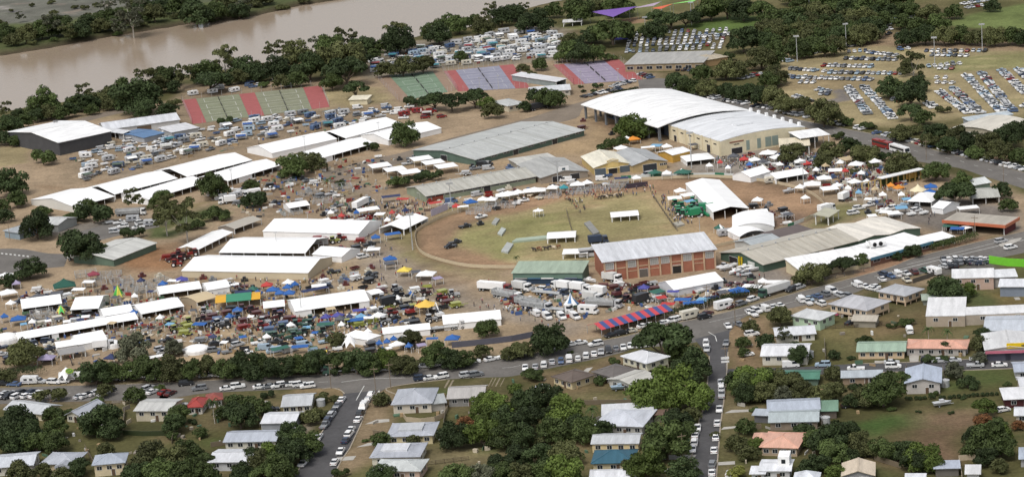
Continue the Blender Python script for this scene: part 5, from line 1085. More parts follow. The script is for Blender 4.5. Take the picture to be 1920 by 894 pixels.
M_('white marquee on the slope just outside the left curve of the oval', (757,430), (802,408), D=(714,426), he=3.0, rise=1.8, opens='fl', wall=WHITE)
M_('small white tent standing alone on the dark yard', (543,390), (580,384), (568,376), he=2.6, rise=1.2, opens='f')
M_('big white marquee beside the grey awning in the lower left yard', (148,645), (200,635), D=(126,632), he=3.2, rise=2.2, roof='gx', opens='')
M_('white boxy marquee between the grey awning and long marquee', (107,651), (146,645), D=(100,641), he=3.0, rise=0.8, opens='')
M_('grey awning roof on posts beside the white boxy marquee', (113,665), (160,657), (150,651), he=2.6, rise=0.4, roof='sx', opens='fblr', rc=c(160,158,156))
M_('white marquee behind the green barriers near the cream gazebo', (1702,377), (1746,379), (1738,362), he=2.8, rise=2.0, roof='hx', opens='f')
M_('white marquee half under the broad grey-green tree', (1747,388), (1768,391), D=(1748,373), he=2.8, rise=1.6, roof='gx', opens='')
M_('low white stand roof in the middle of the oval', (1147,407), (1197,403), (1193,394), he=2.6, rise=0.9, roof='gx', opens='fblr', posts=4)
M_('white judging stand roof beside the grey-green platform on the oval', (1026,447), (1078,444), (1070,433), he=2.6, rise=0.9, roof='gx', opens='fblr', posts=4)
M_('long thin white stand roof on the near side of the oval', (1055,476), (1101,474), (1098,467), he=2.6, rise=0.4, roof='sx', opens='fblr', posts=4)
for k, (x, y) in enumerate(((712,309),(740,316),(768,321),(790,296),(812,303),(836,310))):
    canopy_thing('square_canopy', 'square white canopy on posts in the group below the long grey shed', (x, y), 44, WHITE, 'flat', 2.8, 0.5, 0.3, 'square canopies by the internal road', 0.9, 'canopy')
# red and blue striped awning: each stripe a panel
loc, rz, L, D = rect((1128,616), (1262,579), D=(1093,609), he=3.0); FOOT.append((loc.x, loc.y, math.cos(rz), math.sin(rz), L, D))
t = thing('striped_marquee', 'long low marquee with red and blue striped roof beside the road hedge', 'marquee', loc, rz); NS = 16
for i in range(NS):
    for (y0, y1, z0, z1) in ((0, D/2, 2.6, 4.0), (D/2, D, 4.0, 2.6)):
        x0, x1 = L*i/NS, L*(i+1)/NS-0.03; mb = MB(); mb.hexa([(x0,y0,z0-0.07),(x1,y0,z0-0.07),(x1,y1,z1-0.07),(x0,y1,z1-0.07)], [(x0,y0,z0),(x1,y0,z0),(x1,y1,z1),(x0,y1,z1)])
        build('stripe_panel', mb, cm('cloth', c(210,84,92) if (i % 2 == 0) else c(78,96,150)), t)
for i in range(9):
    for y in (0.1, D-0.1): build('post', MB().box(L*i/8-0.07,L*i/8+0.07,y-0.07,y+0.07,0,2.6), STEEL, t)
# green and gold awning
loc, rz, L, D = rect((403,567), (488,559), D=(418,551), he=2.8); t = thing('green_gold_awning', 'green awning with golden yellow ends over a stall', 'awning', loc, rz); FOOT.append((loc.x, loc.y, math.cos(rz), math.sin(rz), L, D))
for (a, b, col, dz) in ((0,0.24,c(232,178,64),0),(0.24,0.80,c(72,146,116),0.6),(0.80,1.0,c(232,178,64),0)):
    mb = MB(); mb.extr([(L*a,0,2.6),(L*a,D/2,3.4+dz),(L*a,D,2.6),(L*a,D,2.5),(L*a,D/2,3.3+dz),(L*a,0,2.5)], (L*(b-a)-0.03,0,0)); build('awning_panel', mb, cm('cloth', col), t)
for i in range(5):
    for y in (0.1, D-0.1): build('post', MB().box(L*i/4-0.06,L*i/4+0.06,y-0.06,y+0.06,0,2.5), POSTW, t)
# special tents
canopy_thing('dark_green_tent', 'big dark green pitched tent with a white strip on its roof', (120,529), 46, c(40,92,78), 'pyr', 2.4, 2.6, 0.25, None, 0.8, 'tent')
canopy_thing('spiky_tent', 'spiky yellow and green peaked tent in the dusty yard', (221,543), 27, c(226,222,90), 'star', 2.4, 3.2, 0.3, None, 1, 'tent', c(80,180,80))
canopy_thing('lime_tent', 'lime green and yellow sail tent in front of the white marquee', (114,577), 25, c(90,210,110), 'star', 2.2, 1.8, 0.2, None, 1, 'tent', c(226,222,110))
canopy_thing('star_tent', 'white star shaped tent with a small dark emblem near the hedge', (655,633), 38, WHITE, 'star', 3.2, 2.2, 0.1, None, 1, 'tent')
canopy_thing('yellow_canopy', 'large golden yellow scalloped canopy among excavators', (798,567), 50, c(244,202,96), 'circus', 3.0, 2.0, 0.2, None, 1, 'canopy')
canopy_thing('circus_tent', 'small blue and white striped pointed tent between the trucks', (1070,561), 33, WHITE, 'circus', 2.2, 4.0, 0.1, None, 1, 'tent', c(76,126,176))
t = canopy_thing('star_tent', 'white star tent with a round green emblem beside the road hedge', (124,694), 44, WHITE, 'star', 3.2, 1.8, 0.5, None, 1, 'tent')
em = MB(); em.ring([(1.3,0),(1.3,0.12)], 18, 0); em.ring([(1.0,0.12),(1.0,0.16)], 18, 1); em.box(-0.6,0.6,-0.22,0.22,0.16,0.2,0); e_ = build('emblem', em, [cm('paint', c(150,170,60)), cm('paint', c(80,130,50))], t, (0.3,-2.3,4.15)); e_.rotation_euler = (0.42,0,0)
canopy_thing('round_tent', 'round white tent at the left edge beside the long marquee', (10,622), 52, WHITE, 'dome', 3.0, 1.7, 0, None, 1, 'tent')
canopy_thing('round_tent', 'low circular white marquee near the lime machines', (367,645), 54, WHITE, 'dome', 2.2, 1.1, 0, None, 1, 'tent')
canopy_thing('round_tent', 'small white dome tent behind the float trailer', (211,634), 28, WHITE, 'dome', 2.6, 1.3, 0, None, 1, 'tent')
canopy_thing('hexagon_gazebo', 'cream peaked gazebo beside the blue gazebos', (1721,352), 37, c(240,228,192), 'circus', 2.6, 2.4, 0.2, None, 1, 'gazebo')
canopy_thing('umbrella_stand', 'small round white stand roof on the far side of the oval', (1009,393), 24, WHITE, 'circus', 2.3, 1.0, 0.2, None, 1, 'stand')
GZ = {'w': (WHITE,'white'), 'b': (c(52,104,176),'blue'), 'n': (c(52,62,100),'navy'), 'p': (c(84,84,160),'purple-blue'), 'r': (c(196,70,66),'red'), 'g': (c(60,110,96),'green'), 'y': (c(240,214,96),'yellow'), 'l': (c(130,180,214),'light blue'), 'k': (c(96,98,104),'charcoal'), 't': (c(206,186,150),'tan'), 'm': (c(150,70,84),'maroon'), 'o': (c(232,150,60),'orange'), 'u': (c(170,160,190),'lilac'), 'v': (c(64,150,160),'teal')}
def gaz(data, where, group, kinds='pyr'):
    for tok in data.split():
        a = tok.split(','); k = a[4] if len(a) > 4 else kinds; col, cw = GZ[a[3]]
        canopy_thing('awning' if k == 'flat' else 'gazebo', '%s %s %s' % (cw, 'flat awning' if k == 'flat' else 'gazebo', where), (float(a[0]), float(a[1])), float(a[2]), col, k, 2.3, 1.3 if k == 'pyr' else 0.6, None, group, float(a[5]) if len(a) > 5 else 0.85, 'awning' if k == 'flat' else 'gazebo')
gaz('264,523,15,n 305,529,18,b 340,521,27,p 326,525,30,w,flat,0.4 175,511,24,m 166,527,26,w,flat,0.6 147,541,28,w,flat,0.6 70,553,32,k 106,548,26,k,flat 34,594,32,b 87,667,34,u 208,666,27,n 290,667,37,w,flat,0.35 14,545,36,w 30,528,18,u 10,514,34,w 250,583,18,b 90,600,14,w,flat 110,596,18,k,flat 125,601,16,w,flat 160,592,18,w,flat', 'in the dusty lower left yard', 'stalls in the lower left yard')
gaz('483,546,20,b 511,540,26,b 524,546,20,b 542,546,24,b 539,535,20,b 553,530,14,b 500,531,24,r 474,539,20,g 456,546,36,n,flat,0.5 540,526,22,w 598,534,32,w,flat,0.6 445,578,22,b 590,541,60,n,flat,0.25 440,532,18,w,flat,0.4', 'in the row behind the three-bay marquee', 'stalls behind the three-bay marquee')
gaz('611,591,20,p 633,588,24,p 637,594,22,k 666,598,36,b,flat,0.5 677,590,22,l 674,580,30,p,flat,0.5 610,606,38,g,flat,0.5 709,588,28,w 600,658,30,y,flat,0.4 525,651,40,g,flat,0.45 562,648,36,b,flat,0.45 691,594,24,w,flat,0.5 374,606,30,b,flat,0.6 620,577,20,t,flat', 'among the machinery displays in front of the three-bay marquee', 'stalls among the machinery')
gaz('711,640,14,b 725,637,15,b 738,632,15,b 753,635,13,b 766,645,15,b 744,642,32,w,pyr,0.6 810,633,26,b,flat,0.4 717,652,10,b 728,651,14,w,flat 790,645,20,u,flat 848,630,30,b', 'beside the olive tree near the road hedge', 'blue stalls near the road hedge')
gaz('733,367,40,n,flat,0.4 755,372,28,r,flat,0.4 816,379,29,r,flat,0.4 855,384,18,r 882,376,26,b 905,371,22,w 921,371,24,w 868,386,24,w,flat,0.4 942,363,30,w 971,358,24,w', 'along the front of the long sage pavilion', 'stalls along the sage pavilion')
gaz('704,442,19,b 736,437,34,b,flat,0.5 731,482,27,b 758,503,28,y 799,510,38,w 700,466,29,w,flat,0.7 690,391,46,w,flat,0.6 712,400,22,w,flat 780,508,20,k,flat 730,492,22,k,flat 820,520,20,u,flat', 'on the slope outside the left curve of the oval', 'stalls outside the left curve of the oval')
gaz('952,361,38,w 1002,354,48,w,pyr,0.6 1036,349,25,w 1057,349,18,v 1083,343,32,w,pyr,0.6 1101,340,21,w 1193,331,18,w 1250,322,20,w 1228,321,24,g 1280,320,34,g,pyr,0.7 1278,319,14,w 1165,333,30,n,flat,0.4', 'outside the oval fence below the halls', 'tents outside the oval fence')
gaz('1523,342,36,w 1545,331,30,w 1570,345,20,w 1555,352,36,w,flat 1500,348,20,w 1602,338,26,w,pyr 1566,318,30,w,flat 1480,288,30,w 1458,292,30,w,pyr 1440,284,34,w 1395,296,20,r 1415,297,24,w 1375,290,22,k 1430,300,18,k 1500,300,24,w 1512,304,20,r 1605,305,30,w 1590,296,34,t,flat 1640,300,24,w', 'in the crowded stall lane below the convention centre', 'stalls in the crowded lane')
gaz('1745,347,26,b 1744,357,24,b 1783,422,34,g,flat,0.6 1795,427,30,b,flat,0.6 1812,425,22,w,flat 1660,396,24,w,flat 1635,403,20,w,flat 1690,388,26,l,flat 1700,372,20,l,flat 1675,398,28,w,flat 1815,388,44,w,flat,0.5 1670,345,16,o 1685,349,20,o', 'between the pergola and the service station', 'stalls near the pergola')
gaz('1280,560,36,b,flat,0.5 1300,566,44,b,flat,0.4 1318,560,26,l,flat 1335,556,30,n,flat,0.5 1385,541,38,b 1252,568,30,r,flat,0.5 1240,556,22,r,flat 1207,536,22,p 1232,545,30,g,flat 1262,545,26,p,flat,0.4 1355,546,24,k,flat 1410,535,40,w,flat,0.5 1455,527,44,w,flat,0.4 1430,524,20,w', 'behind the road hedge near the brick grandstand', 'stalls behind the road hedge')
gaz('1187,258,26,o 1175,258,20,w 1215,275,30,w,flat,0.4 1165,275,28,w 1230,272,24,l,flat 1250,272,20,w 1300,270,18,k,flat', 'on the bare yard below the arched hall', 'stalls below the arched hall')
gaz('1275,355,24,w 1290,364,30,w,flat 1265,370,30,w,flat 1293,376,22,l,flat 1348,424,18,g 1350,424,14,w 1420,372,22,w 1428,394,26,w,flat 1510,368,16,w 1478,400,20,k,flat', 'on the oval near the grandstand marquee', 'stalls on the oval')
gaz('1163,72,30,p,flat 1000,140,12,w,flat', 'beside the park trees', None)
gaz('215,556,16,k,flat 238,560,14,t,flat 252,552,14,w 282,545,14,n,flat 296,566,16,k,flat 190,562,14,m,flat 170,556,16,t,flat 60,600,16,w 44,606,14,l,flat 150,598,16,n,flat 210,604,18,t,flat 300,592,16,w 318,606,18,l,flat 350,592,18,t,flat 362,580,14,k,flat 20,565,18,w 8,590,16,b', 'between the white marquees of the lower left yard', 'small stalls between the lower left marquees')
gaz('430,590,16,b 470,592,14,w,flat 545,606,16,w 575,612,16,l,flat 590,622,14,b,flat 640,605,14,w 655,590,14,n 700,575,14,w,flat 722,560,16,t,flat 745,556,14,w 770,548,12,b 690,618,14,w 560,632,18,b,flat 500,628,16,w 455,630,16,b,flat 420,640,16,w,flat 400,628,14,n', 'scattered through the machinery rows', 'small stalls in the machinery rows')
gaz('620,396,14,w 640,402,14,r 655,412,16,w,flat 668,396,12,b 726,410,14,w 735,396,12,r 748,404,14,w 700,412,12,g 612,410,14,w,flat 760,392,14,n', 'in the crowded food lane', 'stalls in the crowded food lane')
gaz('1330,308,14,w 1350,302,12,r 1365,312,12,w 1405,306,14,b 1430,312,14,w 1462,306,14,w 1530,316,14,w 1548,308,14,t 1575,302,16,w 1585,318,14,r 1615,322,16,w 1625,338,14,w 1640,352,14,t 1655,362,16,w 1610,358,14,l 1590,350,14,w 1628,372,16,w,flat 1650,382,16,k,flat 1690,362,14,w', 'in the densest part of the stall lane', 'stalls in the densest lane')
# shade sails at the playground
for (pts, col, lab) in (([(1106,21),(1195,13),(1150,35)], c(132,96,180), 'purple triangular shade sail over the playground'), ([(1180,16),(1240,4),(1226,14)], c(190,170,190), 'pale lilac shade sail beside the purple sail'), ([(1222,15),(1262,8),(1240,20)], c(236,110,70), 'orange shade sail beside the park trees'), ([(1256,7),(1308,0),(1300,6)], c(150,230,120), 'lime green shade sail beside the orange sail')):
    P3 = [U(p, 7.0) for p in pts]; ctr = sum(P3, Vector())/3; t = thing('shade_sail', lab, 'shade sail', (ctr.x, ctr.y, 0)); mb = MB(); q = [(p.x-ctr.x, p.y-ctr.y, 6.6+0.6*i) for i, p in enumerate(P3)]
    mb.extr(q, (0,0,0.06)); build('sail', mb, cm('cloth', col), t)
    for x, y, z in q: build('mast', MB().tube((x,y,0),(x,y,z+0.3),0.1), STEEL, t)
# ------------------------------------------------------------------ oval fence, barriers, pergola, banner
def fence(name, label, px, h, panel, mcol, cat='fence', post=None, cols=None, sp=None, open_=False):
    pts = [U(p) for p in px]; o = pts[0]; t = thing(name, label, cat, (o.x, o.y, 0)); k = 0
    for i in range(len(pts)-1):
        a, b = pts[i]-o, pts[i+1]-o; Ls = (b-a).length; n = max(1, round(Ls/panel))
        for j in range(n):
            p, q = a+(b-a)*(j/n), a+(b-a)*((j+1)/n); d = (q-p); ang = math.atan2(d.y, d.x); mb = MB()
            if open_:
                for z in (h*0.25, h*0.6, h-0.12): mb.box(0.05,d.length-0.05,-0.04,0.04,z,z+0.12)
            else: mb.box(0.03,d.length-0.03,-0.05,0.05,0.05,h)
            mb.box(-0.07,0.07,-0.07,0.07,0,h+0.05)
            build('panel', mb, cm('paint', cols[k % len(cols)] if cols else mcol), t, (p.x, p.y, 0), ang); k += 1
    return t
sm = smooth_px(OVAL_PX+[OVAL_PX[0]], 3)
fence('oval_fence', 'low cream rail fence curving round the show oval', sm, 1.2, 6.0, c(214,198,168))
GW = [c(56,130,100), c(222,226,222), c(222,226,222)]
fence('barrier', 'green and white advertising barrier along the far side of the oval', [(1165,335.5),(1240,331.5),(1341,329.5),(1376,331)], 1.3, 4.5, None, 'barrier', None, GW)
fence('barrier', 'green and white advertising barrier along the right curve of the oval', [(1478,426),(1500,418),(1530,406),(1541,398)], 1.3, 4.0, None, 'barrier', None, GW)
fence('dark_barrier', 'long dark green windbreak barrier behind the brick grandstand', [(1153,463),(1243,455),(1291,450)], 2.0, 5.0, c(74,84,66), 'barrier')
fence('dark_barrier', 'short purple-black screen at the far side of the oval', [(1176,354),(1215,349)], 2.0, 4.0, c(74,66,78), 'barrier')
fence('banner_wall', 'long pale lilac banner wall beside the red stall at the oval entrance', [(809,406),(840,393)], 2.8, 6.0, c(204,196,214), 'banner')
fence('yard_fence', 'open rail fence along the near side of the oval', [(972,503),(1010,497),(1060,496),(1100,490)], 1.2, 4.0, c(110,100,90), open_=True)
fence('arena_fence', 'timber rail fence running across the oval grass', [(1062,396),(1068,420),(1075,442)], 1.2, 4.0, c(110,96,80), open_=True)
fence('arena_fence', 'rail fence along the sandy edge of the oval grass', [(1222,365),(1240,392),(1262,424),(1270,434)], 1.2, 4.0, c(90,80,70), open_=True)
fence('boundary_fence', 'dark boundary fence below the single tree at the show frontage', [(848,652),(900,647),(960,640),(1000,632)], 2.0, 5.0, c(96,98,112))
fence('boundary_fence', 'tall mesh fence in front of the roadside trees', [(1478,541),(1550,526),(1600,514),(1640,506)], 1.4, 4.0, c(110,108,104), open_=True)
loc, rz, L, D = rect((1651,334), (1726,317), D=(1648,331), he=4.2); t = thing('pergola', 'long white beamed pergola with yellow posts and a wall of climbing plants', 'pergola', loc, rz)
build('beam', MB().box(-0.5,L+0.5,-1.6,1.6,4.1,4.4), cm('paint', WHITE), t)
for i in range(8): build('post', MB().box(L*i/7-0.2,L*i/7+0.2,-0.25,0.25,0,4.1), cm('paint', c(206,178,110)), t)
build('plant_wall', MB().box(0.3,L*0.98,1.0,1.4,0.2,3.6), LEAF['dark'], t); build('yellow_panel', MB().box(L*0.66,L*0.94,0.7,0.98,1.0,3.4), cm('paint', c(206,170,96)), t)
for i in range(3): build('arch_frame', MB().box(-3-i*3.2,-2.7-i*3.2,-0.2,0.2,0,3.8).box(-3-i*3.2,-0.2-i*3.2,-0.2,0.2,3.8,4.05), cm('paint', c(206,178,110)), t)
for (A, B, C_, col, lab) in (((960,456),(1030,449),(1038,443),c(176,190,172),'grey-green flat platform on the oval grass'), ((930,423),(937,413),(929,411),c(170,172,166),'grey flat stage panel at the left of the oval grass'), ((941,443),(949,432),(941,429),c(190,196,190),'pale grey stage panel on the oval grass'), ((952,476),(963,460),(951,457),c(186,190,186),'silver stage panel nearest the stand on the oval'), ((1113,442),(1124,438),(1106,417),c(150,150,146),'long grey ramp platform on the oval grass'), ((1270,427),(1284,423),(1276,417),c(180,176,164),'beige stage panel beside the sandy oval edge'), ((862,600),(930,592),(926,586),c(150,146,136),'grey platform by the single round tree') ):
    a, b, q = U(A), U(B), U(C_); mb = MB(); pts = [a, b, q, a+q-b]; o = a; mb.hexa([(p.x-o.x,p.y-o.y,0.0) for p in pts], [(p.x-o.x,p.y-o.y,0.7) for p in pts]); tag(build('stage_platform', mb, cm('wall', col), None, (o.x,o.y,0)), lab, 'platform')
# hedges along the show frontage by the striped marquee
def hedge(label, px, h=1.8, wd=2.2, leaf='dark', seed=1):
    pts = [U(p) for p in px]; o = pts[0]; B = []; r = random.Random(seed)
    for i in range(len(pts)-1):
        a, b = pts[i]-o, pts[i+1]-o; n = max(1, int((b-a).length/1.3))
        for j in range(n): p = a+(b-a)*(j/n); B.append((p.x+r.uniform(-.3,.3), p.y+r.uniform(-.3,.3), h*0.55+r.uniform(-.15,.15), wd*0.55*r.uniform(0.85,1.15)))
    me = crown_mesh('foliage', seed, B, len(B)*170, 0.20, h/wd); me.materials.append(LEAF[leaf]); t = thing('hedge', label, 'hedge', (o.x, o.y, 0)); link('foliage', me, t)
    st = MB()
    for b in B[::3]: st.tube((b[0],b[1],0),(b[0],b[1],b[2]),0.06,0.03,4)
    build('stem', st, BARK, t); return t
hedge('long clipped hedge between the striped marquee and the parked cars', [(1150,618),(1215,605),(1270,592),(1330,574),(1400,556),(1430,545)], 2.6, 3.0, 'dark', 5)
hedge('hedge beside the blue fascia hall along the main road', [(1752,470),(1790,460),(1832,448)], 2.8, 3.0, 'mid', 8)
hedge('long dark hedge at the left end of the show frontage', [(-20,712),(30,708),(80,704)], 3.4, 4.5, 'dark', 9)
hedge('clipped hedge above the white arched hall', [(1150,178),(1196,170)], 1.8, 2.5, 'dark', 11)
hedge('narrow hedge along the lawn fence in the vacant block', [(1700,750),(1780,747),(1880,740)], 1.0, 1.0, 'dark', 12)
# ------------------------------------------------------------------ houses
TIN = c(186,190,198); TIN2 = c(204,207,210); TINW = c(228,230,234); CRM = c(222,212,186); PEACH = c(222,196,168); WHT = c(224,222,216)
def house(label, A, B, C=None, D=None, he=4.0, rise=1.7, roof='gx', wall=CRM, rc=TIN, ov=0.6, stilts=0.0, nw=3, cat='house', name='house', side='r', doors=(), posts=0, ws=1.3):
    he = max(2.5, he*0.66) if cat not in ('warehouse', 'workshop', 'shop') else he*0.75; stilts = stilts*0.5; rise = rise*0.85
    wins = [('f', [(i+0.5)/nw for i in range(nw)], ws, 1.0, he-1.75)] if nw else []
    if nw: wins += [(side, [0.3, 0.7], ws, 1.0, he-1.75)]
    if nw and he > 9 and not stilts: wins += [('f', [(i+0.5)/nw for i in range(nw)], ws, 1.0, he-4.4)]
    r_ = bld(name, label, cat, A, B, C, D, he, rise, roof, wall, rc, ov, '', wins, doors or ([('f', 0.62, 0.95, 1.9, c(110,90,74))] if nw else ()), posts or 3.2, stilts)
    return r_
def chimney_box(t, x, y, z, col, s_=0.6): build('roof_box', MB().box(x-s_,x+s_,y-s_,y+s_,z-0.6,z+0.6), cm('plain', col), t)
H = house
H('white hip roofed house with dark lattice below beside the big umbrella tree', (1168,667), (1213,680), (1257,669), he=5.6, rise=2.0, roof='hx', wall=c(228,224,200), rc=TINW, stilts=2.3, nw=4)
H('brown hip roofed cottage with cream band facing the dirt drive', (1038,705), (1072,715), (1117,703), he=3.6, rise=1.8, roof='hx', wall=c(222,206,166), rc=c(112,100,92), nw=3)
H('dark grey hip roof house tucked behind the brown cottage', (1113,696), (1150,706), (1195,693), he=3.6, rise=1.6, roof='hx', wall=c(170,160,150), rc=c(118,112,108), nw=2)
H('white lean gable shed beside the dark grey house with a boat in front', (1142,709), (1185,720), (1228,704), he=3.2, rise=1.0, roof='gy', wall=c(200,198,190), rc=c(206,204,196), nw=2, cat='shed', name='shed')
t, L, D = H('large pale tin roofed house in the middle of the block below the vacant strip', (1119,795), (1203,798), (1222,768), he=4.6, rise=1.8, roof='hx', wall=c(190,188,180), rc=c(214,218,226), nw=5)
H('rear gable of the pale tin roofed house', (1131,777), (1222,772), (1224,758), he=4.8, rise=0.8, roof='sx', wall=c(200,196,186), rc=c(222,224,228), nw=0, cat='house wing', name='house_wing')
H('low brown roofed garage beside the pale tin roofed house', (1226,776), (1260,775), (1260,763), he=2.6, rise=0.2, roof='sx', wall=c(120,110,100), rc=c(128,106,94), nw=0, cat='garage', name='garage')
H('cream house with grey tin roof just behind the teal roof', (1110,830), (1196,829), (1197,811), he=4.2, rise=1.2, roof='gx', wall=c(230,210,164), rc=TIN2, nw=4, ov=0.4)
H('cream house with a teal blue gabled roof', (1112,867), (1187,865), (1190,843), he=3.6, rise=2.2, roof='hx', wall=c(226,212,176), rc=c(64,106,124), nw=3)
H('white roofed house at the bottom edge below the teal roof', (1108,898), (1190,896), (1185,878), he=3.6, rise=1.5, roof='gx', wall=c(216,210,196), rc=TINW, nw=2)
t, L, D = H('blue grey roofed queenslander with hip roof and pool yard', (737,757), (808,754), (815,728), he=4.6, rise=2.6, roof='hx', wall=c(216,206,190), rc=TIN, nw=3)
H('flat patio roof joined to the house with the pool yard', (808,756), (834,753), (838,738), he=3.0, rise=0.2, roof='sx', wall=c(190,184,174), rc=c(180,184,184), nw=0, cat='patio', name='patio_roof')
H('grey roofed house with rust patch standing between wheel tracks', (841,745), (905,742), (911,721), he=4.4, rise=1.6, roof='gx', wall=c(150,148,144), rc=c(188,184,180), nw=3)
t, L, D = H('cream house with raised centre roof deck on blue-grey tin', (728,817), (810,814), (817,791), he=4.2, rise=0.9, roof='hx', wall=c(226,212,170), rc=TIN, nw=4); build('raised_roof', MB().box(L*0.2,L*0.75,D*0.22,D*0.8,2.9,3.7), cm('roof', TIN2), t)
t, L, D = H('white house with raised roof deck above the pinkish house', (697,856), (785,854), (793,830), he=4.2, rise=0.9, roof='hx', wall=c(226,222,206), rc=TIN, nw=3); build('raised_roof', MB().box(L*0.15,L*0.72,D*0.25,D*0.8,2.9,3.7), cm('roof', TINW), t)
H('pinkish house with pale tin roof at the bottom of the side street', (702,881), (786,881), (794,861), he=4.4, rise=1.4, roof='hx', wall=c(212,184,166), rc=c(206,210,208), nw=3)
H('white corner house with stepped grey roof beside the side street', (530,760), (581,757), (588,736), he=3.4, rise=1.6, roof='gx', wall=c(226,220,196), rc=TIN2, nw=4)
H('white three-door garage below the corner house', (492,791), (551,790), (557,771), he=3.0, rise=1.2, roof='gx', wall=c(176,178,182), rc=TINW, nw=0, cat='garage', name='garage', doors=[('f',0.18,4,2.4,c(168,172,178)),('f',0.5,4,2.4,c(160,164,170)),('f',0.82,4,2.4,c(168,172,178))])
H('long white house with blue-grey roof above the leafy trees', (422,826), (515,824), (522,805), he=4.2, rise=1.3, roof='gx', wall=c(222,218,204), rc=c(190,196,206), nw=5)
H('white flat-gabled house with dark streak on its roof', (393,864), (466,863), (461,841), he=4.4, rise=1.0, roof='gx', wall=c(210,212,214), rc=TINW, nw=3)
H('two storey cream house with white roof on the open lawn', (254,768), (317,768), (333,747), he=5.4, rise=1.0, roof='gx', wall=c(216,206,182), rc=c(206,206,202), nw=3)
H('small house with a bright red roof beside the palm', (352,762), (378,761), (381,747), he=3.0, rise=1.6, roof='hx', wall=c(222,216,206), rc=c(170,72,66), nw=2)
H('second dull red roof house behind the palm', (390,750), (415,747), (412,737), he=3.0, rise=1.4, roof='hx', wall=c(226,224,220), rc=c(154,84,74), nw=2)
H('grey roofed house with peaked porch at the left above the dark trees', (10,765), (78,774), (93,756), he=3.6, rise=1.5, roof='gx', wall=CRM, rc=TIN2, nw=2)
H('grey gable half hidden by the big round tree', (125,775), (150,778), (172,754), he=3.4, rise=1.4, roof='gy', wall=c(214,208,190), rc=TIN, nw=2)
H('wide pale roofed house at the left edge near the bottom', (-16,875), (60,869), (84,845), he=4.4, rise=1.3, roof='gx', wall=c(220,216,204), rc=c(212,216,222), nw=3)
t, L, D = H('grey roofed house with a front dormer gable in the lower left trees', (78,868), (137,868), (153,848), he=3.8, rise=1.6, roof='hx', wall=c(222,206,172), rc=TIN, nw=3); build('porch_gable', MB().extr([(L*0.5,-2.2,1.8),(L*0.98,-2.2,1.8),(L*0.98,-2.2,2.4),(L*0.74,-2.2,3.3),(L*0.5,-2.2,2.4)], (0,3.5,0)), cm('roof', TIN), t)
t, L, D = H('high set cream house with blue grey roof in the lower left', (176,870), (232,865), (240,849), he=5.6, rise=1.8, roof='hx', wall=c(226,210,176), rc=c(180,188,200), nw=3)
# right hand side
H('mint green two storey house with grey hip roof', (1486,591), (1537,599), (1573,588), he=5.4, rise=1.6, roof='hx', wall=c(196,220,190), rc=c(214,216,216), nw=3)
H('big peach high-set house with grey hip roof on stilts', (1557,569), (1625,581), (1671,565), he=5.8, rise=2.4, roof='hx', wall=c(230,206,176), rc=c(192,192,196), stilts=2.4, nw=6)
H('smaller peach high-set house with grey hip roof beside the main road', (1647,545), (1697,554), (1736,543), he=5.4, rise=2.0, roof='hx', wall=c(226,200,170), rc=c(186,188,192), stilts=2.3, nw=4)
H('long white tin roofed cottage behind grey branches', (1456,628), (1527,623), (1525,609), he=3.0, rise=1.4, roof='gx', wall=c(224,220,208), rc=TINW, nw=3)
H('white roofed cream house with a big tree leaning on it', (1429,665), (1513,664), (1514,643), he=5.0, rise=1.5, roof='gx', wall=c(220,216,200), rc=c(236,237,240), nw=4)
H('peach brick house with sage green roof and orange steps', (1609,657), (1695,656), (1696,639), he=4.0, rise=1.2, roof='gx', wall=c(222,196,162), rc=c(166,188,168), nw=5)
H('long low terracotta roofed house behind small trees', (1700,651), (1810,652), (1812,637), he=3.0, rise=1.2, roof='hx', wall=c(190,184,178), rc=c(226,174,152), nw=6)
t, L, D = H('white corner shop with yellow sign, pink fascia and roller doors', (1849,654), (1938,651), (1940,622), he=5.0, rise=1.0, roof='gy', wall=c(222,220,214), rc=c(226,226,226), nw=0, cat='shop', name='shop', doors=[('f',0.22,8,2.6,c(90,90,104)),('f',0.62,6,2.6,c(90,90,104))])
build('sign_band', MB().box(L*0.43,L*0.98,-0.5,-0.2,3.9,5.4), cm('paint', c(244,206,30)), t); build('fascia', MB().box(-0.3,L+0.3,-0.9,-0.66,2.5,3.3), cm('paint', c(206,120,140)), t)
sl = MB(); sl.box(-0.8,0.8,-0.1,0,0,0.5); build('sign_lettering', sl, cm('plain', c(120,110,60)), t, (L*0.8,-0.5,4.4))
H('pale blue-grey high-set house with front gable on the grassy block', (1699,716), (1762,715), (1759,689), he=5.4, rise=1.4, roof='gy', wall=c(206,200,194), rc=c(192,202,218), nw=2)
H('white flat roofed warehouse with beige side wall', (1736,592), (1809,591), (1808,558), he=4.8, rise=0.4, roof='sx', wall=c(180,166,148), rc=c(240,240,240), nw=2, cat='warehouse', name='warehouse', ov=0.1)
H('long white flat roofed wing of the beige warehouse', (1809,590), (1942,584), (1942,571), he=4.6, rise=0.3, roof='sx', wall=c(186,174,158), rc=c(240,240,240), nw=2, cat='warehouse', name='warehouse_wing', ov=0.1)
H('light blue-grey roofed shed at the right edge above the corner shop', (1847,618), (1938,618), (1938,591), he=4.0, rise=1.2, roof='gx', wall=c(130,150,160), rc=c(204,210,218), nw=3, cat='shed', name='shed')
H('white flat roofed workshop with pinkish wall beside packed cars', (1786,521), (1863,519), (1861,504), he=5.6, rise=0.3, roof='sx', wall=c(206,178,162), rc=c(244,244,244), nw=3, cat='workshop', name='workshop', ov=0.3)
H('white flat roof extension of the pinkish workshop', (1864,519), (1905,517), (1901,505), he=5.0, rise=0.2, roof='sx', wall=c(190,184,176), rc=c(236,238,240), nw=0, cat='workshop', name='workshop_wing')
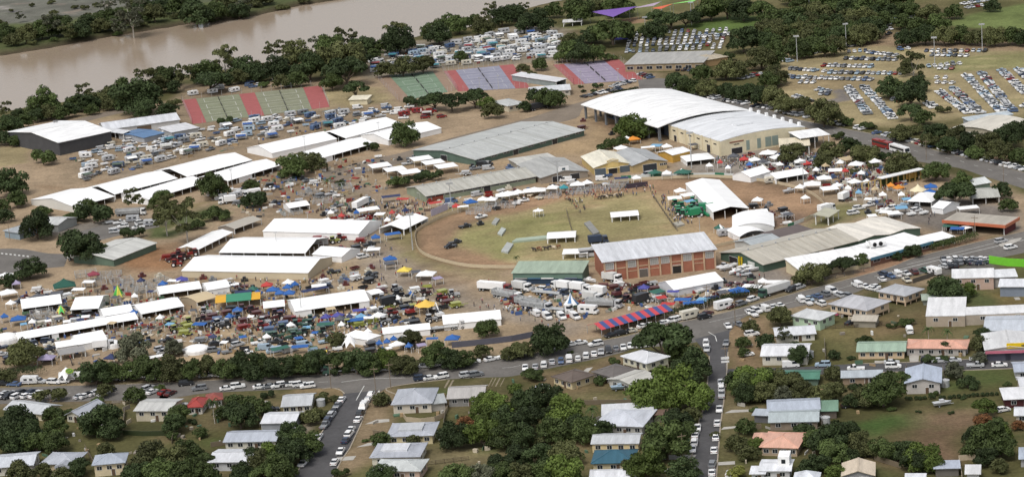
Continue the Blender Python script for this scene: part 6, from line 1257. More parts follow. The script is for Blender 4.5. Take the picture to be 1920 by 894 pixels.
H('blue-grey walled white roofed shed at the right edge', (1875,536), (1948,536), (1946,525), he=5.4, rise=0.4, roof='sx', wall=c(140,150,164), rc=c(238,240,244), nw=0, cat='shed', name='shed')
H('upper half of the double grey gabled house near the street of white cars', (1442,768), (1535,764), (1535,745), he=4.4, rise=1.2, roof='gx', wall=c(200,196,188), rc=c(184,192,204), nw=3)
H('lower half of the double grey gabled house with taupe wall', (1444,789), (1532,787), (1531,767), he=4.2, rise=1.3, roof='gx', wall=c(150,136,120), rc=c(182,192,194), nw=3)
H('green carport beside the double grey gabled house', (1535,769), (1568,768), (1568,752), he=2.8, rise=0.3, roof='sx', wall=c(120,110,100), rc=c(128,160,138), nw=0, cat='carport', name='carport')
H('small grey open carport in front of the double grey gabled house', (1414,776), (1442,777), (1440,769), he=2.6, rise=0.3, roof='sx', wall=c(110,110,112), rc=c(190,198,206), nw=0, cat='carport', name='carport')
H('terracotta hip roofed house between leafy trees', (1428,836), (1494,838), (1494,811), he=4.0, rise=1.8, roof='hx', wall=c(190,170,146), rc=c(226,178,156), nw=4)
H('terracotta roofed front wing of the leafy house', (1414,822), (1440,822), (1440,812), he=3.6, rise=1.2, roof='hx', wall=c(190,170,146), rc=c(226,178,156), nw=0, cat='house wing', name='house_wing')
t, L, D = H('bright white modern house with a small roof tower', (1426,880), (1480,880), (1484,861), he=4.4, rise=0.6, roof='gx', wall=c(214,214,214), rc=c(238,240,244), nw=2); build('roof_tower', MB().box(L*0.58,L*0.98,D*0.3,D*0.95,2.6,5.6), cm('wall', WHITE), t); build('tower_window', MB().box(L*0.7,L*0.84,D*0.3-0.1,D*0.3,3.8,4.9), GLASS, t)
H('white flat entry wing of the bright white modern house', (1409,886), (1432,886), (1434,875), he=3.2, rise=0.2, roof='sx', wall=c(210,210,210), rc=c(236,238,242), nw=1, cat='house wing', name='house_wing')
H('white pyramid roof at the very bottom edge', (1490,901), (1532,901), (1530,886), he=3.4, rise=2.2, roof='hx', wall=WHT, rc=c(226,230,236), nw=0)
H('cream gabled grey walled house at the bottom edge', (1581,889), (1637,888), (1636,866), he=4.0, rise=1.4, roof='gy', wall=c(158,158,160), rc=c(224,208,186), nw=2)
H('blue-grey carport beside the bottom fence', (1754,876), (1797,875), (1796,864), he=2.6, rise=0.2, roof='sx', wall=c(120,116,110), rc=c(190,198,212), nw=0, cat='carport', name='carport')
H('small white garden shed inside the bottom fence', (1813,886), (1835,886), (1834,874), he=2.3, rise=0.4, roof='sx', wall=c(206,206,206), rc=c(232,232,232), nw=0, cat='shed', name='garden_shed')
H('white roofed shed corner at the bottom edge under the dark tree', (1700,897), (1732,897), (1731,889), he=2.6, rise=0.2, roof='sx', wall=c(206,206,206), rc=c(232,234,238), nw=0, cat='shed', name='shed')
H('white flat roofed house with dark maroon wall at the right edge', (1885,747), (1948,744), (1944,726), he=4.2, rise=0.3, roof='sx', wall=c(84,44,46), rc=c(240,240,242), nw=2)
H('white gabled cottage below the maroon walled house', (1905,776), (1948,776), (1944,762), he=3.0, rise=1.0, roof='gx', wall=c(206,196,180), rc=c(230,232,236), nw=2, cat='cottage', name='cottage')
H('grey roofed house at the right edge facing the back street', (1905,695), (1955,693), (1950,676), he=4.2, rise=1.0, roof='gx', wall=c(200,200,198), rc=c(190,198,212), nw=2)
H('white gable at the right edge above the maroon house', (1915,722), (1955,720), (1950,704), he=4.4, rise=1.2, roof='gx', wall=c(210,196,180), rc=TINW, nw=1)
H('blue roofed shed corner at the lower right edge', (1914,858), (1955,858), (1945,842), he=3.0, rise=0.5, roof='sx', wall=c(170,170,170), rc=c(190,200,214), nw=0, cat='shed', name='shed')
H('green tin roofed shed beside the white van', (1450,709), (1533,708), (1530,693), he=3.0, rise=0.8, roof='gx', wall=c(110,130,116), rc=c(90,138,118), nw=0, cat='shed', name='shed')
H('low grey roofed shed behind the dark round tree', (1580,706), (1652,704), (1650,697), he=3.0, rise=0.6, roof='sx', wall=c(160,140,120), rc=c(190,198,204), nw=2, cat='shed', name='shed')
H('beige roofed garden shelter beside the peach house on stilts', (1600,599), (1641,600), (1637,590), he=2.6, rise=1.0, roof='gx', wall=c(160,154,140), rc=c(192,184,170), nw=0, cat='shelter', name='garden_shelter')
H('grey-green arched garden shed behind the white warehouse', (1731,558), (1770,556), (1768,550), he=2.6, rise=0.8, roof='ax', wall=c(150,156,146), rc=c(160,172,158), nw=0, cat='shed', name='garden_shed')
fence('lime_wall', 'bright lime green painted wall at the corner of the main road', [(1855,494),(1890,499),(1945,502)], 2.8, 6.0, c(128,214,64), 'wall')
fence('garden_fence', 'low grey fence along the road bank above the dark round tree', [(1712,531),(1740,522),(1756,515)], 1.6, 3.0, c(92,90,86))
fence('garden_fence', 'cream timber fence round the garden shed at the bottom', [(1798,864),(1818,862),(1840,862)], 1.6, 2.5, c(206,190,164)); fence('garden_fence', 'cream timber fence running to the bottom edge beside the garden shed', [(1798,866),(1801,880),(1804,898)], 1.6, 2.5, c(206,190,164))
fence('pool_fence', 'curved cream wall round the pool yard', [(757,783),(762,790),(790,793),(815,790),(833,782),(840,768)], 1.5, 2.5, c(196,180,154), 'wall')
fence('garden_fence', 'thin dark fence across the grassy block below the peach house', [(1548,617),(1620,613),(1720,607)], 1.1, 3.0, c(94,82,66), open_=True); fence('garden_fence', 'pale picket fence in front of the terracotta roofed house', [(1722,664),(1770,666),(1815,662)], 1.5, 2.5, c(186,186,190))
fence('garden_fence', 'dark green fence across the lawn of the two storey cream house', [(232,815),(270,817),(312,816)], 1.5, 2.5, c(60,70,46)); fence('garden_fence', 'grey paling fence between the trees and the pool house', [(801,872),(850,866),(880,862)], 1.2, 2.5, c(110,98,80), open_=True)
PAL = c(128,116,98)
for (pts, wh) in (([(1384,806),(1428,804)],'above the terracotta house'),([(1384,852),(1412,851)],'beside the bright white house'),([(1540,800),(1556,776)],'below the green carport'),([(235,772),(231,812)],'beside the two storey cream house'),([(332,800),(322,832)],'beyond the cream house lawn'),([(396,838),(424,834)],'above the flat-gabled white house'),([(478,776),(488,802)],'beside the three-door garage'),([(838,762),(832,800)],'behind the pool yard'),([(1082,759),(1216,757)],'along the vacant strip'),([(1546,642),(1548,676)],'beside the leaning tree house'),([(1700,690),(1694,722)],'beside the blue-grey high-set house'),([(1768,694),(1772,728)],'on the grassy block'),([(1640,862),(1690,878)],'beside the bottom gabled house'),([(60,800),(96,842)],'in the lower left gardens'),([(160,842),(176,872)],'beside the high set cream house'),([(700,815),(722,818)],'before the raised deck house')): fence('paling_fence', 'weathered timber paling fence '+wh, pts, 1.5, 2.4, PAL)
def tank(x, y, wh):
    p = U((x, y)); t = thing('water_tank', 'round corrugated rainwater tank '+wh, 'water tank', (p.x, p.y, 0)); b = MB(); b.ring([(1.3,0),(1.3,2.0)], 14); build('tank_body', b, STEEL, t); b = MB(); b.ring([(1.38,2.0),(0.2,2.4)], 14); build('lid', b, STEEL, t)
for (x, y, wh) in ((828,822,'beside the raised deck house'),(602,760,'beside the corner house'),(1772,724,'beside the blue-grey high-set house'),(1548,794,'beside the double gabled house'),(346,768,'beside the red roofed house'),(1215,838,'beside the cream house'),(1518,670,'beside the leaning tree house')): tank(x, y, wh)
# ------------------------------------------------------------------ poles and signs
def pole(x, y, h, label, kind='light', group=None):
    p = U((x, y)); t = thing('light_pole' if kind != 'power' else 'power_pole', label, 'pole', (p.x, p.y, 0), random.uniform(-0.3, 0.3), group)
    build('mast', MB().tube((0,0,0),(0,0,h),0.22 if h > 9 else 0.12, 0.13 if h > 9 else 0.08, 8), STEEL if kind != 'power' else WOOD, t)
    if kind == 'flood': build('lamp_head', MB().box(-1.4,1.4,-0.2,0.2,h-0.3,h+0.5), STEEL, t)
    elif kind == 'power': build('cross_arm', MB().box(-1.2,1.2,-0.08,0.08,h-0.9,h-0.7), WOOD, t)
    else: build('lamp_head', MB().box(-0.7,0.7,-0.15,0.15,h-0.05,h+0.15), STEEL, t)
for (x, y, h, wh) in ((774,468,13.5,'at the left curve of the oval'),(846,390,10,'at the corner of the sage pavilion'),(1047,352,11,'in front of the grey gabled shed'),(1297,316,15,'beside the crowded stall lane'),(1313,446,8,'behind the brick grandstand'),(1507,351,10,'outside the right curve of the oval'),(1297,48,13,'at the edge of the playing field'),(1211,70,11,'in front of the ute yard'),(1495,116,13,'at the left of the car park'),(1587,94,13.5,'behind the car park rows'),(1753,128,15,'in the middle of the car park'),(1842,98,14,'before the tree row by the far oval'),(1518,26,9,'among the far park trees'),(1433,50,8,'on the playing field'),(1105,38,6,'by the purple shade sail'),(712,266,9,'between the upper marquees'),(573,289,8,'beside the upper left marquee'),(436,352,8,'beside the lower tent row'),(520,474,8,'behind the red machinery marquee'),(579,431,7,'against the seamed marquee'),(566,592,7,'in front of the three-bay marquee'),(110,288,6,'at the corner of the netted pavilion')): pole(x, y, h, 'tall slim steel light pole '+wh, 'flood' if h > 9.5 else 'light')
for (x, y) in ((1072,116),(1112,114),(1121,113),(1090,160),(1160,155),(900,172),(935,168)): pole(x, y, 7, 'short steel floodlight pole on the edge of the mauve courts', 'light', 'court floodlight poles')
for (x, y, wh) in ((1828,448,'beside the road hedge'),(19,450,'at the yard road edge'),(705,737,'at the side street corner'),(733,729,'on the grass verge of the main road'),(621,728,'at the footpath corner of the side street'),(1379,611,'at the corner of the cross street'),(1362,699,'under the street sign'),(1402,130,'beside the club car park'),(1281,868,'by the concrete driveway of the cross street'),(1294,770,'under the giant tree'),(1327,580,'before the road hedge'),(1882,345,'beside the arena road'),(1737,300,'beside the buses')): pole(x, y, 8.5, 'slim timber power pole '+wh, 'power')
p = U((1361,700)); sgn = thing('street_sign', 'double white street sign board above the cross street', 'sign', (p.x, p.y, 0)); build('post', MB().tube((0.3,0.3,0),(0.3,0.3,5.4),0.08), STEEL, sgn); build('board', MB().box(-1.2,1.2,0.15,0.22,4.4,5.2), cm('paint', WHITE), sgn); build('lower_board', MB().box(-1.2,1.2,0.15,0.22,3.4,4.0), cm('paint', WHITE), sgn)
# ------------------------------------------------------------------ trees, zone by zone
def wood(poly, n, wlo, whi, kinds, where, group, mind=17, seed=1):
    r = random.Random(seed); pts = []; xs = [p[0] for p in poly]; ys = [p[1] for p in poly]; tries = 0
    while len(pts) < n and tries < 4000:
        tries += 1; x, y = r.uniform(min(xs), max(xs)), r.uniform(min(ys), max(ys))
        if inpoly(x, y, poly) and all((x-a)**2+((y-b)*1.8)**2 > mind*mind for (a, b) in pts): pts.append((x, y))
    for (x, y) in pts: tree((x, y), r.uniform(wlo, whi), r.choice(kinds), where, group)
wood([(-20,82),(120,58),(250,36),(420,12),(520,-10),(420,-14),(250,6),(90,44),(-20,50)], 34, 26, 44, 'RroGro', 'on the far river bank', 'trees on the far river bank', 15, 21)
wood([(-20,30),(60,5),(200,-20),(330,-30),(240,6),(100,30)], 14, 14, 24, 'yyG', 'on the grey flats', 'bushes on the grey flats', 16, 23)
wood([(0,215),(120,195),(240,165),(420,140),(500,125),(500,140),(330,165),(250,195),(120,212),(0,232)], 22, 26, 40, 'RrRo', 'on the near river bank', 'trees on the near river bank', 15, 22)
trees('10,60,44,R 47,64,44,o 77,54,47,r 107,44,52,r 128,50,36,g 161,40,38,R 198,37,46,R 245,20,60,G 289,23,46,R 366,13,66,R 403,12,52,r 446,10,44,R 25,82,20,y 60,80,20,y 220,55,22,s 330,30,26,y 140,66,22,s 180,58,22,y 270,44,20,y 480,8,30,y 530,6,26,y 570,-4,26,y 100,74,18,s 400,30,20,y 20,20,14,y 60,10,14,y 140,14,16,y 90,30,12,y 310,5,24,o 500,-6,30,o', 'on the far river bank', 'trees on the far river bank')
trees('7,203,32,g 15,232,56,R 6,256,40,R 80,193,66,r 134,193,42,r 161,168,38,g 165,192,42,R 201,180,46,R 234,167,58,r 255,178,86,R 278,144,50,g 312,142,50,r 339,140,40,g 383,132,60,r 393,150,76,U 420,115,52,g 460,126,62,R 275,203,46,R 312,204,42,R 326,194,28,y 45,225,40,r 30,262,30,R 105,205,30,s 185,196,28,s 220,190,30,r', 'on the near river bank', 'trees on the near river bank')
trees('480,128,42,R 507,90,38,g 522,125,60,R 553,102,60,R 580,124,66,R 557,146,40,R 527,152,34,R 494,158,26,s 620,90,58,r 648,68,44,g 640,108,86,R 680,82,48,R 668,106,60,R 648,134,86,U 622,152,44,R 666,168,54,U 745,58,50,g 748,75,62,R 718,84,38,R 600,80,40,G 540,80,30,g 700,100,34,r', 'in the dark riverside grove', 'trees in the dark riverside grove')
trees('822,62,52,R 808,56,38,R 836,40,44,r 860,44,48,r 890,36,36,r 906,46,46,R 916,18,32,g 940,30,46,R 958,20,42,R 722,128,42,o 755,124,46,o 792,118,48,o 863,105,30,r 967,22,42,R 980,15,26,g 1007,26,42,R 990,40,50,R 1024,46,36,R 1040,18,38,r 1087,18,60,R 1118,11,42,R 1158,6,60,r', 'around the riverside camping ground', 'trees around the riverside camp')
trees('1148,58,80,R 1108,62,46,R 1168,56,48,R 1071,72,38,R 1064,96,48,R 1090,98,52,R 1112,99,44,R 1080,88,46,R 1141,107,30,s 1228,53,48,R 1208,56,32,r 1232,36,50,U 1258,36,56,U 1285,33,54,U 1308,28,44,U 1325,22,40,R 1333,14,60,R 1363,17,56,R 1393,14,60,R 1423,17,60,R 1393,74,58,R 1427,75,46,R 1437,58,42,R 1363,107,36,s 1360,130,48,o 1383,131,42,o 1427,105,60,o 1316,137,40,r 1014,119,32,r 994,139,24,o 980,127,26,o', 'by the playing field', 'trees between the courts and the playing field')
trees('1272,152,54,R 1296,159,50,r 1326,164,44,o 1363,166,38,R 1383,172,44,R 1406,169,48,R 1430,180,46,R 1453,182,52,o 1477,194,48,o 1507,192,38,o 1544,209,70,o 1588,228,32,s 1628,235,32,s 1453,138,52,o 1455,110,42,r 1440,150,40,r', 'along the far side of the arena road', 'trees along the arena road')
trees('779,188,46,S 815,188,58,U 846,191,56,U 890,185,54,U 913,192,36,b 923,205,42,o 1024,184,46,r 1000,179,36,R 1041,184,42,r 983,198,28,R 1089,162,13,S 1121,160,23,S 1094,171,13,S 1114,171,15,s 759,251,56,r 695,275,36,s 575,296,54,y 421,227,32,S 248,255,26,s 267,260,22,s 80,295,62,s 1185,233,64,b 1168,238,42,r 1205,239,46,r 1128,275,26,S 1155,269,44,s', 'behind the tents', 'trees behind the showground tents')
wood([(1440,30),(1500,22),(1660,0),(1662,28),(1630,66),(1560,86),(1450,92),(1436,70)], 46, 36, 54, 'RRro', 'in the wood beyond the car park', 'trees in the wood beyond the car park', 17, 2)
wood([(1480,-20),(1700,-30),(1700,-4),(1500,6)], 14, 40, 54, 'Rr', 'in the wood beyond the car park', 'trees in the wood beyond the car park', 24, 5)
trees('1700,68,46,R 1735,63,50,R 1770,67,46,R 1800,63,46,R 1830,68,42,R 1865,67,48,R 1900,67,42,r 1925,70,42,R 1670,22,36,R 1700,16,46,r 1740,23,50,o 1760,39,46,R 1720,46,42,R 1790,21,36,r 1862,9,32,R 1690,38,40,R', 'in the row before the far oval', 'trees before the far oval')
trees('1668,164,50,R 1708,174,60,R 1718,153,48,R 1712,119,56,g 1700,130,40,O 1708,209,54,U 1732,219,38,r 1769,204,32,y 1685,168,40,R', 'in the middle of the grassy car park', 'trees in the grassy car park')
trees('1688,246,46,o 1715,243,38,y 1752,246,52,R 1792,256,50,o 1779,269,48,R 1819,263,46,R 1850,266,52,o 1886,253,56,R 1912,239,46,R 1873,281,52,o 1826,286,46,s 1910,288,42,r 1740,262,36,o 1845,290,30,s', 'on the arena road verge', 'trees on the arena road verge')
trees('1557,280,48,o 1484,286,52,o 1591,273,42,R 1621,286,52,o 1574,254,32,s 1655,293,42,S 1540,298,36,o 1541,304,34,o 1695,304,60,o 1675,311,44,o 1755,318,52,R 1803,338,46,r 1792,361,78,U 1772,368,42,U 1880,355,40,R 1890,382,36,r 1730,318,30,s 1635,310,26,y 1600,322,22,y', 'among the convention centre stalls', 'trees among the convention centre stalls')
trees('20,341,62,R 30,371,42,r 7,401,38,R 3,384,32,R 77,395,44,s 67,422,64,R 161,385,42,r 175,401,80,S 141,406,42,s 151,456,86,R 188,466,38,r 54,499,56,R 252,371,38,g 304,368,46,r 396,348,60,r 309,401,60,g 346,403,78,g 400,399,62,s 248,435,46,S 473,372,42,R 470,345,32,r 14,526,36,R 547,311,56,r 591,304,44,o 557,328,24,S 614,338,22,p 638,343,24,s 745,341,46,s 775,335,44,S 809,328,42,S 490,372,48,S 968,482,15,p 320,380,40,g 370,420,40,s', 'among the left hand tents and yards', 'trees among the left hand tents')
trees('1580,495,58,U 1615,488,38,u 1521,513,52,o 1541,505,38,o 1717,468,32,R 1704,471,28,R 1500,522,30,o 1680,478,24,R', 'before the white halls', 'trees before the white halls')
trees('1779,539,68,R 1759,533,38,R 1814,541,36,b', 'behind the white workshop', None)
trees('178,696,62,R 208,696,48,R 248,691,50,r 279,691,62,r 322,689,62,R 356,691,52,r 386,686,52,o 420,691,52,R 460,679,66,R 476,697,42,R 493,679,52,r 524,685,58,R 557,682,52,r 594,676,62,R 631,679,58,R 668,676,62,R 695,682,48,r 722,672,52,b 748,682,48,o 772,682,46,o 816,662,60,R 846,669,52,R 869,669,46,r 903,656,38,o 957,660,36,o 10,703,40,R 150,698,34,r 300,697,40,S 500,697,40,S 640,694,40,S 580,694,40,S 800,676,34,s', 'in the row along the show frontage', 'trees along the show frontage')
trees('44,662,64,o 248,652,68,e 322,649,42,e 631,635,38,o 769,632,46,o 910,612,46,R 1030,632,76,R 977,653,48,o 75,660,26,o', 'standing alone in the lower show yards', 'trees in the lower show yards')
trees('1242,640,116,U 1272,662,48,r 1296,680,80,R 1215,738,84,b 1262,724,98,b 1302,742,72,b 1240,745,70,b 1153,676,30,s 1000,701,48,s 1124,713,32,s 967,726,32,b 1070,660,14,s', 'at the cross street corner', 'trees at the cross street corner')
trees('987,749,62,R 1020,746,66,R 1061,767,72,b 990,783,62,R 1040,803,62,r 980,813,62,R 1098,806,58,r 1131,803,42,R 1060,843,68,o 1010,847,62,R 1061,877,76,b 1017,880,62,r 980,884,58,R 973,850,52,R 903,753,48,b 930,759,62,b 950,783,62,R 852,813,66,R 906,810,68,b 943,813,64,r 923,783,52,b 900,776,48,b 940,863,52,R 856,887,62,r 900,887,52,e 926,883,46,r 950,884,52,r 1085,790,50,R 1030,770,40,R 1000,820,40,R 870,790,40,x 1110,770,30,p', 'in the dense house-block grove', 'trees in the dense house-block grove')
trees('715,746,34,o 715,820,40,R 638,884,34,s 715,887,52,R 685,825,14,s 775,823,32,o 608,743,38,y 628,746,30,y 581,780,54,y 604,776,32,y 547,810,52,R 574,827,64,r 547,843,72,R 514,850,68,b 493,863,62,R 500,884,62,R 524,874,62,r 500,739,30,S 487,763,42,R', 'beside the side street', 'trees beside the side street')
trees('94,740,62,y 196,729,36,o 250,739,42,R 299,726,26,s 183,749,28,s 188,783,82,R 218,803,48,R 34,790,76,R 10,796,62,R 54,810,62,R 101,800,54,r 104,827,52,r 20,827,62,R 97,773,38,r 67,827,52,R 198,840,32,o 336,776,52,R 326,793,48,R 322,815,30,s 376,808,28,r 399,757,36,p 450,776,68,R 470,756,42,R 440,749,42,r 282,850,74,o 322,853,68,o 352,843,58,r 383,863,52,R 302,880,72,r 346,880,72,r 255,880,58,R 386,884,52,r 37,884,54,o 80,880,36,o 151,873,48,R 114,887,42,o 453,880,46,R 473,853,42,R 420,770,40,R 170,800,40,R 130,772,26,r 360,790,24,S', 'in the leafy lower left gardens', 'trees in the lower left gardens')
trees('1463,590,52,o 1409,609,34,R 1394,638,30,r 1437,636,42,R 1394,659,24,R 1472,625,28,G 1496,663,48,R 1490,650,30,R 1562,663,26,R 1596,670,20,S 1623,638,42,s 1564,697,38,o 1412,704,72,b 1376,710,42,R 1465,710,52,R 1394,716,62,r 1440,704,48,r 1492,717,52,o 1398,737,46,R 1433,733,48,R 1467,737,42,e 1507,733,48,R 1535,737,46,o 1564,733,52,o 1416,766,22,s 1597,750,36,R 1622,740,56,R 1647,740,52,R 1655,729,80,R 1675,712,62,R 1628,739,52,R 1604,724,32,S', 'around the houses right of the cross street', 'trees right of the cross street')
trees('1672,766,18,s 1722,771,13,S 1784,773,15,S 1846,765,54,B 1786,692,42,e 1814,716,48,S 1752,738,24,s 1806,744,16,S 1836,642,42,R 1843,622,32,R 1836,669,32,e 1740,618,28,p 1776,623,24,p 1672,610,22,s 1698,603,34,s 1732,650,26,r 1772,650,32,R 1740,672,34,S 1770,672,26,S 1660,736,30,R 1890,718,20,s', 'around the grassy blocks at the right', 'trees around the grassy blocks')
trees('1379,830,44,R 1396,799,40,r 1418,830,36,b 1404,846,42,o 1381,884,42,Y 1507,803,48,S 1554,818,80,R 1589,805,52,R 1527,818,52,r 1564,842,62,r 1515,877,44,R 1535,865,46,R 1568,881,42,b 1612,830,52,o 1644,838,46,o 1652,841,56,R 1677,837,46,R 1731,851,74,b 1710,862,58,R 1748,865,48,b 1696,843,52,R 1617,837,42,o 1851,822,82,R 1832,813,52,R 1872,810,50,b 1875,837,58,R 1848,855,46,R 1815,844,32,r 1845,789,38,x 1869,793,42,r 1910,796,26,x 1872,870,38,o 1590,850,40,R', 'in the lower right gardens', 'trees in the lower right gardens')
trees('1272,783,60,R 1242,786,32,p 1249,823,94,R 1228,850,42,r 1208,870,78,b 1192,874,52,o 1282,877,66,R 1296,776,38,R 1341,813,20,o 1120,818,24,y 1290,800,40,R', 'by the cream houses', 'trees between the cream houses and the cross street')
# ------------------------------------------------------------------ vehicles
CC = {'w': (0.80,0.80,0.79), 's': (0.50,0.51,0.52), 'g': (0.20,0.21,0.22), 'k': (0.03,0.032,0.036), 'b': (0.08,0.13,0.24), 'd': (0.035,0.05,0.085), 'r': (0.24,0.025,0.022), 'c': (0.62,0.58,0.48), 'e': (0.05,0.11,0.08), 'p': (0.6,0.13,0.24), 'l': (0.33,0.43,0.52), 'y': (0.34,0.36,0.09), 'm': (0.11,0.035,0.035)}
CN = {'w': 'white', 's': 'silver', 'g': 'grey', 'k': 'black', 'b': 'blue', 'd': 'dark blue', 'r': 'red', 'c': 'cream', 'e': 'dark green', 'p': 'pink', 'l': 'light blue', 'y': 'yellow', 'm': 'maroon'}
TT = {'S': (SEDAN,'sedan','car'), 'W': (WAGON,'four-wheel drive','car'), 'H': (HATCH,'hatchback','car'), 'U': (UTE,'ute','ute'), 'V': (VAN,'van','van'), 'C': (CARAVAN,'caravan','caravan'), 'A': (CAMPER,'caravan with awning','caravan'), 'M': (MOTOR,'motorhome','motorhome'), 'T': (TRUCK,'box truck','truck'), 'F': (FLATBED,'flatbed truck','truck'), 'L': (SEMI,'semi-trailer truck','truck'), 'K': (TANKER,'tanker truck','truck'), 'X': (STOCK,'livestock crate semi-trailer','truck'), 'Z': (LONGFLAT,'long flatbed semi-trailer','truck'), 'B': (BUS,'bus','bus'), 'R': (TRAILER,'box trailer','trailer'), 'O': (BOAT,'boat on a trailer','boat'), 't': (TRACTOR,'tractor','tractor'), 'h': (HARV,'harvester','harvester'), 'D': (DIGGER,'excavator','excavator'), 'i': (PLOUGH,'farm implement','implement'), 'P': (PEN,'steel cattle pen','pen'), 'q': (BALE,'crate stack','crates')}
RC = 'wwwwwwssssggkkkbdrc'
NCAR = 0
PLACED = []
def free(x, y, r):
    for (a, b, q) in PLACED:
        if (a-x)**2+(b-y)**2 < (r+q)**2*0.8: return False
    return True
def veh(px, k, col, ang, where, group, parts=True, chk=False, r=2.0):
    global NCAR
    if k == 'q' and col in 'ws': col = random.choice('ckgm')
    tpl, tn, cat = TT[k]; p = U(px)
    if chk and (taken(p.x, p.y, 1.2) or not free(p.x, p.y, r)): return None
    PLACED.append((p.x, p.y, r))
    if cat == 'car': NCAR += 1
    kk = random.uniform(0.88, 1.05); cc = tuple(v*kk for v in CC[col])
    return tpl.put(p, ang, '%s %s %s' % (CN[col], tn, where), cat, group, cc, parts, z=0.03 if parts else 0.0)
def cars(data, ang, where, group, jit=0.06, parts=True):
    for tok in data.split():
        a = tok.split(','); k = a[2] if len(a) > 2 and a[2] else random.choice('SSWWHU'); col = a[3] if len(a) > 3 else random.choice(RC)
        g = ang(float(a[0])) if callable(ang) else ang
        veh((float(a[0]), float(a[1])), k, col, g+random.uniform(-jit, jit)+(math.pi if random.random() < 0.3 else 0), where, group, parts)
HA = heading((590,840), (660,750)); HB = heading((1325,860), (1345,700)); HK = heading((1480,696), (1900,681))
def HM(x):                             # direction of the main road near image column x
    P_ = [(0,742),(300,733),(620,716),(900,690),(1070,662),(1230,635),(1370,602),(1500,562),(1650,516),(1800,475),(1920,452)]
    for i in range(len(P_)-1):
        if x <= P_[i+1][0]: return heading(P_[i], P_[i+1])
    return heading(P_[-2], P_[-1])
cars('641,752,S,w 633,763,S,g 627,773,S,k 622,781,W,s 615,791,W,d 609,801,U,g', HA, 'at the left kerb of the side street', 'cars at the left kerb of the side street')
cars('682,766,V,w 676,778,W,k 672,789,S,w 658,809,S,w 655,817,W,w 649,828,S,d 639,849,S,w 628,869,S,w 696,742,H,w 690,752,H,s', HA, 'at the right kerb of the side street', 'cars at the right kerb of the side street')
cars('568,872,S,w 581,851,W,s 598,822,S,w', HA, 'under the trees on the side street', 'cars under the trees on the side street')
cars('1324,648,W,w 1326,657,S,s 1308,805,S,w 1304,819,S,w 1302,833,W,w 1299,845,S,w', HB, 'at the left kerb of the cross street', 'cars at the left kerb of the cross street')
cars('1352,720,S,s 1353,732,W,w 1353,744,U,s 1349,770,S,w 1345,796,S,w 1342,823,S,w 1339,847,S,w 1336,874,W,g 1335,889,S,w 1362,646,S,g', HB, 'at the right kerb of the cross street', 'cars at the right kerb of the cross street')
cars('1483,688,V,w 1543,687,W,l 1605,694,U,w 1672,682,S,s 1675,690,W,w 1741,678,W,k 1761,679,S,s 1788,678,S,s 1834,676,U,w 1829,688,U,s 1874,687,S,w 1902,670,W,k 1868,670,W,k', HK, 'along the back street', 'cars along the back street')
nose = lambda x: HM(x)+math.pi/2-0.5
cars('8,741 16,746 26,740 33,746 42,739 50,745 58,738 66,744,S,w 74,739 2,747', nose, 'nosed in beside the main road at the far left', 'cars nosed in at the far left')
cars('150,746,S,s 160,745,S,w 168,742,H,k 177,740,S,w 186,738,W,s 194,741,S,w 206,735,W,k', nose, 'nosed in beside the small roadside trees', 'cars nosed in by the small roadside trees')
cars('278,731,W,s 286,737,S,w 308,738,S,r 320,740,S,m', nose, 'on the verge behind the two storey cream house', 'cars on the verge behind the cream house')
cars('349,722,W,k 374,731,W,g 426,731,S,w 446,727,W,w', lambda x: HM(x)+0.25, 'on the lower side of the main road near the red roof', 'cars near the red roof')
cars('488,728,S,w 504,727,S,g 522,726,W,w 538,724,S,k 548,723,S,w 562,724,W,w 577,727,W,w', lambda x: HM(x)+0.3, 'beside the corner house on the main road', 'cars beside the corner house')
cars('7,722,W,k 27,723,S,b 74,718,W,s 102,719,W,w 117,718,U,w 182,714,W,s 198,713,S,k 216,713,W,s 386,707,S,s 404,706,W,w 421,705,W,w 438,703,W,k 455,703,S,s 475,702,S,b 532,699,W,k 545,698,W,k 562,697,S,g 577,697,S,s', HM, 'under the show frontage trees', 'cars under the show frontage trees', 0.35)
cars('702,695,W,w 723,695,U,w 738,694,S,w 764,691,W,w 779,690,W,w 797,689,S,s 814,687,W,w 832,685,W,k 846,685,W,k 873,682,S,w 888,680,S,w 921,676,S,w 945,672,S,w 958,670,S,w 962,669,W,s 989,665,S,w', HM, 'on the show side of the main road before the single trees', 'cars on the show side before the single trees', 0.3)
cars('1030,658,S,w 1057,651,U,w 1072,648,S,w 1088,645,S,w 1146,631,S,k 1165,627,W,k 1182,623,S,c 1207,614,S,w 1222,612,S,w 1244,608,S,w 1259,604,W,w 1272,601,W,w 1326,590,S,m 1371,577,S,m 1390,572,W,g 1412,564,W,w 1484,546,W,k 1499,541,W,s', lambda x: HM(x)+0.12, 'beside the hedge of the striped marquee', 'cars beside the striped marquee hedge', 0.12)
cars('1117,648,W,w 1321,597,W,k 1877,455,W,s 1895,467,W,w', HM, 'driving on the main road', 'cars driving on the main road', 0.05)
cars('790,712,W,d 807,711,S,w 827,709,W,w 876,706,W,s 893,705,W,g', lambda x: HM(x)+0.25, 'above the grassy verge with wheel tracks', 'cars above the wheel tracks')
cars('985,692,S,w 1004,690,S,s 1020,687,W,w 1035,681,S,s 1052,680,H,b 1067,677,V,w 1084,675,H,w 1099,670,W,w 1114,666,S,w 1127,663,U,s 1141,660,W,k 1155,656,S,g 1169,654,S,w 1182,651,S,w 1198,650,S,s 1210,648,S,w', lambda x: HM(x)+math.pi/2-0.3, 'angle parked opposite the show frontage', 'cars angle parked opposite the show')
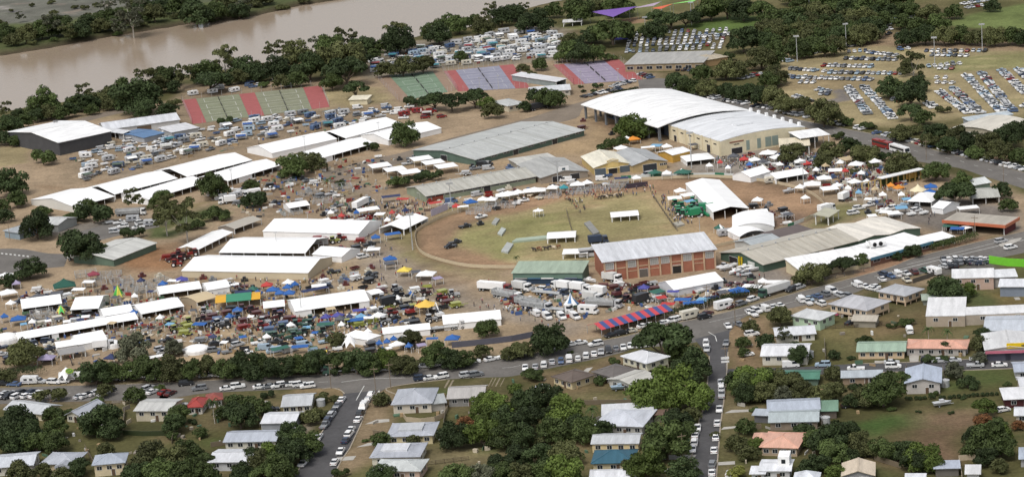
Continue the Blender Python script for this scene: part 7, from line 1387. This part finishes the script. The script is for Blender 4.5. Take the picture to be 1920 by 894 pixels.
cars('1365,614,S,w 1386,611,S,g 1405,588,S,w 1413,592,U,w 1418,586,W,w 1433,582,V,w 1448,578,S,w 1461,575,S,w 1502,565,V,w 1517,563,S,l 1516,570,U,w 1532,558,S,b 1546,554,W,g 1560,549,V,w 1574,556,W,s 1586,557,W,g 1539,572,W,w', lambda x: HM(x)+math.pi/2-0.25, 'parked across the road verge before the mint and peach houses', 'cars before the mint and peach houses', 0.25)
cars('1607,537,V,w 1623,540,S,w 1635,544,S,w 1640,540,S,w 1656,517,W,d 1670,520,S,b 1682,517,V,w 1696,516,U,w 1714,513,W,m 1734,510,W,e 1654,526,S,w 1700,528,U,c 1751,514,C,w', lambda x: HM(x)+math.pi/2-0.2, 'on the road verge by the smaller peach house', 'cars by the smaller peach house', 0.3)
r_ = random.Random(4)
for k in range(13): veh((1770+k % 5*10+r_.uniform(-2, 2), 489+(k//5)*6.5+r_.uniform(-1, 1)), r_.choice('SWHS'), r_.choice('wsgkdk'), HM(1780)+r_.uniform(-0.4, 0.4)+1.2, 'packed behind the white workshop', 'cars packed behind the workshop')
for k in range(8): veh((1824+k % 4*8+r_.uniform(-1, 1), 489+(k//4)*6+r_.uniform(-1, 1)), r_.choice('SWHS'), r_.choice('wsgkd'), HM(1780)+r_.uniform(-0.4, 0.4), 'packed near the lime green wall', 'cars packed near the lime wall')
for (x, y, k, cl, a, wh) in ((1579,590,'S','p',0.2,'under the peach house on stilts'),(1596,608,'S','k',0.6,'in the yard below the peach house'),(1705,623,'V','w',1.5,'on the brown lawn above the terracotta roof'),(1710,659,'V','w',1.5,'in the concrete driveway by the sage roof'),(1410,629,'W','w',0.2,'behind the trees at the cross street corner'),(1402,667,'H','w',0.2,'beside the white roofed cream house'),(1018,729,'S','s',-0.1,'on the dirt drive of the brown cottage'),(1592,763,'S','k',0.2,'on the grass beside the green carport'),(1535,782,'H','w',1.4,'beside the double grey gabled house'),(720,757,'S','g',0.4,'under the small tree at the corner'),(510,770,'S','k',0.2,'between the corner house and its garage'),(863,758,'O','c',0.1,'under the awning of the rust-patched house'),(1162,731,'O','l',0.0,'below the white lean gable shed'),(1766,761,'O','s',0.2,'on the vacant grass block'),(1881,771,'H','w',0.3,'beside the maroon walled house'),(1368,891,'H','w',1.3,'by the yellow flowered bush'),(1875,660,'U','s',0.1,'at the corner shop doors')): veh((x, y), k, cl, a, wh, None)
# big vehicles named singly
for (x, y, k, cl, a, lab) in ((144,715,'K','w',HM(100),'white tanker truck with a pink stripe parked under the frontage hedge'),(258,712,'L','w',HM(250)-0.03,'white semi-trailer parked against the frontage trees'),(328,709,'M','w',HM(300)+3.14,'white motorhome with window row by the frontage trees'),(57,719,'C','w',HM(50),'small white caravan between the frontage cars'),(648,699,'Z','e',HM(640)+3.14,'long dark green flatbed semi along the frontage trees'),(589,698,'F','s',HM(600),'silver flatbed truck next to the long flatbed semi'),(513,698,'t','k',HM(500),'dark tractor parked at the frontage trees'),(1452,551,'L','e',HM(1450)+3.14,'dark green curtain-side truck at the hedge end'),(1358,579,'M','w',HM(1350),'white camper with bulky body beside the road hedge'),(1294,597,'M','c',HM(1290),'cream camper van ahead of the striped marquee'),(1014,205,'L','k',heading((960,215),(1060,195)),'dark semi-trailer on the internal road'),(1655,277,'B','r',heading((1637,270),(1690,284)),'red bus on the arena road'),(1687,287,'B','w',heading((1670,280),(1704,290)),'white bus behind the red bus on the arena road'),(246,404,'X','w',-0.1,'long white trailer beside the dark bush'),(145,487,'T','c',0.0,'cream truck tray beside the green walled shed'),(679,388,'L','l',heading((660,398),(700,377)),'light blue sided show trailer near the food stalls'),(1122,457,'T','d',0.1,'dark blue truck at the end of the ramp on the oval'),(1116,480,'B','s',0.1,'silver bus near the oval stand'),(1385,446,'C','w',0.1,'white caravan beside the curved marquee'),(1360,442,'C','s',0.2,'silver caravan next to the white caravan on the oval'),(833,619,'Z','w',0.15,'white flat trailer truck before the closed marquee'),(195,654,'T','s',0.12,'silver display truck between the white tents'),(1585,375,'T','r',0.9,'big red display truck by the stalls'),(1550,398,'T','w',0.6,'white truck outside the right curve of the oval'),(1600,402,'W','w',0.3,'white four-wheel drive at the multi gable shed'),(1480,362,'O','s',0.4,'silver boat shaped machine inside the oval curve'),(1447,343,'C','c',0.2,'small cream caravan just inside the far oval fence')):
    o = veh((x, y), k, cl, a, 'x', None); o['label'] = lab; NAMED.append((o.location.x, o.location.y, short(lab)))
hs_ = heading((920,565),(1035,575))
for (x, y, k, cl, lab) in ((928,546,'L','r','red topped semi-trailer at the end of the truck row'),(952,560,'X','w','livestock semi with white cab, second in the truck row'),(985,573,'X','m','livestock semi with a maroon crate load'),(1006,580,'X','s','silver livestock semi parked nearest the vans'),(1038,584,'Z','w','white flatbed semi behind the parked vans'),(1133,576,'X','s','livestock semi beside the small minibus'),(979,545,'T','w','white prime mover before the green stall building'),(1013,545,'W','w','white four-wheel drive beside the blue flat trailer'),(1032,554,'Z','d','dark blue flat deck truck by the striped tent'),(1052,543,'T','w','white cab truck at the pink display'),(1088,547,'T','w','white truck next to the big horse float'),(1118,553,'T','w','large white horse float truck'),(1112,565,'T','w','white prime mover with dark windows'),(1104,588,'M','w','small white minibus beside the livestock semi'),(1105,530,'O','w','white cruiser boat display at the brick grandstand corner'),(1148,528,'T','w','white food van against the brick grandstand')):
    o = veh((x, y), k, cl, hs_+random.uniform(-0.25, 0.15)+(math.pi if random.random() < 0.4 else 0), 'x', None); o['label'] = lab; NAMED.append((o.location.x, o.location.y, short(lab)))
cars('1005,591,V,w 1026,597,V,w 1053,597,V,w 1078,597,V,w', 1.9, 'in the front row of the truck display', 'vans in front of the truck display')
for (x, y, k, cl, a, lab) in ((1157,557,'D','m',0.4,'rusty brown loader on the sand by the grandstand'),(1177,567,'t','m',0.8,'rusty brown tractor next to the loader'),(1203,568,'h','k',0.5,'dark round machine beside the rusty tractor'),(1190,550,'R','k',0.2,'dark raised trailer platform on the sand'),(840,572,'i','m',0.3,'rusty crate trailer beside the yellow canopy'),(856,576,'i','y',0.3,'yellow earthmoving trailer by the yellow canopy'),(828,565,'t','r',0.5,'red tractor behind the yellow canopy'),(825,596,'D','w',2.0,'white crane beside the closed marquee'),(735,593,'t','r',0.5,'orange red tractor by the white gazebo'),(770,590,'D','r',0.4,'red excavator on the open dirt'),(760,582,'i','k',0.4,'black implement behind the red excavator'),(815,587,'i','k',0.6,'black implement frame near the crane'),(808,604,'t','s',0.4,'grey tractor by the closed marquee corner'),(778,610,'i','k',0.2,'black low implement behind the jumbled marquee'),(730,573,'h','k',0.3,'dark machine at the end of the three-bay marquee'),(762,568,'D','c',0.3,'tan loader near the yellow canopy'),(700,606,'i','y',0.1,'yellow implement in the machinery rows'),(674,613,'i','y',0.3,'yellow spreader behind the star tent'),(655,613,'t','y',0.3,'yellow tractor behind the green awning')):
    o = veh((x, y), k, cl, a, 'x', None); o['label'] = lab; NAMED.append((o.location.x, o.location.y, short(lab)))
# machinery displays in rows
def field(poly, n, kinds, cols, where, group, seed, ang=0.3, jit=0.4, r=2.6, parts=True):
    q = random.Random(seed); xs = [p[0] for p in poly]; ys = [p[1] for p in poly]; got = 0; tries = 0
    while got < n and tries < n*40:
        tries += 1; x, y = q.uniform(min(xs), max(xs)), q.uniform(min(ys), max(ys))
        if not inpoly(x, y, poly): continue
        k = q.choice(kinds); rr = r*(1.25 if k in 'CAMThFi' else 1.0)
        if veh((x, y), k, q.choice(cols), ang+q.uniform(-jit, jit)+(math.pi if q.random() < 0.4 else 0), where, group, parts, True, rr): got += 1
field([(375,590),(440,582),(520,585),(560,600),(545,625),(440,622),(380,615)], 24, 'ttiii', 'rrmmskb', 'in the red machinery rows', 'red machinery display', 11, r=2.2)
field([(480,610),(560,608),(625,600),(625,625),(540,640),(490,635)], 12, 'tti', 'eeeb', 'in the green machinery rows', 'green machinery display', 12, r=2.1)
field([(315,610),(370,605),(372,628),(330,632)], 5, 'ti', 'yy', 'in the lime yellow machinery row', 'yellow machinery display', 13, r=2.1)
field([(305,485),(352,470),(365,480),(330,500)], 12, 'tti', 'rrrm', 'beside the narrow open marquee', 'red machinery by the narrow marquee', 14, r=1.8)
field([(1264,380),(1318,382),(1338,405),(1275,408)], 22, 'tth', 'eee', 'in the green display on the oval', 'green machinery on the oval', 15, r=1.9)
for o in bpy.data.objects:
    if o.get('group') == 'green machinery on the oval':
        for ch in o.children: ch.color = (0.02, 0.22, 0.10, 1)
field([(590,470),(640,455),(700,440),(720,480),(660,500)], 6, 'WUi', 'rwk', 'on the paved space before the marquees', 'display vehicles before the marquees', 16)
field([(590,450),(640,438),(660,446),(610,462)], 7, 'ti', 'rry', 'at the open corner of the seamed marquee', 'red machines at the seamed marquee corner', 17, r=1.8)
field([(640,600),(700,585),(760,580),(800,600),(720,612),(650,618)], 10, 'tiUR', 'kwsm', 'in the mixed machinery rows', 'mixed machinery display', 18)
field([(160,515),(300,515),(330,545),(270,555),(180,545)], 14, 'PPPq', 'swc', 'in the cattle yards of the dusty paddock', 'cattle yards', 19, r=4.0)
field([(60,580),(200,580),(240,600),(60,615)], 16, 'iqRUP', 'kscw', 'between the long white marquees', 'displays between the long marquees', 20)
field([(0,640),(90,640),(120,675),(20,685),(0,680)], 18, 'WSURq', 'wkgds', 'in the lower left show yard', 'vehicles in the lower left yard', 21)
field([(300,640),(460,640),(480,665),(300,668)], 14, 'UVRiW', 'wsgk', 'behind the frontage trees', 'vehicles behind the frontage trees', 22)
field([(840,470),(1000,360),(1060,350),(1000,375),(870,420)], 6, 'qU', 'kws', 'beside the oval track', 'items beside the oval track', 23)
field([(1290,545),(1400,515),(1440,530),(1330,560)], 9, 'RqUi', 'wksm', 'in the stalls by the hedge', 'vehicles in the stalls by the hedge', 24)
field([(1350,500),(1420,500),(1425,512),(1370,515)], 10, 'OUR', 'www', 'in the white boat display', 'white boat display', 25, r=1.8)
field([(1640,380),(1720,385),(1740,405),(1680,412),(1600,395)], 18, 'RUOqW', 'wwsl', 'in the display below the cream gazebo', 'vehicles below the cream gazebo', 26)
field([(1400,290),(1500,285),(1550,330),(1420,320)], 14, 'qRU', 'wskr', 'in the crowded lane', 'displays in the crowded lane', 27)
field([(1400,385),(1450,385),(1500,420),(1460,430)], 7, 'qRi', 'wsk', 'on the dark soil of the oval', 'machinery on the dark oval soil', 28)
field([(560,320),(640,330),(560,370),(480,360)], 9, 'RUqi', 'kswg', 'in the bare yard below the tents', 'vehicles in the bare yard', 29)
field([(1090,225),(1180,250),(1160,262),(1080,250)], 5, 'qi', 'mk', 'on the dark dug soil by the arched hall', 'items on the dug soil', 30)
field([(800,380),(960,345),(1000,340),(900,378),(820,395)], 10, 'RqV', 'wrsb', 'before the sage pavilion', 'vehicles before the sage pavilion', 31)
field([(540,545),(620,530),(680,520),(640,545)], 10, 'qRi', 'kswd', 'on the track behind the three-bay marquee', 'items behind the three-bay marquee', 32)
field([(20,560),(60,545),(140,560),(60,575)], 8, 'RqUi', 'kswd', 'around the sagging marquee', 'items around the sagging marquee', 51)
field([(380,520),(470,520),(480,560),(430,560),(380,550)], 12, 'RqUiV', 'kswmd', 'around the tan canopy', 'items around the tan canopy', 52)
field([(560,520),(700,500),(700,560),(700,545),(600,530)], 12, 'RqUi', 'kswm', 'on the dusty track', 'items on the dusty track', 53)
field([(700,540),(800,540),(860,560),(830,590),(720,580)], 16, 'iqtRU', 'kmswy', 'around the yellow canopy', 'items around the yellow canopy', 54)
field([(480,640),(640,640),(700,645),(780,650),(780,662),(500,668)], 16, 'RqUVi', 'kswl', 'behind the frontage tree row', 'items behind the frontage tree row', 55)
field([(440,385),(640,350),(700,380),(640,405),(470,405)], 16, 'RqiUP', 'kswg', 'in the upper bare yards', 'items in the upper bare yards', 56)
field([(700,290),(900,310),(960,290),(900,325),(760,345)], 12, 'RqUi', 'kswg', 'between the two long sheds', 'items between the long sheds', 57)
field([(1420,300),(1640,300),(1700,350),(1560,355)], 40, 'qqR', 'wskrmcb', 'in the garden displays', 'displays in the garden lane', 58, r=1.2)
field([(880,300),(1000,320),(1180,330),(1260,325),(1100,345),(960,365)], 14, 'RqV', 'wskb', 'between the halls and the oval fence', 'items along the oval fence', 59, r=1.6)
field([(1130,540),(1240,530),(1260,560),(1180,575)], 12, 'qRi', 'kmsw', 'on the sand by the grandstand', 'items on the sand by the grandstand', 60, r=1.6)
field([(880,392),(1000,364),(1080,350),(1180,344),(1180,352),(1085,362),(1000,378),(900,402)], 26, 'PPqR', 'swkc', 'along the inner edge of the oval track', 'pens along the oval track', 61, -0.3, 0.2, 2.6)
field([(600,405),(690,400),(720,420),(690,432),(640,425)], 12, 'qR', 'rrwkm', 'among the food stalls', 'displays among the food stalls', 62, r=1.3)
# camping grounds: caravans, awnings, tow cars
field([(690,112),(780,92),(860,80),(940,62),(1000,56),(1048,62),(1046,108),(960,114),(830,126),(700,140)], 150, 'CCAAWVUAM', 'wwwwcsslbg', 'in the riverside camping ground', 'caravans in the riverside camp', 41, 0.2, 0.5, 2.6)
field([(130,300),(240,262),(370,242),(480,222),(620,208),(700,215),(690,235),(560,250),(450,270),(330,300),(160,340)], 130, 'CCAAVOWUR', 'wwwcsgbl', 'in the camp above the tent rows', 'caravans above the tent rows', 42, 0.5, 0.5, 2.6)
field([(640,205),(760,200),(820,210),(840,225),(760,225),(700,225)], 18, 'CAWVOU', 'wwrsb', 'in the camp below the faded green courts', 'caravans below the green courts', 43, 0.1, 0.3, 3.4)
field([(190,420),(275,412),(290,424),(220,440)], 9, 'WUCR', 'wsg', 'on the small parking yard', 'vehicles on the small parking yard', 44)
field([(370,370),(470,352),(480,368),(420,385)], 9, 'CUVOT', 'wswd', 'beside the fig tree in the yard', 'vehicles beside the fig tree', 45)
field([(380,150),(480,150),(620,150),(620,158),(470,172),(350,186)], 16, 'CAVWA', 'wwbs', 'behind the green courts', 'vehicles behind the green courts', 46)
for o in bpy.data.objects:             # awnings in mixed canvas colours
    if o.name.startswith('caravan_with_awning'):
        col = random.choice([c(60,96,160), c(70,130,140), WHITE, c(90,104,90), c(60,96,160), c(150,70,70), c(196,196,190)])
        for ch in o.children:
            if ch.name.startswith('awning') and not ch.name.startswith('awning_pole'): ch.color = (*col, 1)
    if o.name.split('.')[0] in ('truck', 'semi_trailer_truck', 'tanker_truck'):
        for ch in o.children:
            if ch.name.split('.')[0] in ('cargo_box', 'tank'): ch.color = (*random.choice([WHITE, WHITE, (0.6,0.6,0.58), tuple(o.children[0].color[:3])]), 1)
# roadside rows, and the big car parks: nearest singly, the far ones as one mass
def row(P0, P1, sp, perp=True, jit=0.12):
    a, b = U(P0), U(P1); n = max(1, int((b-a).length/sp)); d = math.atan2(b.y-a.y, b.x-a.x)
    return [(a+(b-a)*((i+0.5)/n), d+(math.pi/2 if perp else 0)+random.uniform(-jit, jit)) for i in range(n)]
def row_single(P0, P1, sp, perp, where, group, skip=0.08):
    global NCAR
    for (p, a) in row(P0, P1, sp, perp):
        if random.random() < skip: continue
        k = random.choice('SSWWHU'); cl = random.choice(RC); tpl, tn, cat = TT[k]
        NCAR += cat == 'car'; tpl.put(p, a+(math.pi if random.random() < 0.3 else 0), '%s %s %s' % (CN[cl], tn, where), cat, group, CC[cl], False)
row_single((1790,287),(1925,321), 3.0, True, 'angle parked on the far side of the arena road at the bend', 'cars at the arena road bend')
row_single((1640,250),(1780,283), 3.0, True, 'angle parked along the car park side of the arena road', 'cars along the arena road')
row_single((1458,209),(1630,246), 3.0, True, 'parked along the arena road opposite the convention centre', 'cars opposite the convention centre', 0.15)
row_single((1090,184),(1165,168), 3.0, True, 'parked above the arched hall', 'cars above the arched hall')
row_single((1145,165),(1190,153), 3.0, True, 'parked below the mauve courts', 'cars below the mauve courts')
row_single((1330,184),(1450,206), 3.4, True, 'parked beside the arched hall on the arena road', 'cars beside the arched hall', 0.25)
row_single((1200,140),(1222,148), 3.0, True, 'at the end of the mauve courts', 'cars at the end of the mauve courts')
row_single((1268,132),(1300,134), 3.2, True, 'in front of the club building', 'cars in front of the club building')
row_single((1240,127),(1330,124), 3.2, True, 'in front of the club building', 'cars in front of the club building')
BULK = MB(); bmats = []
PARKC = [cm('paint', CC[k]) for k in 'wsgkbdrl']; PW_ = [0]*7+[1]*7+[2]*3+[3]*2+[4]*1+[5]*1+[6]*1+[7]*2
SRC = [t_.single() and t_ for t_ in (SEDAN, WAGON, HATCH, UTE)]
bmats = PARKC+[GLASS, TYRE]
def bulk_row(P0, P1, sp=2.75, perp=True, skip=0.06):
    for (p, a) in row(P0, P1, sp, perp, 0.08):
        if random.random() < skip: continue
        t_ = random.choice(SRC); ci = random.choice(PW_); ca_, sa_ = math.cos(a), math.sin(a); b = len(BULK.v)
        if random.random() < 0.5: ca_, sa_ = -ca_, -sa_
        BULK.v += [(p.x+v[0]*ca_-v[1]*sa_, p.y+v[0]*sa_+v[1]*ca_, v[2]) for v in t_.big.v]; BULK.f += [tuple(i+b for i in f) for f in t_.big.f]
        mi = [ci if m is PAINT else len(PARKC) if m is GLASS else len(PARKC)+1 if m is TYRE else ci for m in t_.bigmats]; BULK.m += [mi[i] for i in t_.big.m]
def px4(x, y): return (1440+x/2.979, y/2.979)
for (a, b) in (((200,312),(490,255)),((375,298),(560,288)),((560,298),(725,318)),((425,332),(725,342)),((300,372),(590,380)),((95,388),(330,405)),((335,412),(790,418)),((130,438),(590,452)),((165,466),(270,466)),((80,425),(130,436)),((720,285),(800,274)),((875,312),(1125,318)),((870,290),(1230,290)),((880,378),(1085,360)),((945,388),(1045,388)),((270,505),(350,515)),((285,530),(350,532)),((150,540),(240,575)),((920,440),(1015,440)),((930,465),(1050,470)),((620,165),(720,112)),((580,180),(700,165)),((660,195),(745,200)),((790,110),(830,85)),((1080,30),(1230,5)),((1100,50),(1210,35)),((60,335),(130,350)),((890,580),(930,610)),((700,560),(750,575)),((280,290),(200,300))): bulk_row(px4(*a), px4(*b))
for (a, b) in (((955,515),(1125,640)),((1035,500),(1190,640)),((1105,425),(1310,635)),((1190,410),(1370,630)),((1300,395),(1440,530)),((1390,385),(1500,490)),((445,490),(560,645)),((535,490),(700,670)),((1420,595),(1520,620)),((1480,385),(1570,450))): bulk_row(px4(*a), px4(*b), 2.9)
for k in range(7):
    y = 57+k*5.6; bulk_row((1178+k*-1.5, y+9), (1368-k*2, y), 3.4)
bulk_row((1300,72),(1372,66), 3.4); bulk_row((1170,98),(1190,96), 3.4); bulk_row((1195,110),(1205,126), 3); bulk_row((1385,150),(1430,140), 3)
o = build('parked_cars', BULK, bmats); tag(o, 'mass of cars parked in rows over the grassy car park', 'cars', None, 'stuff')
# ------------------------------------------------------------------ people and cattle
SC_ = [(0.7,0.7,0.7), (0.08,0.12,0.25), (0.3,0.05,0.05), (0.05,0.05,0.06), (0.45,0.4,0.3), (0.2,0.3,0.45), (0.12,0.2,0.1)]; SN = ['white', 'blue', 'red', 'black', 'tan', 'light blue', 'green']
NP = 0; FAR_CROWD = []
def crowd(poly, n, where, group, seed, act='walking'):
    global NP
    q = random.Random(seed); xs = [p[0] for p in poly]; ys = [p[1] for p in poly]; got = 0; tries = 0
    while got < n and tries < n*30:
        tries += 1; x, y = q.uniform(min(xs), max(xs)), q.uniform(min(ys), max(ys))
        if not inpoly(x, y, poly): continue
        p = U((x, y))
        if taken(p.x, p.y, 0.5) or not free(p.x, p.y, 0.3): continue
        got += 1; NP += 1; i = q.randrange(len(SC_))
        if NP > 300: FAR_CROWD.append((p, i, q.uniform(0, 6.28), q.randrange(3))); continue
        person(p, q.uniform(0, 6.28), 'person in a %s shirt %s %s' % (SN[i], act, where), group, SC_[i])
crowd([(690,440),(740,470),(800,530),(960,575),(1080,612),(1040,620),(880,580),(700,530)], 46, 'on the wide dirt track beside the oval', 'people on the wide dirt track', 1)
crowd([(630,395),(760,375),(800,390),(720,425),(690,450),(640,410)], 46, 'among the food stalls', 'people among the food stalls', 2)
crowd([(300,560),(420,575),(700,600),(760,620),(640,640),(330,640)], 34, 'among the machinery rows', 'people among the machinery', 7)
crowd([(1690,395),(1780,385),(1770,425),(1720,425)], 8, 'on the asphalt by the service station', 'people by the service station', 8)
crowd([(480,540),(700,515),(690,530),(560,555)], 24, 'behind the three-bay marquee', 'people behind the three-bay marquee', 9)
crowd([(40,660),(240,660),(240,685),(60,690)], 7, 'on the bare lower left yard', 'people on the lower left yard', 10)
crowd([(1340,500),(1440,520),(1400,530)], 8, 'on the paving beside the exhibit shed', 'people beside the exhibit shed', 11)
crowd([(1300,300),(1500,288),(1560,300),(1540,330),(1380,318)], 60, 'in the crowded stall lane', 'people in the crowded lane', 3)
crowd([(1550,290),(1660,300),(1700,340),(1640,370),(1570,345)], 60, 'in the garden display by the pergola', 'people in the garden display', 4, 'standing')
crowd([(1225,355),(1260,365),(1290,420),(1262,420)], 26, 'along the sandy oval edge', 'people along the oval edge', 5, 'standing')
crowd([(1060,370),(1080,368),(1105,395),(1085,400)], 22, 'by the judging ring on the oval', 'people by the judging ring', 6, 'standing')
crowd([(1000,362),(1180,350),(1180,356),(1010,372)], 26, 'by the oval track pens', 'people by the oval track pens', 12, 'standing')
crowd([(1320,300),(1500,288),(1640,300),(1690,345),(1620,372),(1540,335),(1390,318)], 330, 'in the crowded stall lane', 'people in the crowded lane', 14)
crowd([(600,390),(760,372),(830,385),(720,430),(620,425)], 110, 'among the food stalls', 'people among the food stalls', 15)
crowd([(400,520),(700,500),(760,560),(700,640),(340,640)], 120, 'among the machinery rows', 'people among the machinery', 16)
crowd([(1062,352),(1180,345),(1225,352),(1300,420),(1265,425),(1220,368),(1080,372)], 90, 'on the oval', 'people on the oval', 17)
crowd([(40,560),(340,530),(340,620),(60,640)], 60, 'in the lower left yard', 'people in the lower left yard', 18)
CR = MB()
for me in PEOPLE: me.calc_loop_triangles()
PV = [([tuple(v.co) for v in me.vertices], [tuple(p.vertices) for p in me.polygons], [p.material_index for p in me.polygons]) for me in PEOPLE]
for (p, i, a, w_) in FAR_CROWD:
    vs, fs, mi = PV[w_]; b = len(CR.v); ca_, sa_ = math.cos(a), math.sin(a); CR.v += [(p.x+v[0]*ca_-v[1]*sa_, p.y+v[0]*sa_+v[1]*ca_, v[2]) for v in vs]; CR.f += [tuple(k+b for k in f) for f in fs]; CR.m += [(3+i if m == 0 else m-1) for m in mi]
tag(build('crowd', CR, [SKINM, JEANS, HAT]+[cm('plain', s_) for s_ in SC_]), 'dense crowd of visitors milling through the stall lanes', 'crowd', None, 'stuff')
GC = [(0.7,0.7,0.68), (0.25,0.22,0.18), (0.05,0.05,0.05), (0.4,0.38,0.34), (0.07,0.12,0.28), (0.28,0.05,0.04), (0.35,0.25,0.14), (0.09,0.16,0.1), (0.5,0.44,0.34), (0.14,0.10,0.08)]
goods('stall_goods', 'scatter of small goods, drums, panels and boxes among the show stalls', [[(0,545),(140,520),(340,515),(480,530),(700,520),(880,570),(800,650),(500,665),(20,690),(0,640)], [(40,560),(340,560),(340,630),(60,640)], [(380,560),(760,560),(780,640),(340,640)], [(1320,300),(1500,286),(1640,298),(1700,345),(1720,390),(1600,385),(1540,340),(1380,320)], [(1320,300),(1500,286),(1640,298),(1690,345),(1600,370),(1540,340)], [(640,385),(830,375),(1000,352),(1260,325),(1260,332),(1000,362),(830,395),(700,430)], [(1140,530),(1330,545),(1440,520),(1300,570),(1130,585)], [(480,300),(740,300),(740,350),(640,400),(440,410)], [(900,530),(1130,545),(1100,600),(960,590)], [(140,300),(640,212),(700,232),(330,300),(160,340)], [(700,112),(1000,58),(1046,108),(830,126)]], 3000, 3, GC, 'goods')
goods('yard_clutter', 'scatter of bins, boxes and garden things in the house yards', [[(0,760),(540,740),(540,890),(0,890)], [(700,740),(960,715),(1300,690),(1290,890),(700,890)], [(1370,600),(1720,560),(1910,540),(1910,660),(1650,690),(1600,890),(1370,890)]], 240, 4, [GC[0], GC[1], GC[3], GC[6], GC[7], GC[8]], 'clutter')
q = random.Random(3)
for (x0, y0, x1, y1, n) in ((1010,358,1080,350,8),(1080,352,1170,350,10),(1120,374,1170,368,8),(1000,470,1055,466,7),(950,383,1000,370,6),(1060,375,1072,378,4)):
    for i in range(n):
        p = U((x0+(x1-x0)*i/n+q.uniform(-2, 2), y0+(y1-y0)*i/n+q.uniform(-1.5, 1.5))); k = q.randrange(3)
        o = link('cattle', COW, None, (p.x, p.y, 0), q.uniform(0, 6.28)); o.color = (*((0.55,0.47,0.36), (0.06,0.05,0.045), (0.30,0.16,0.09))[k], 1); tag(o, '%s show cattle beast standing on the oval' % ('pale', 'dark', 'brown')[k], 'cattle', 'show cattle on the oval')
r_ = random.Random(31)
for (x0, x1, y0, y1, n) in ((-330,-40,330,700,26),(-330,-40,770,900,26),(1970,2260,520,900,34),(1970,2200,60,260,22),(-300,-40,200,260,14)):
    for k in range(n):
        x, y = r_.uniform(x0, x1), r_.uniform(y0, y1)
        if not (x > 1970 and 655 < y < 700): OFFLIST.append(((x, y), r_.uniform(36, 62), r_.choice('Rrob'), '', None))
grow_all(290)
print('CARS', NCAR, 'OBJ', len(bpy.data.objects))
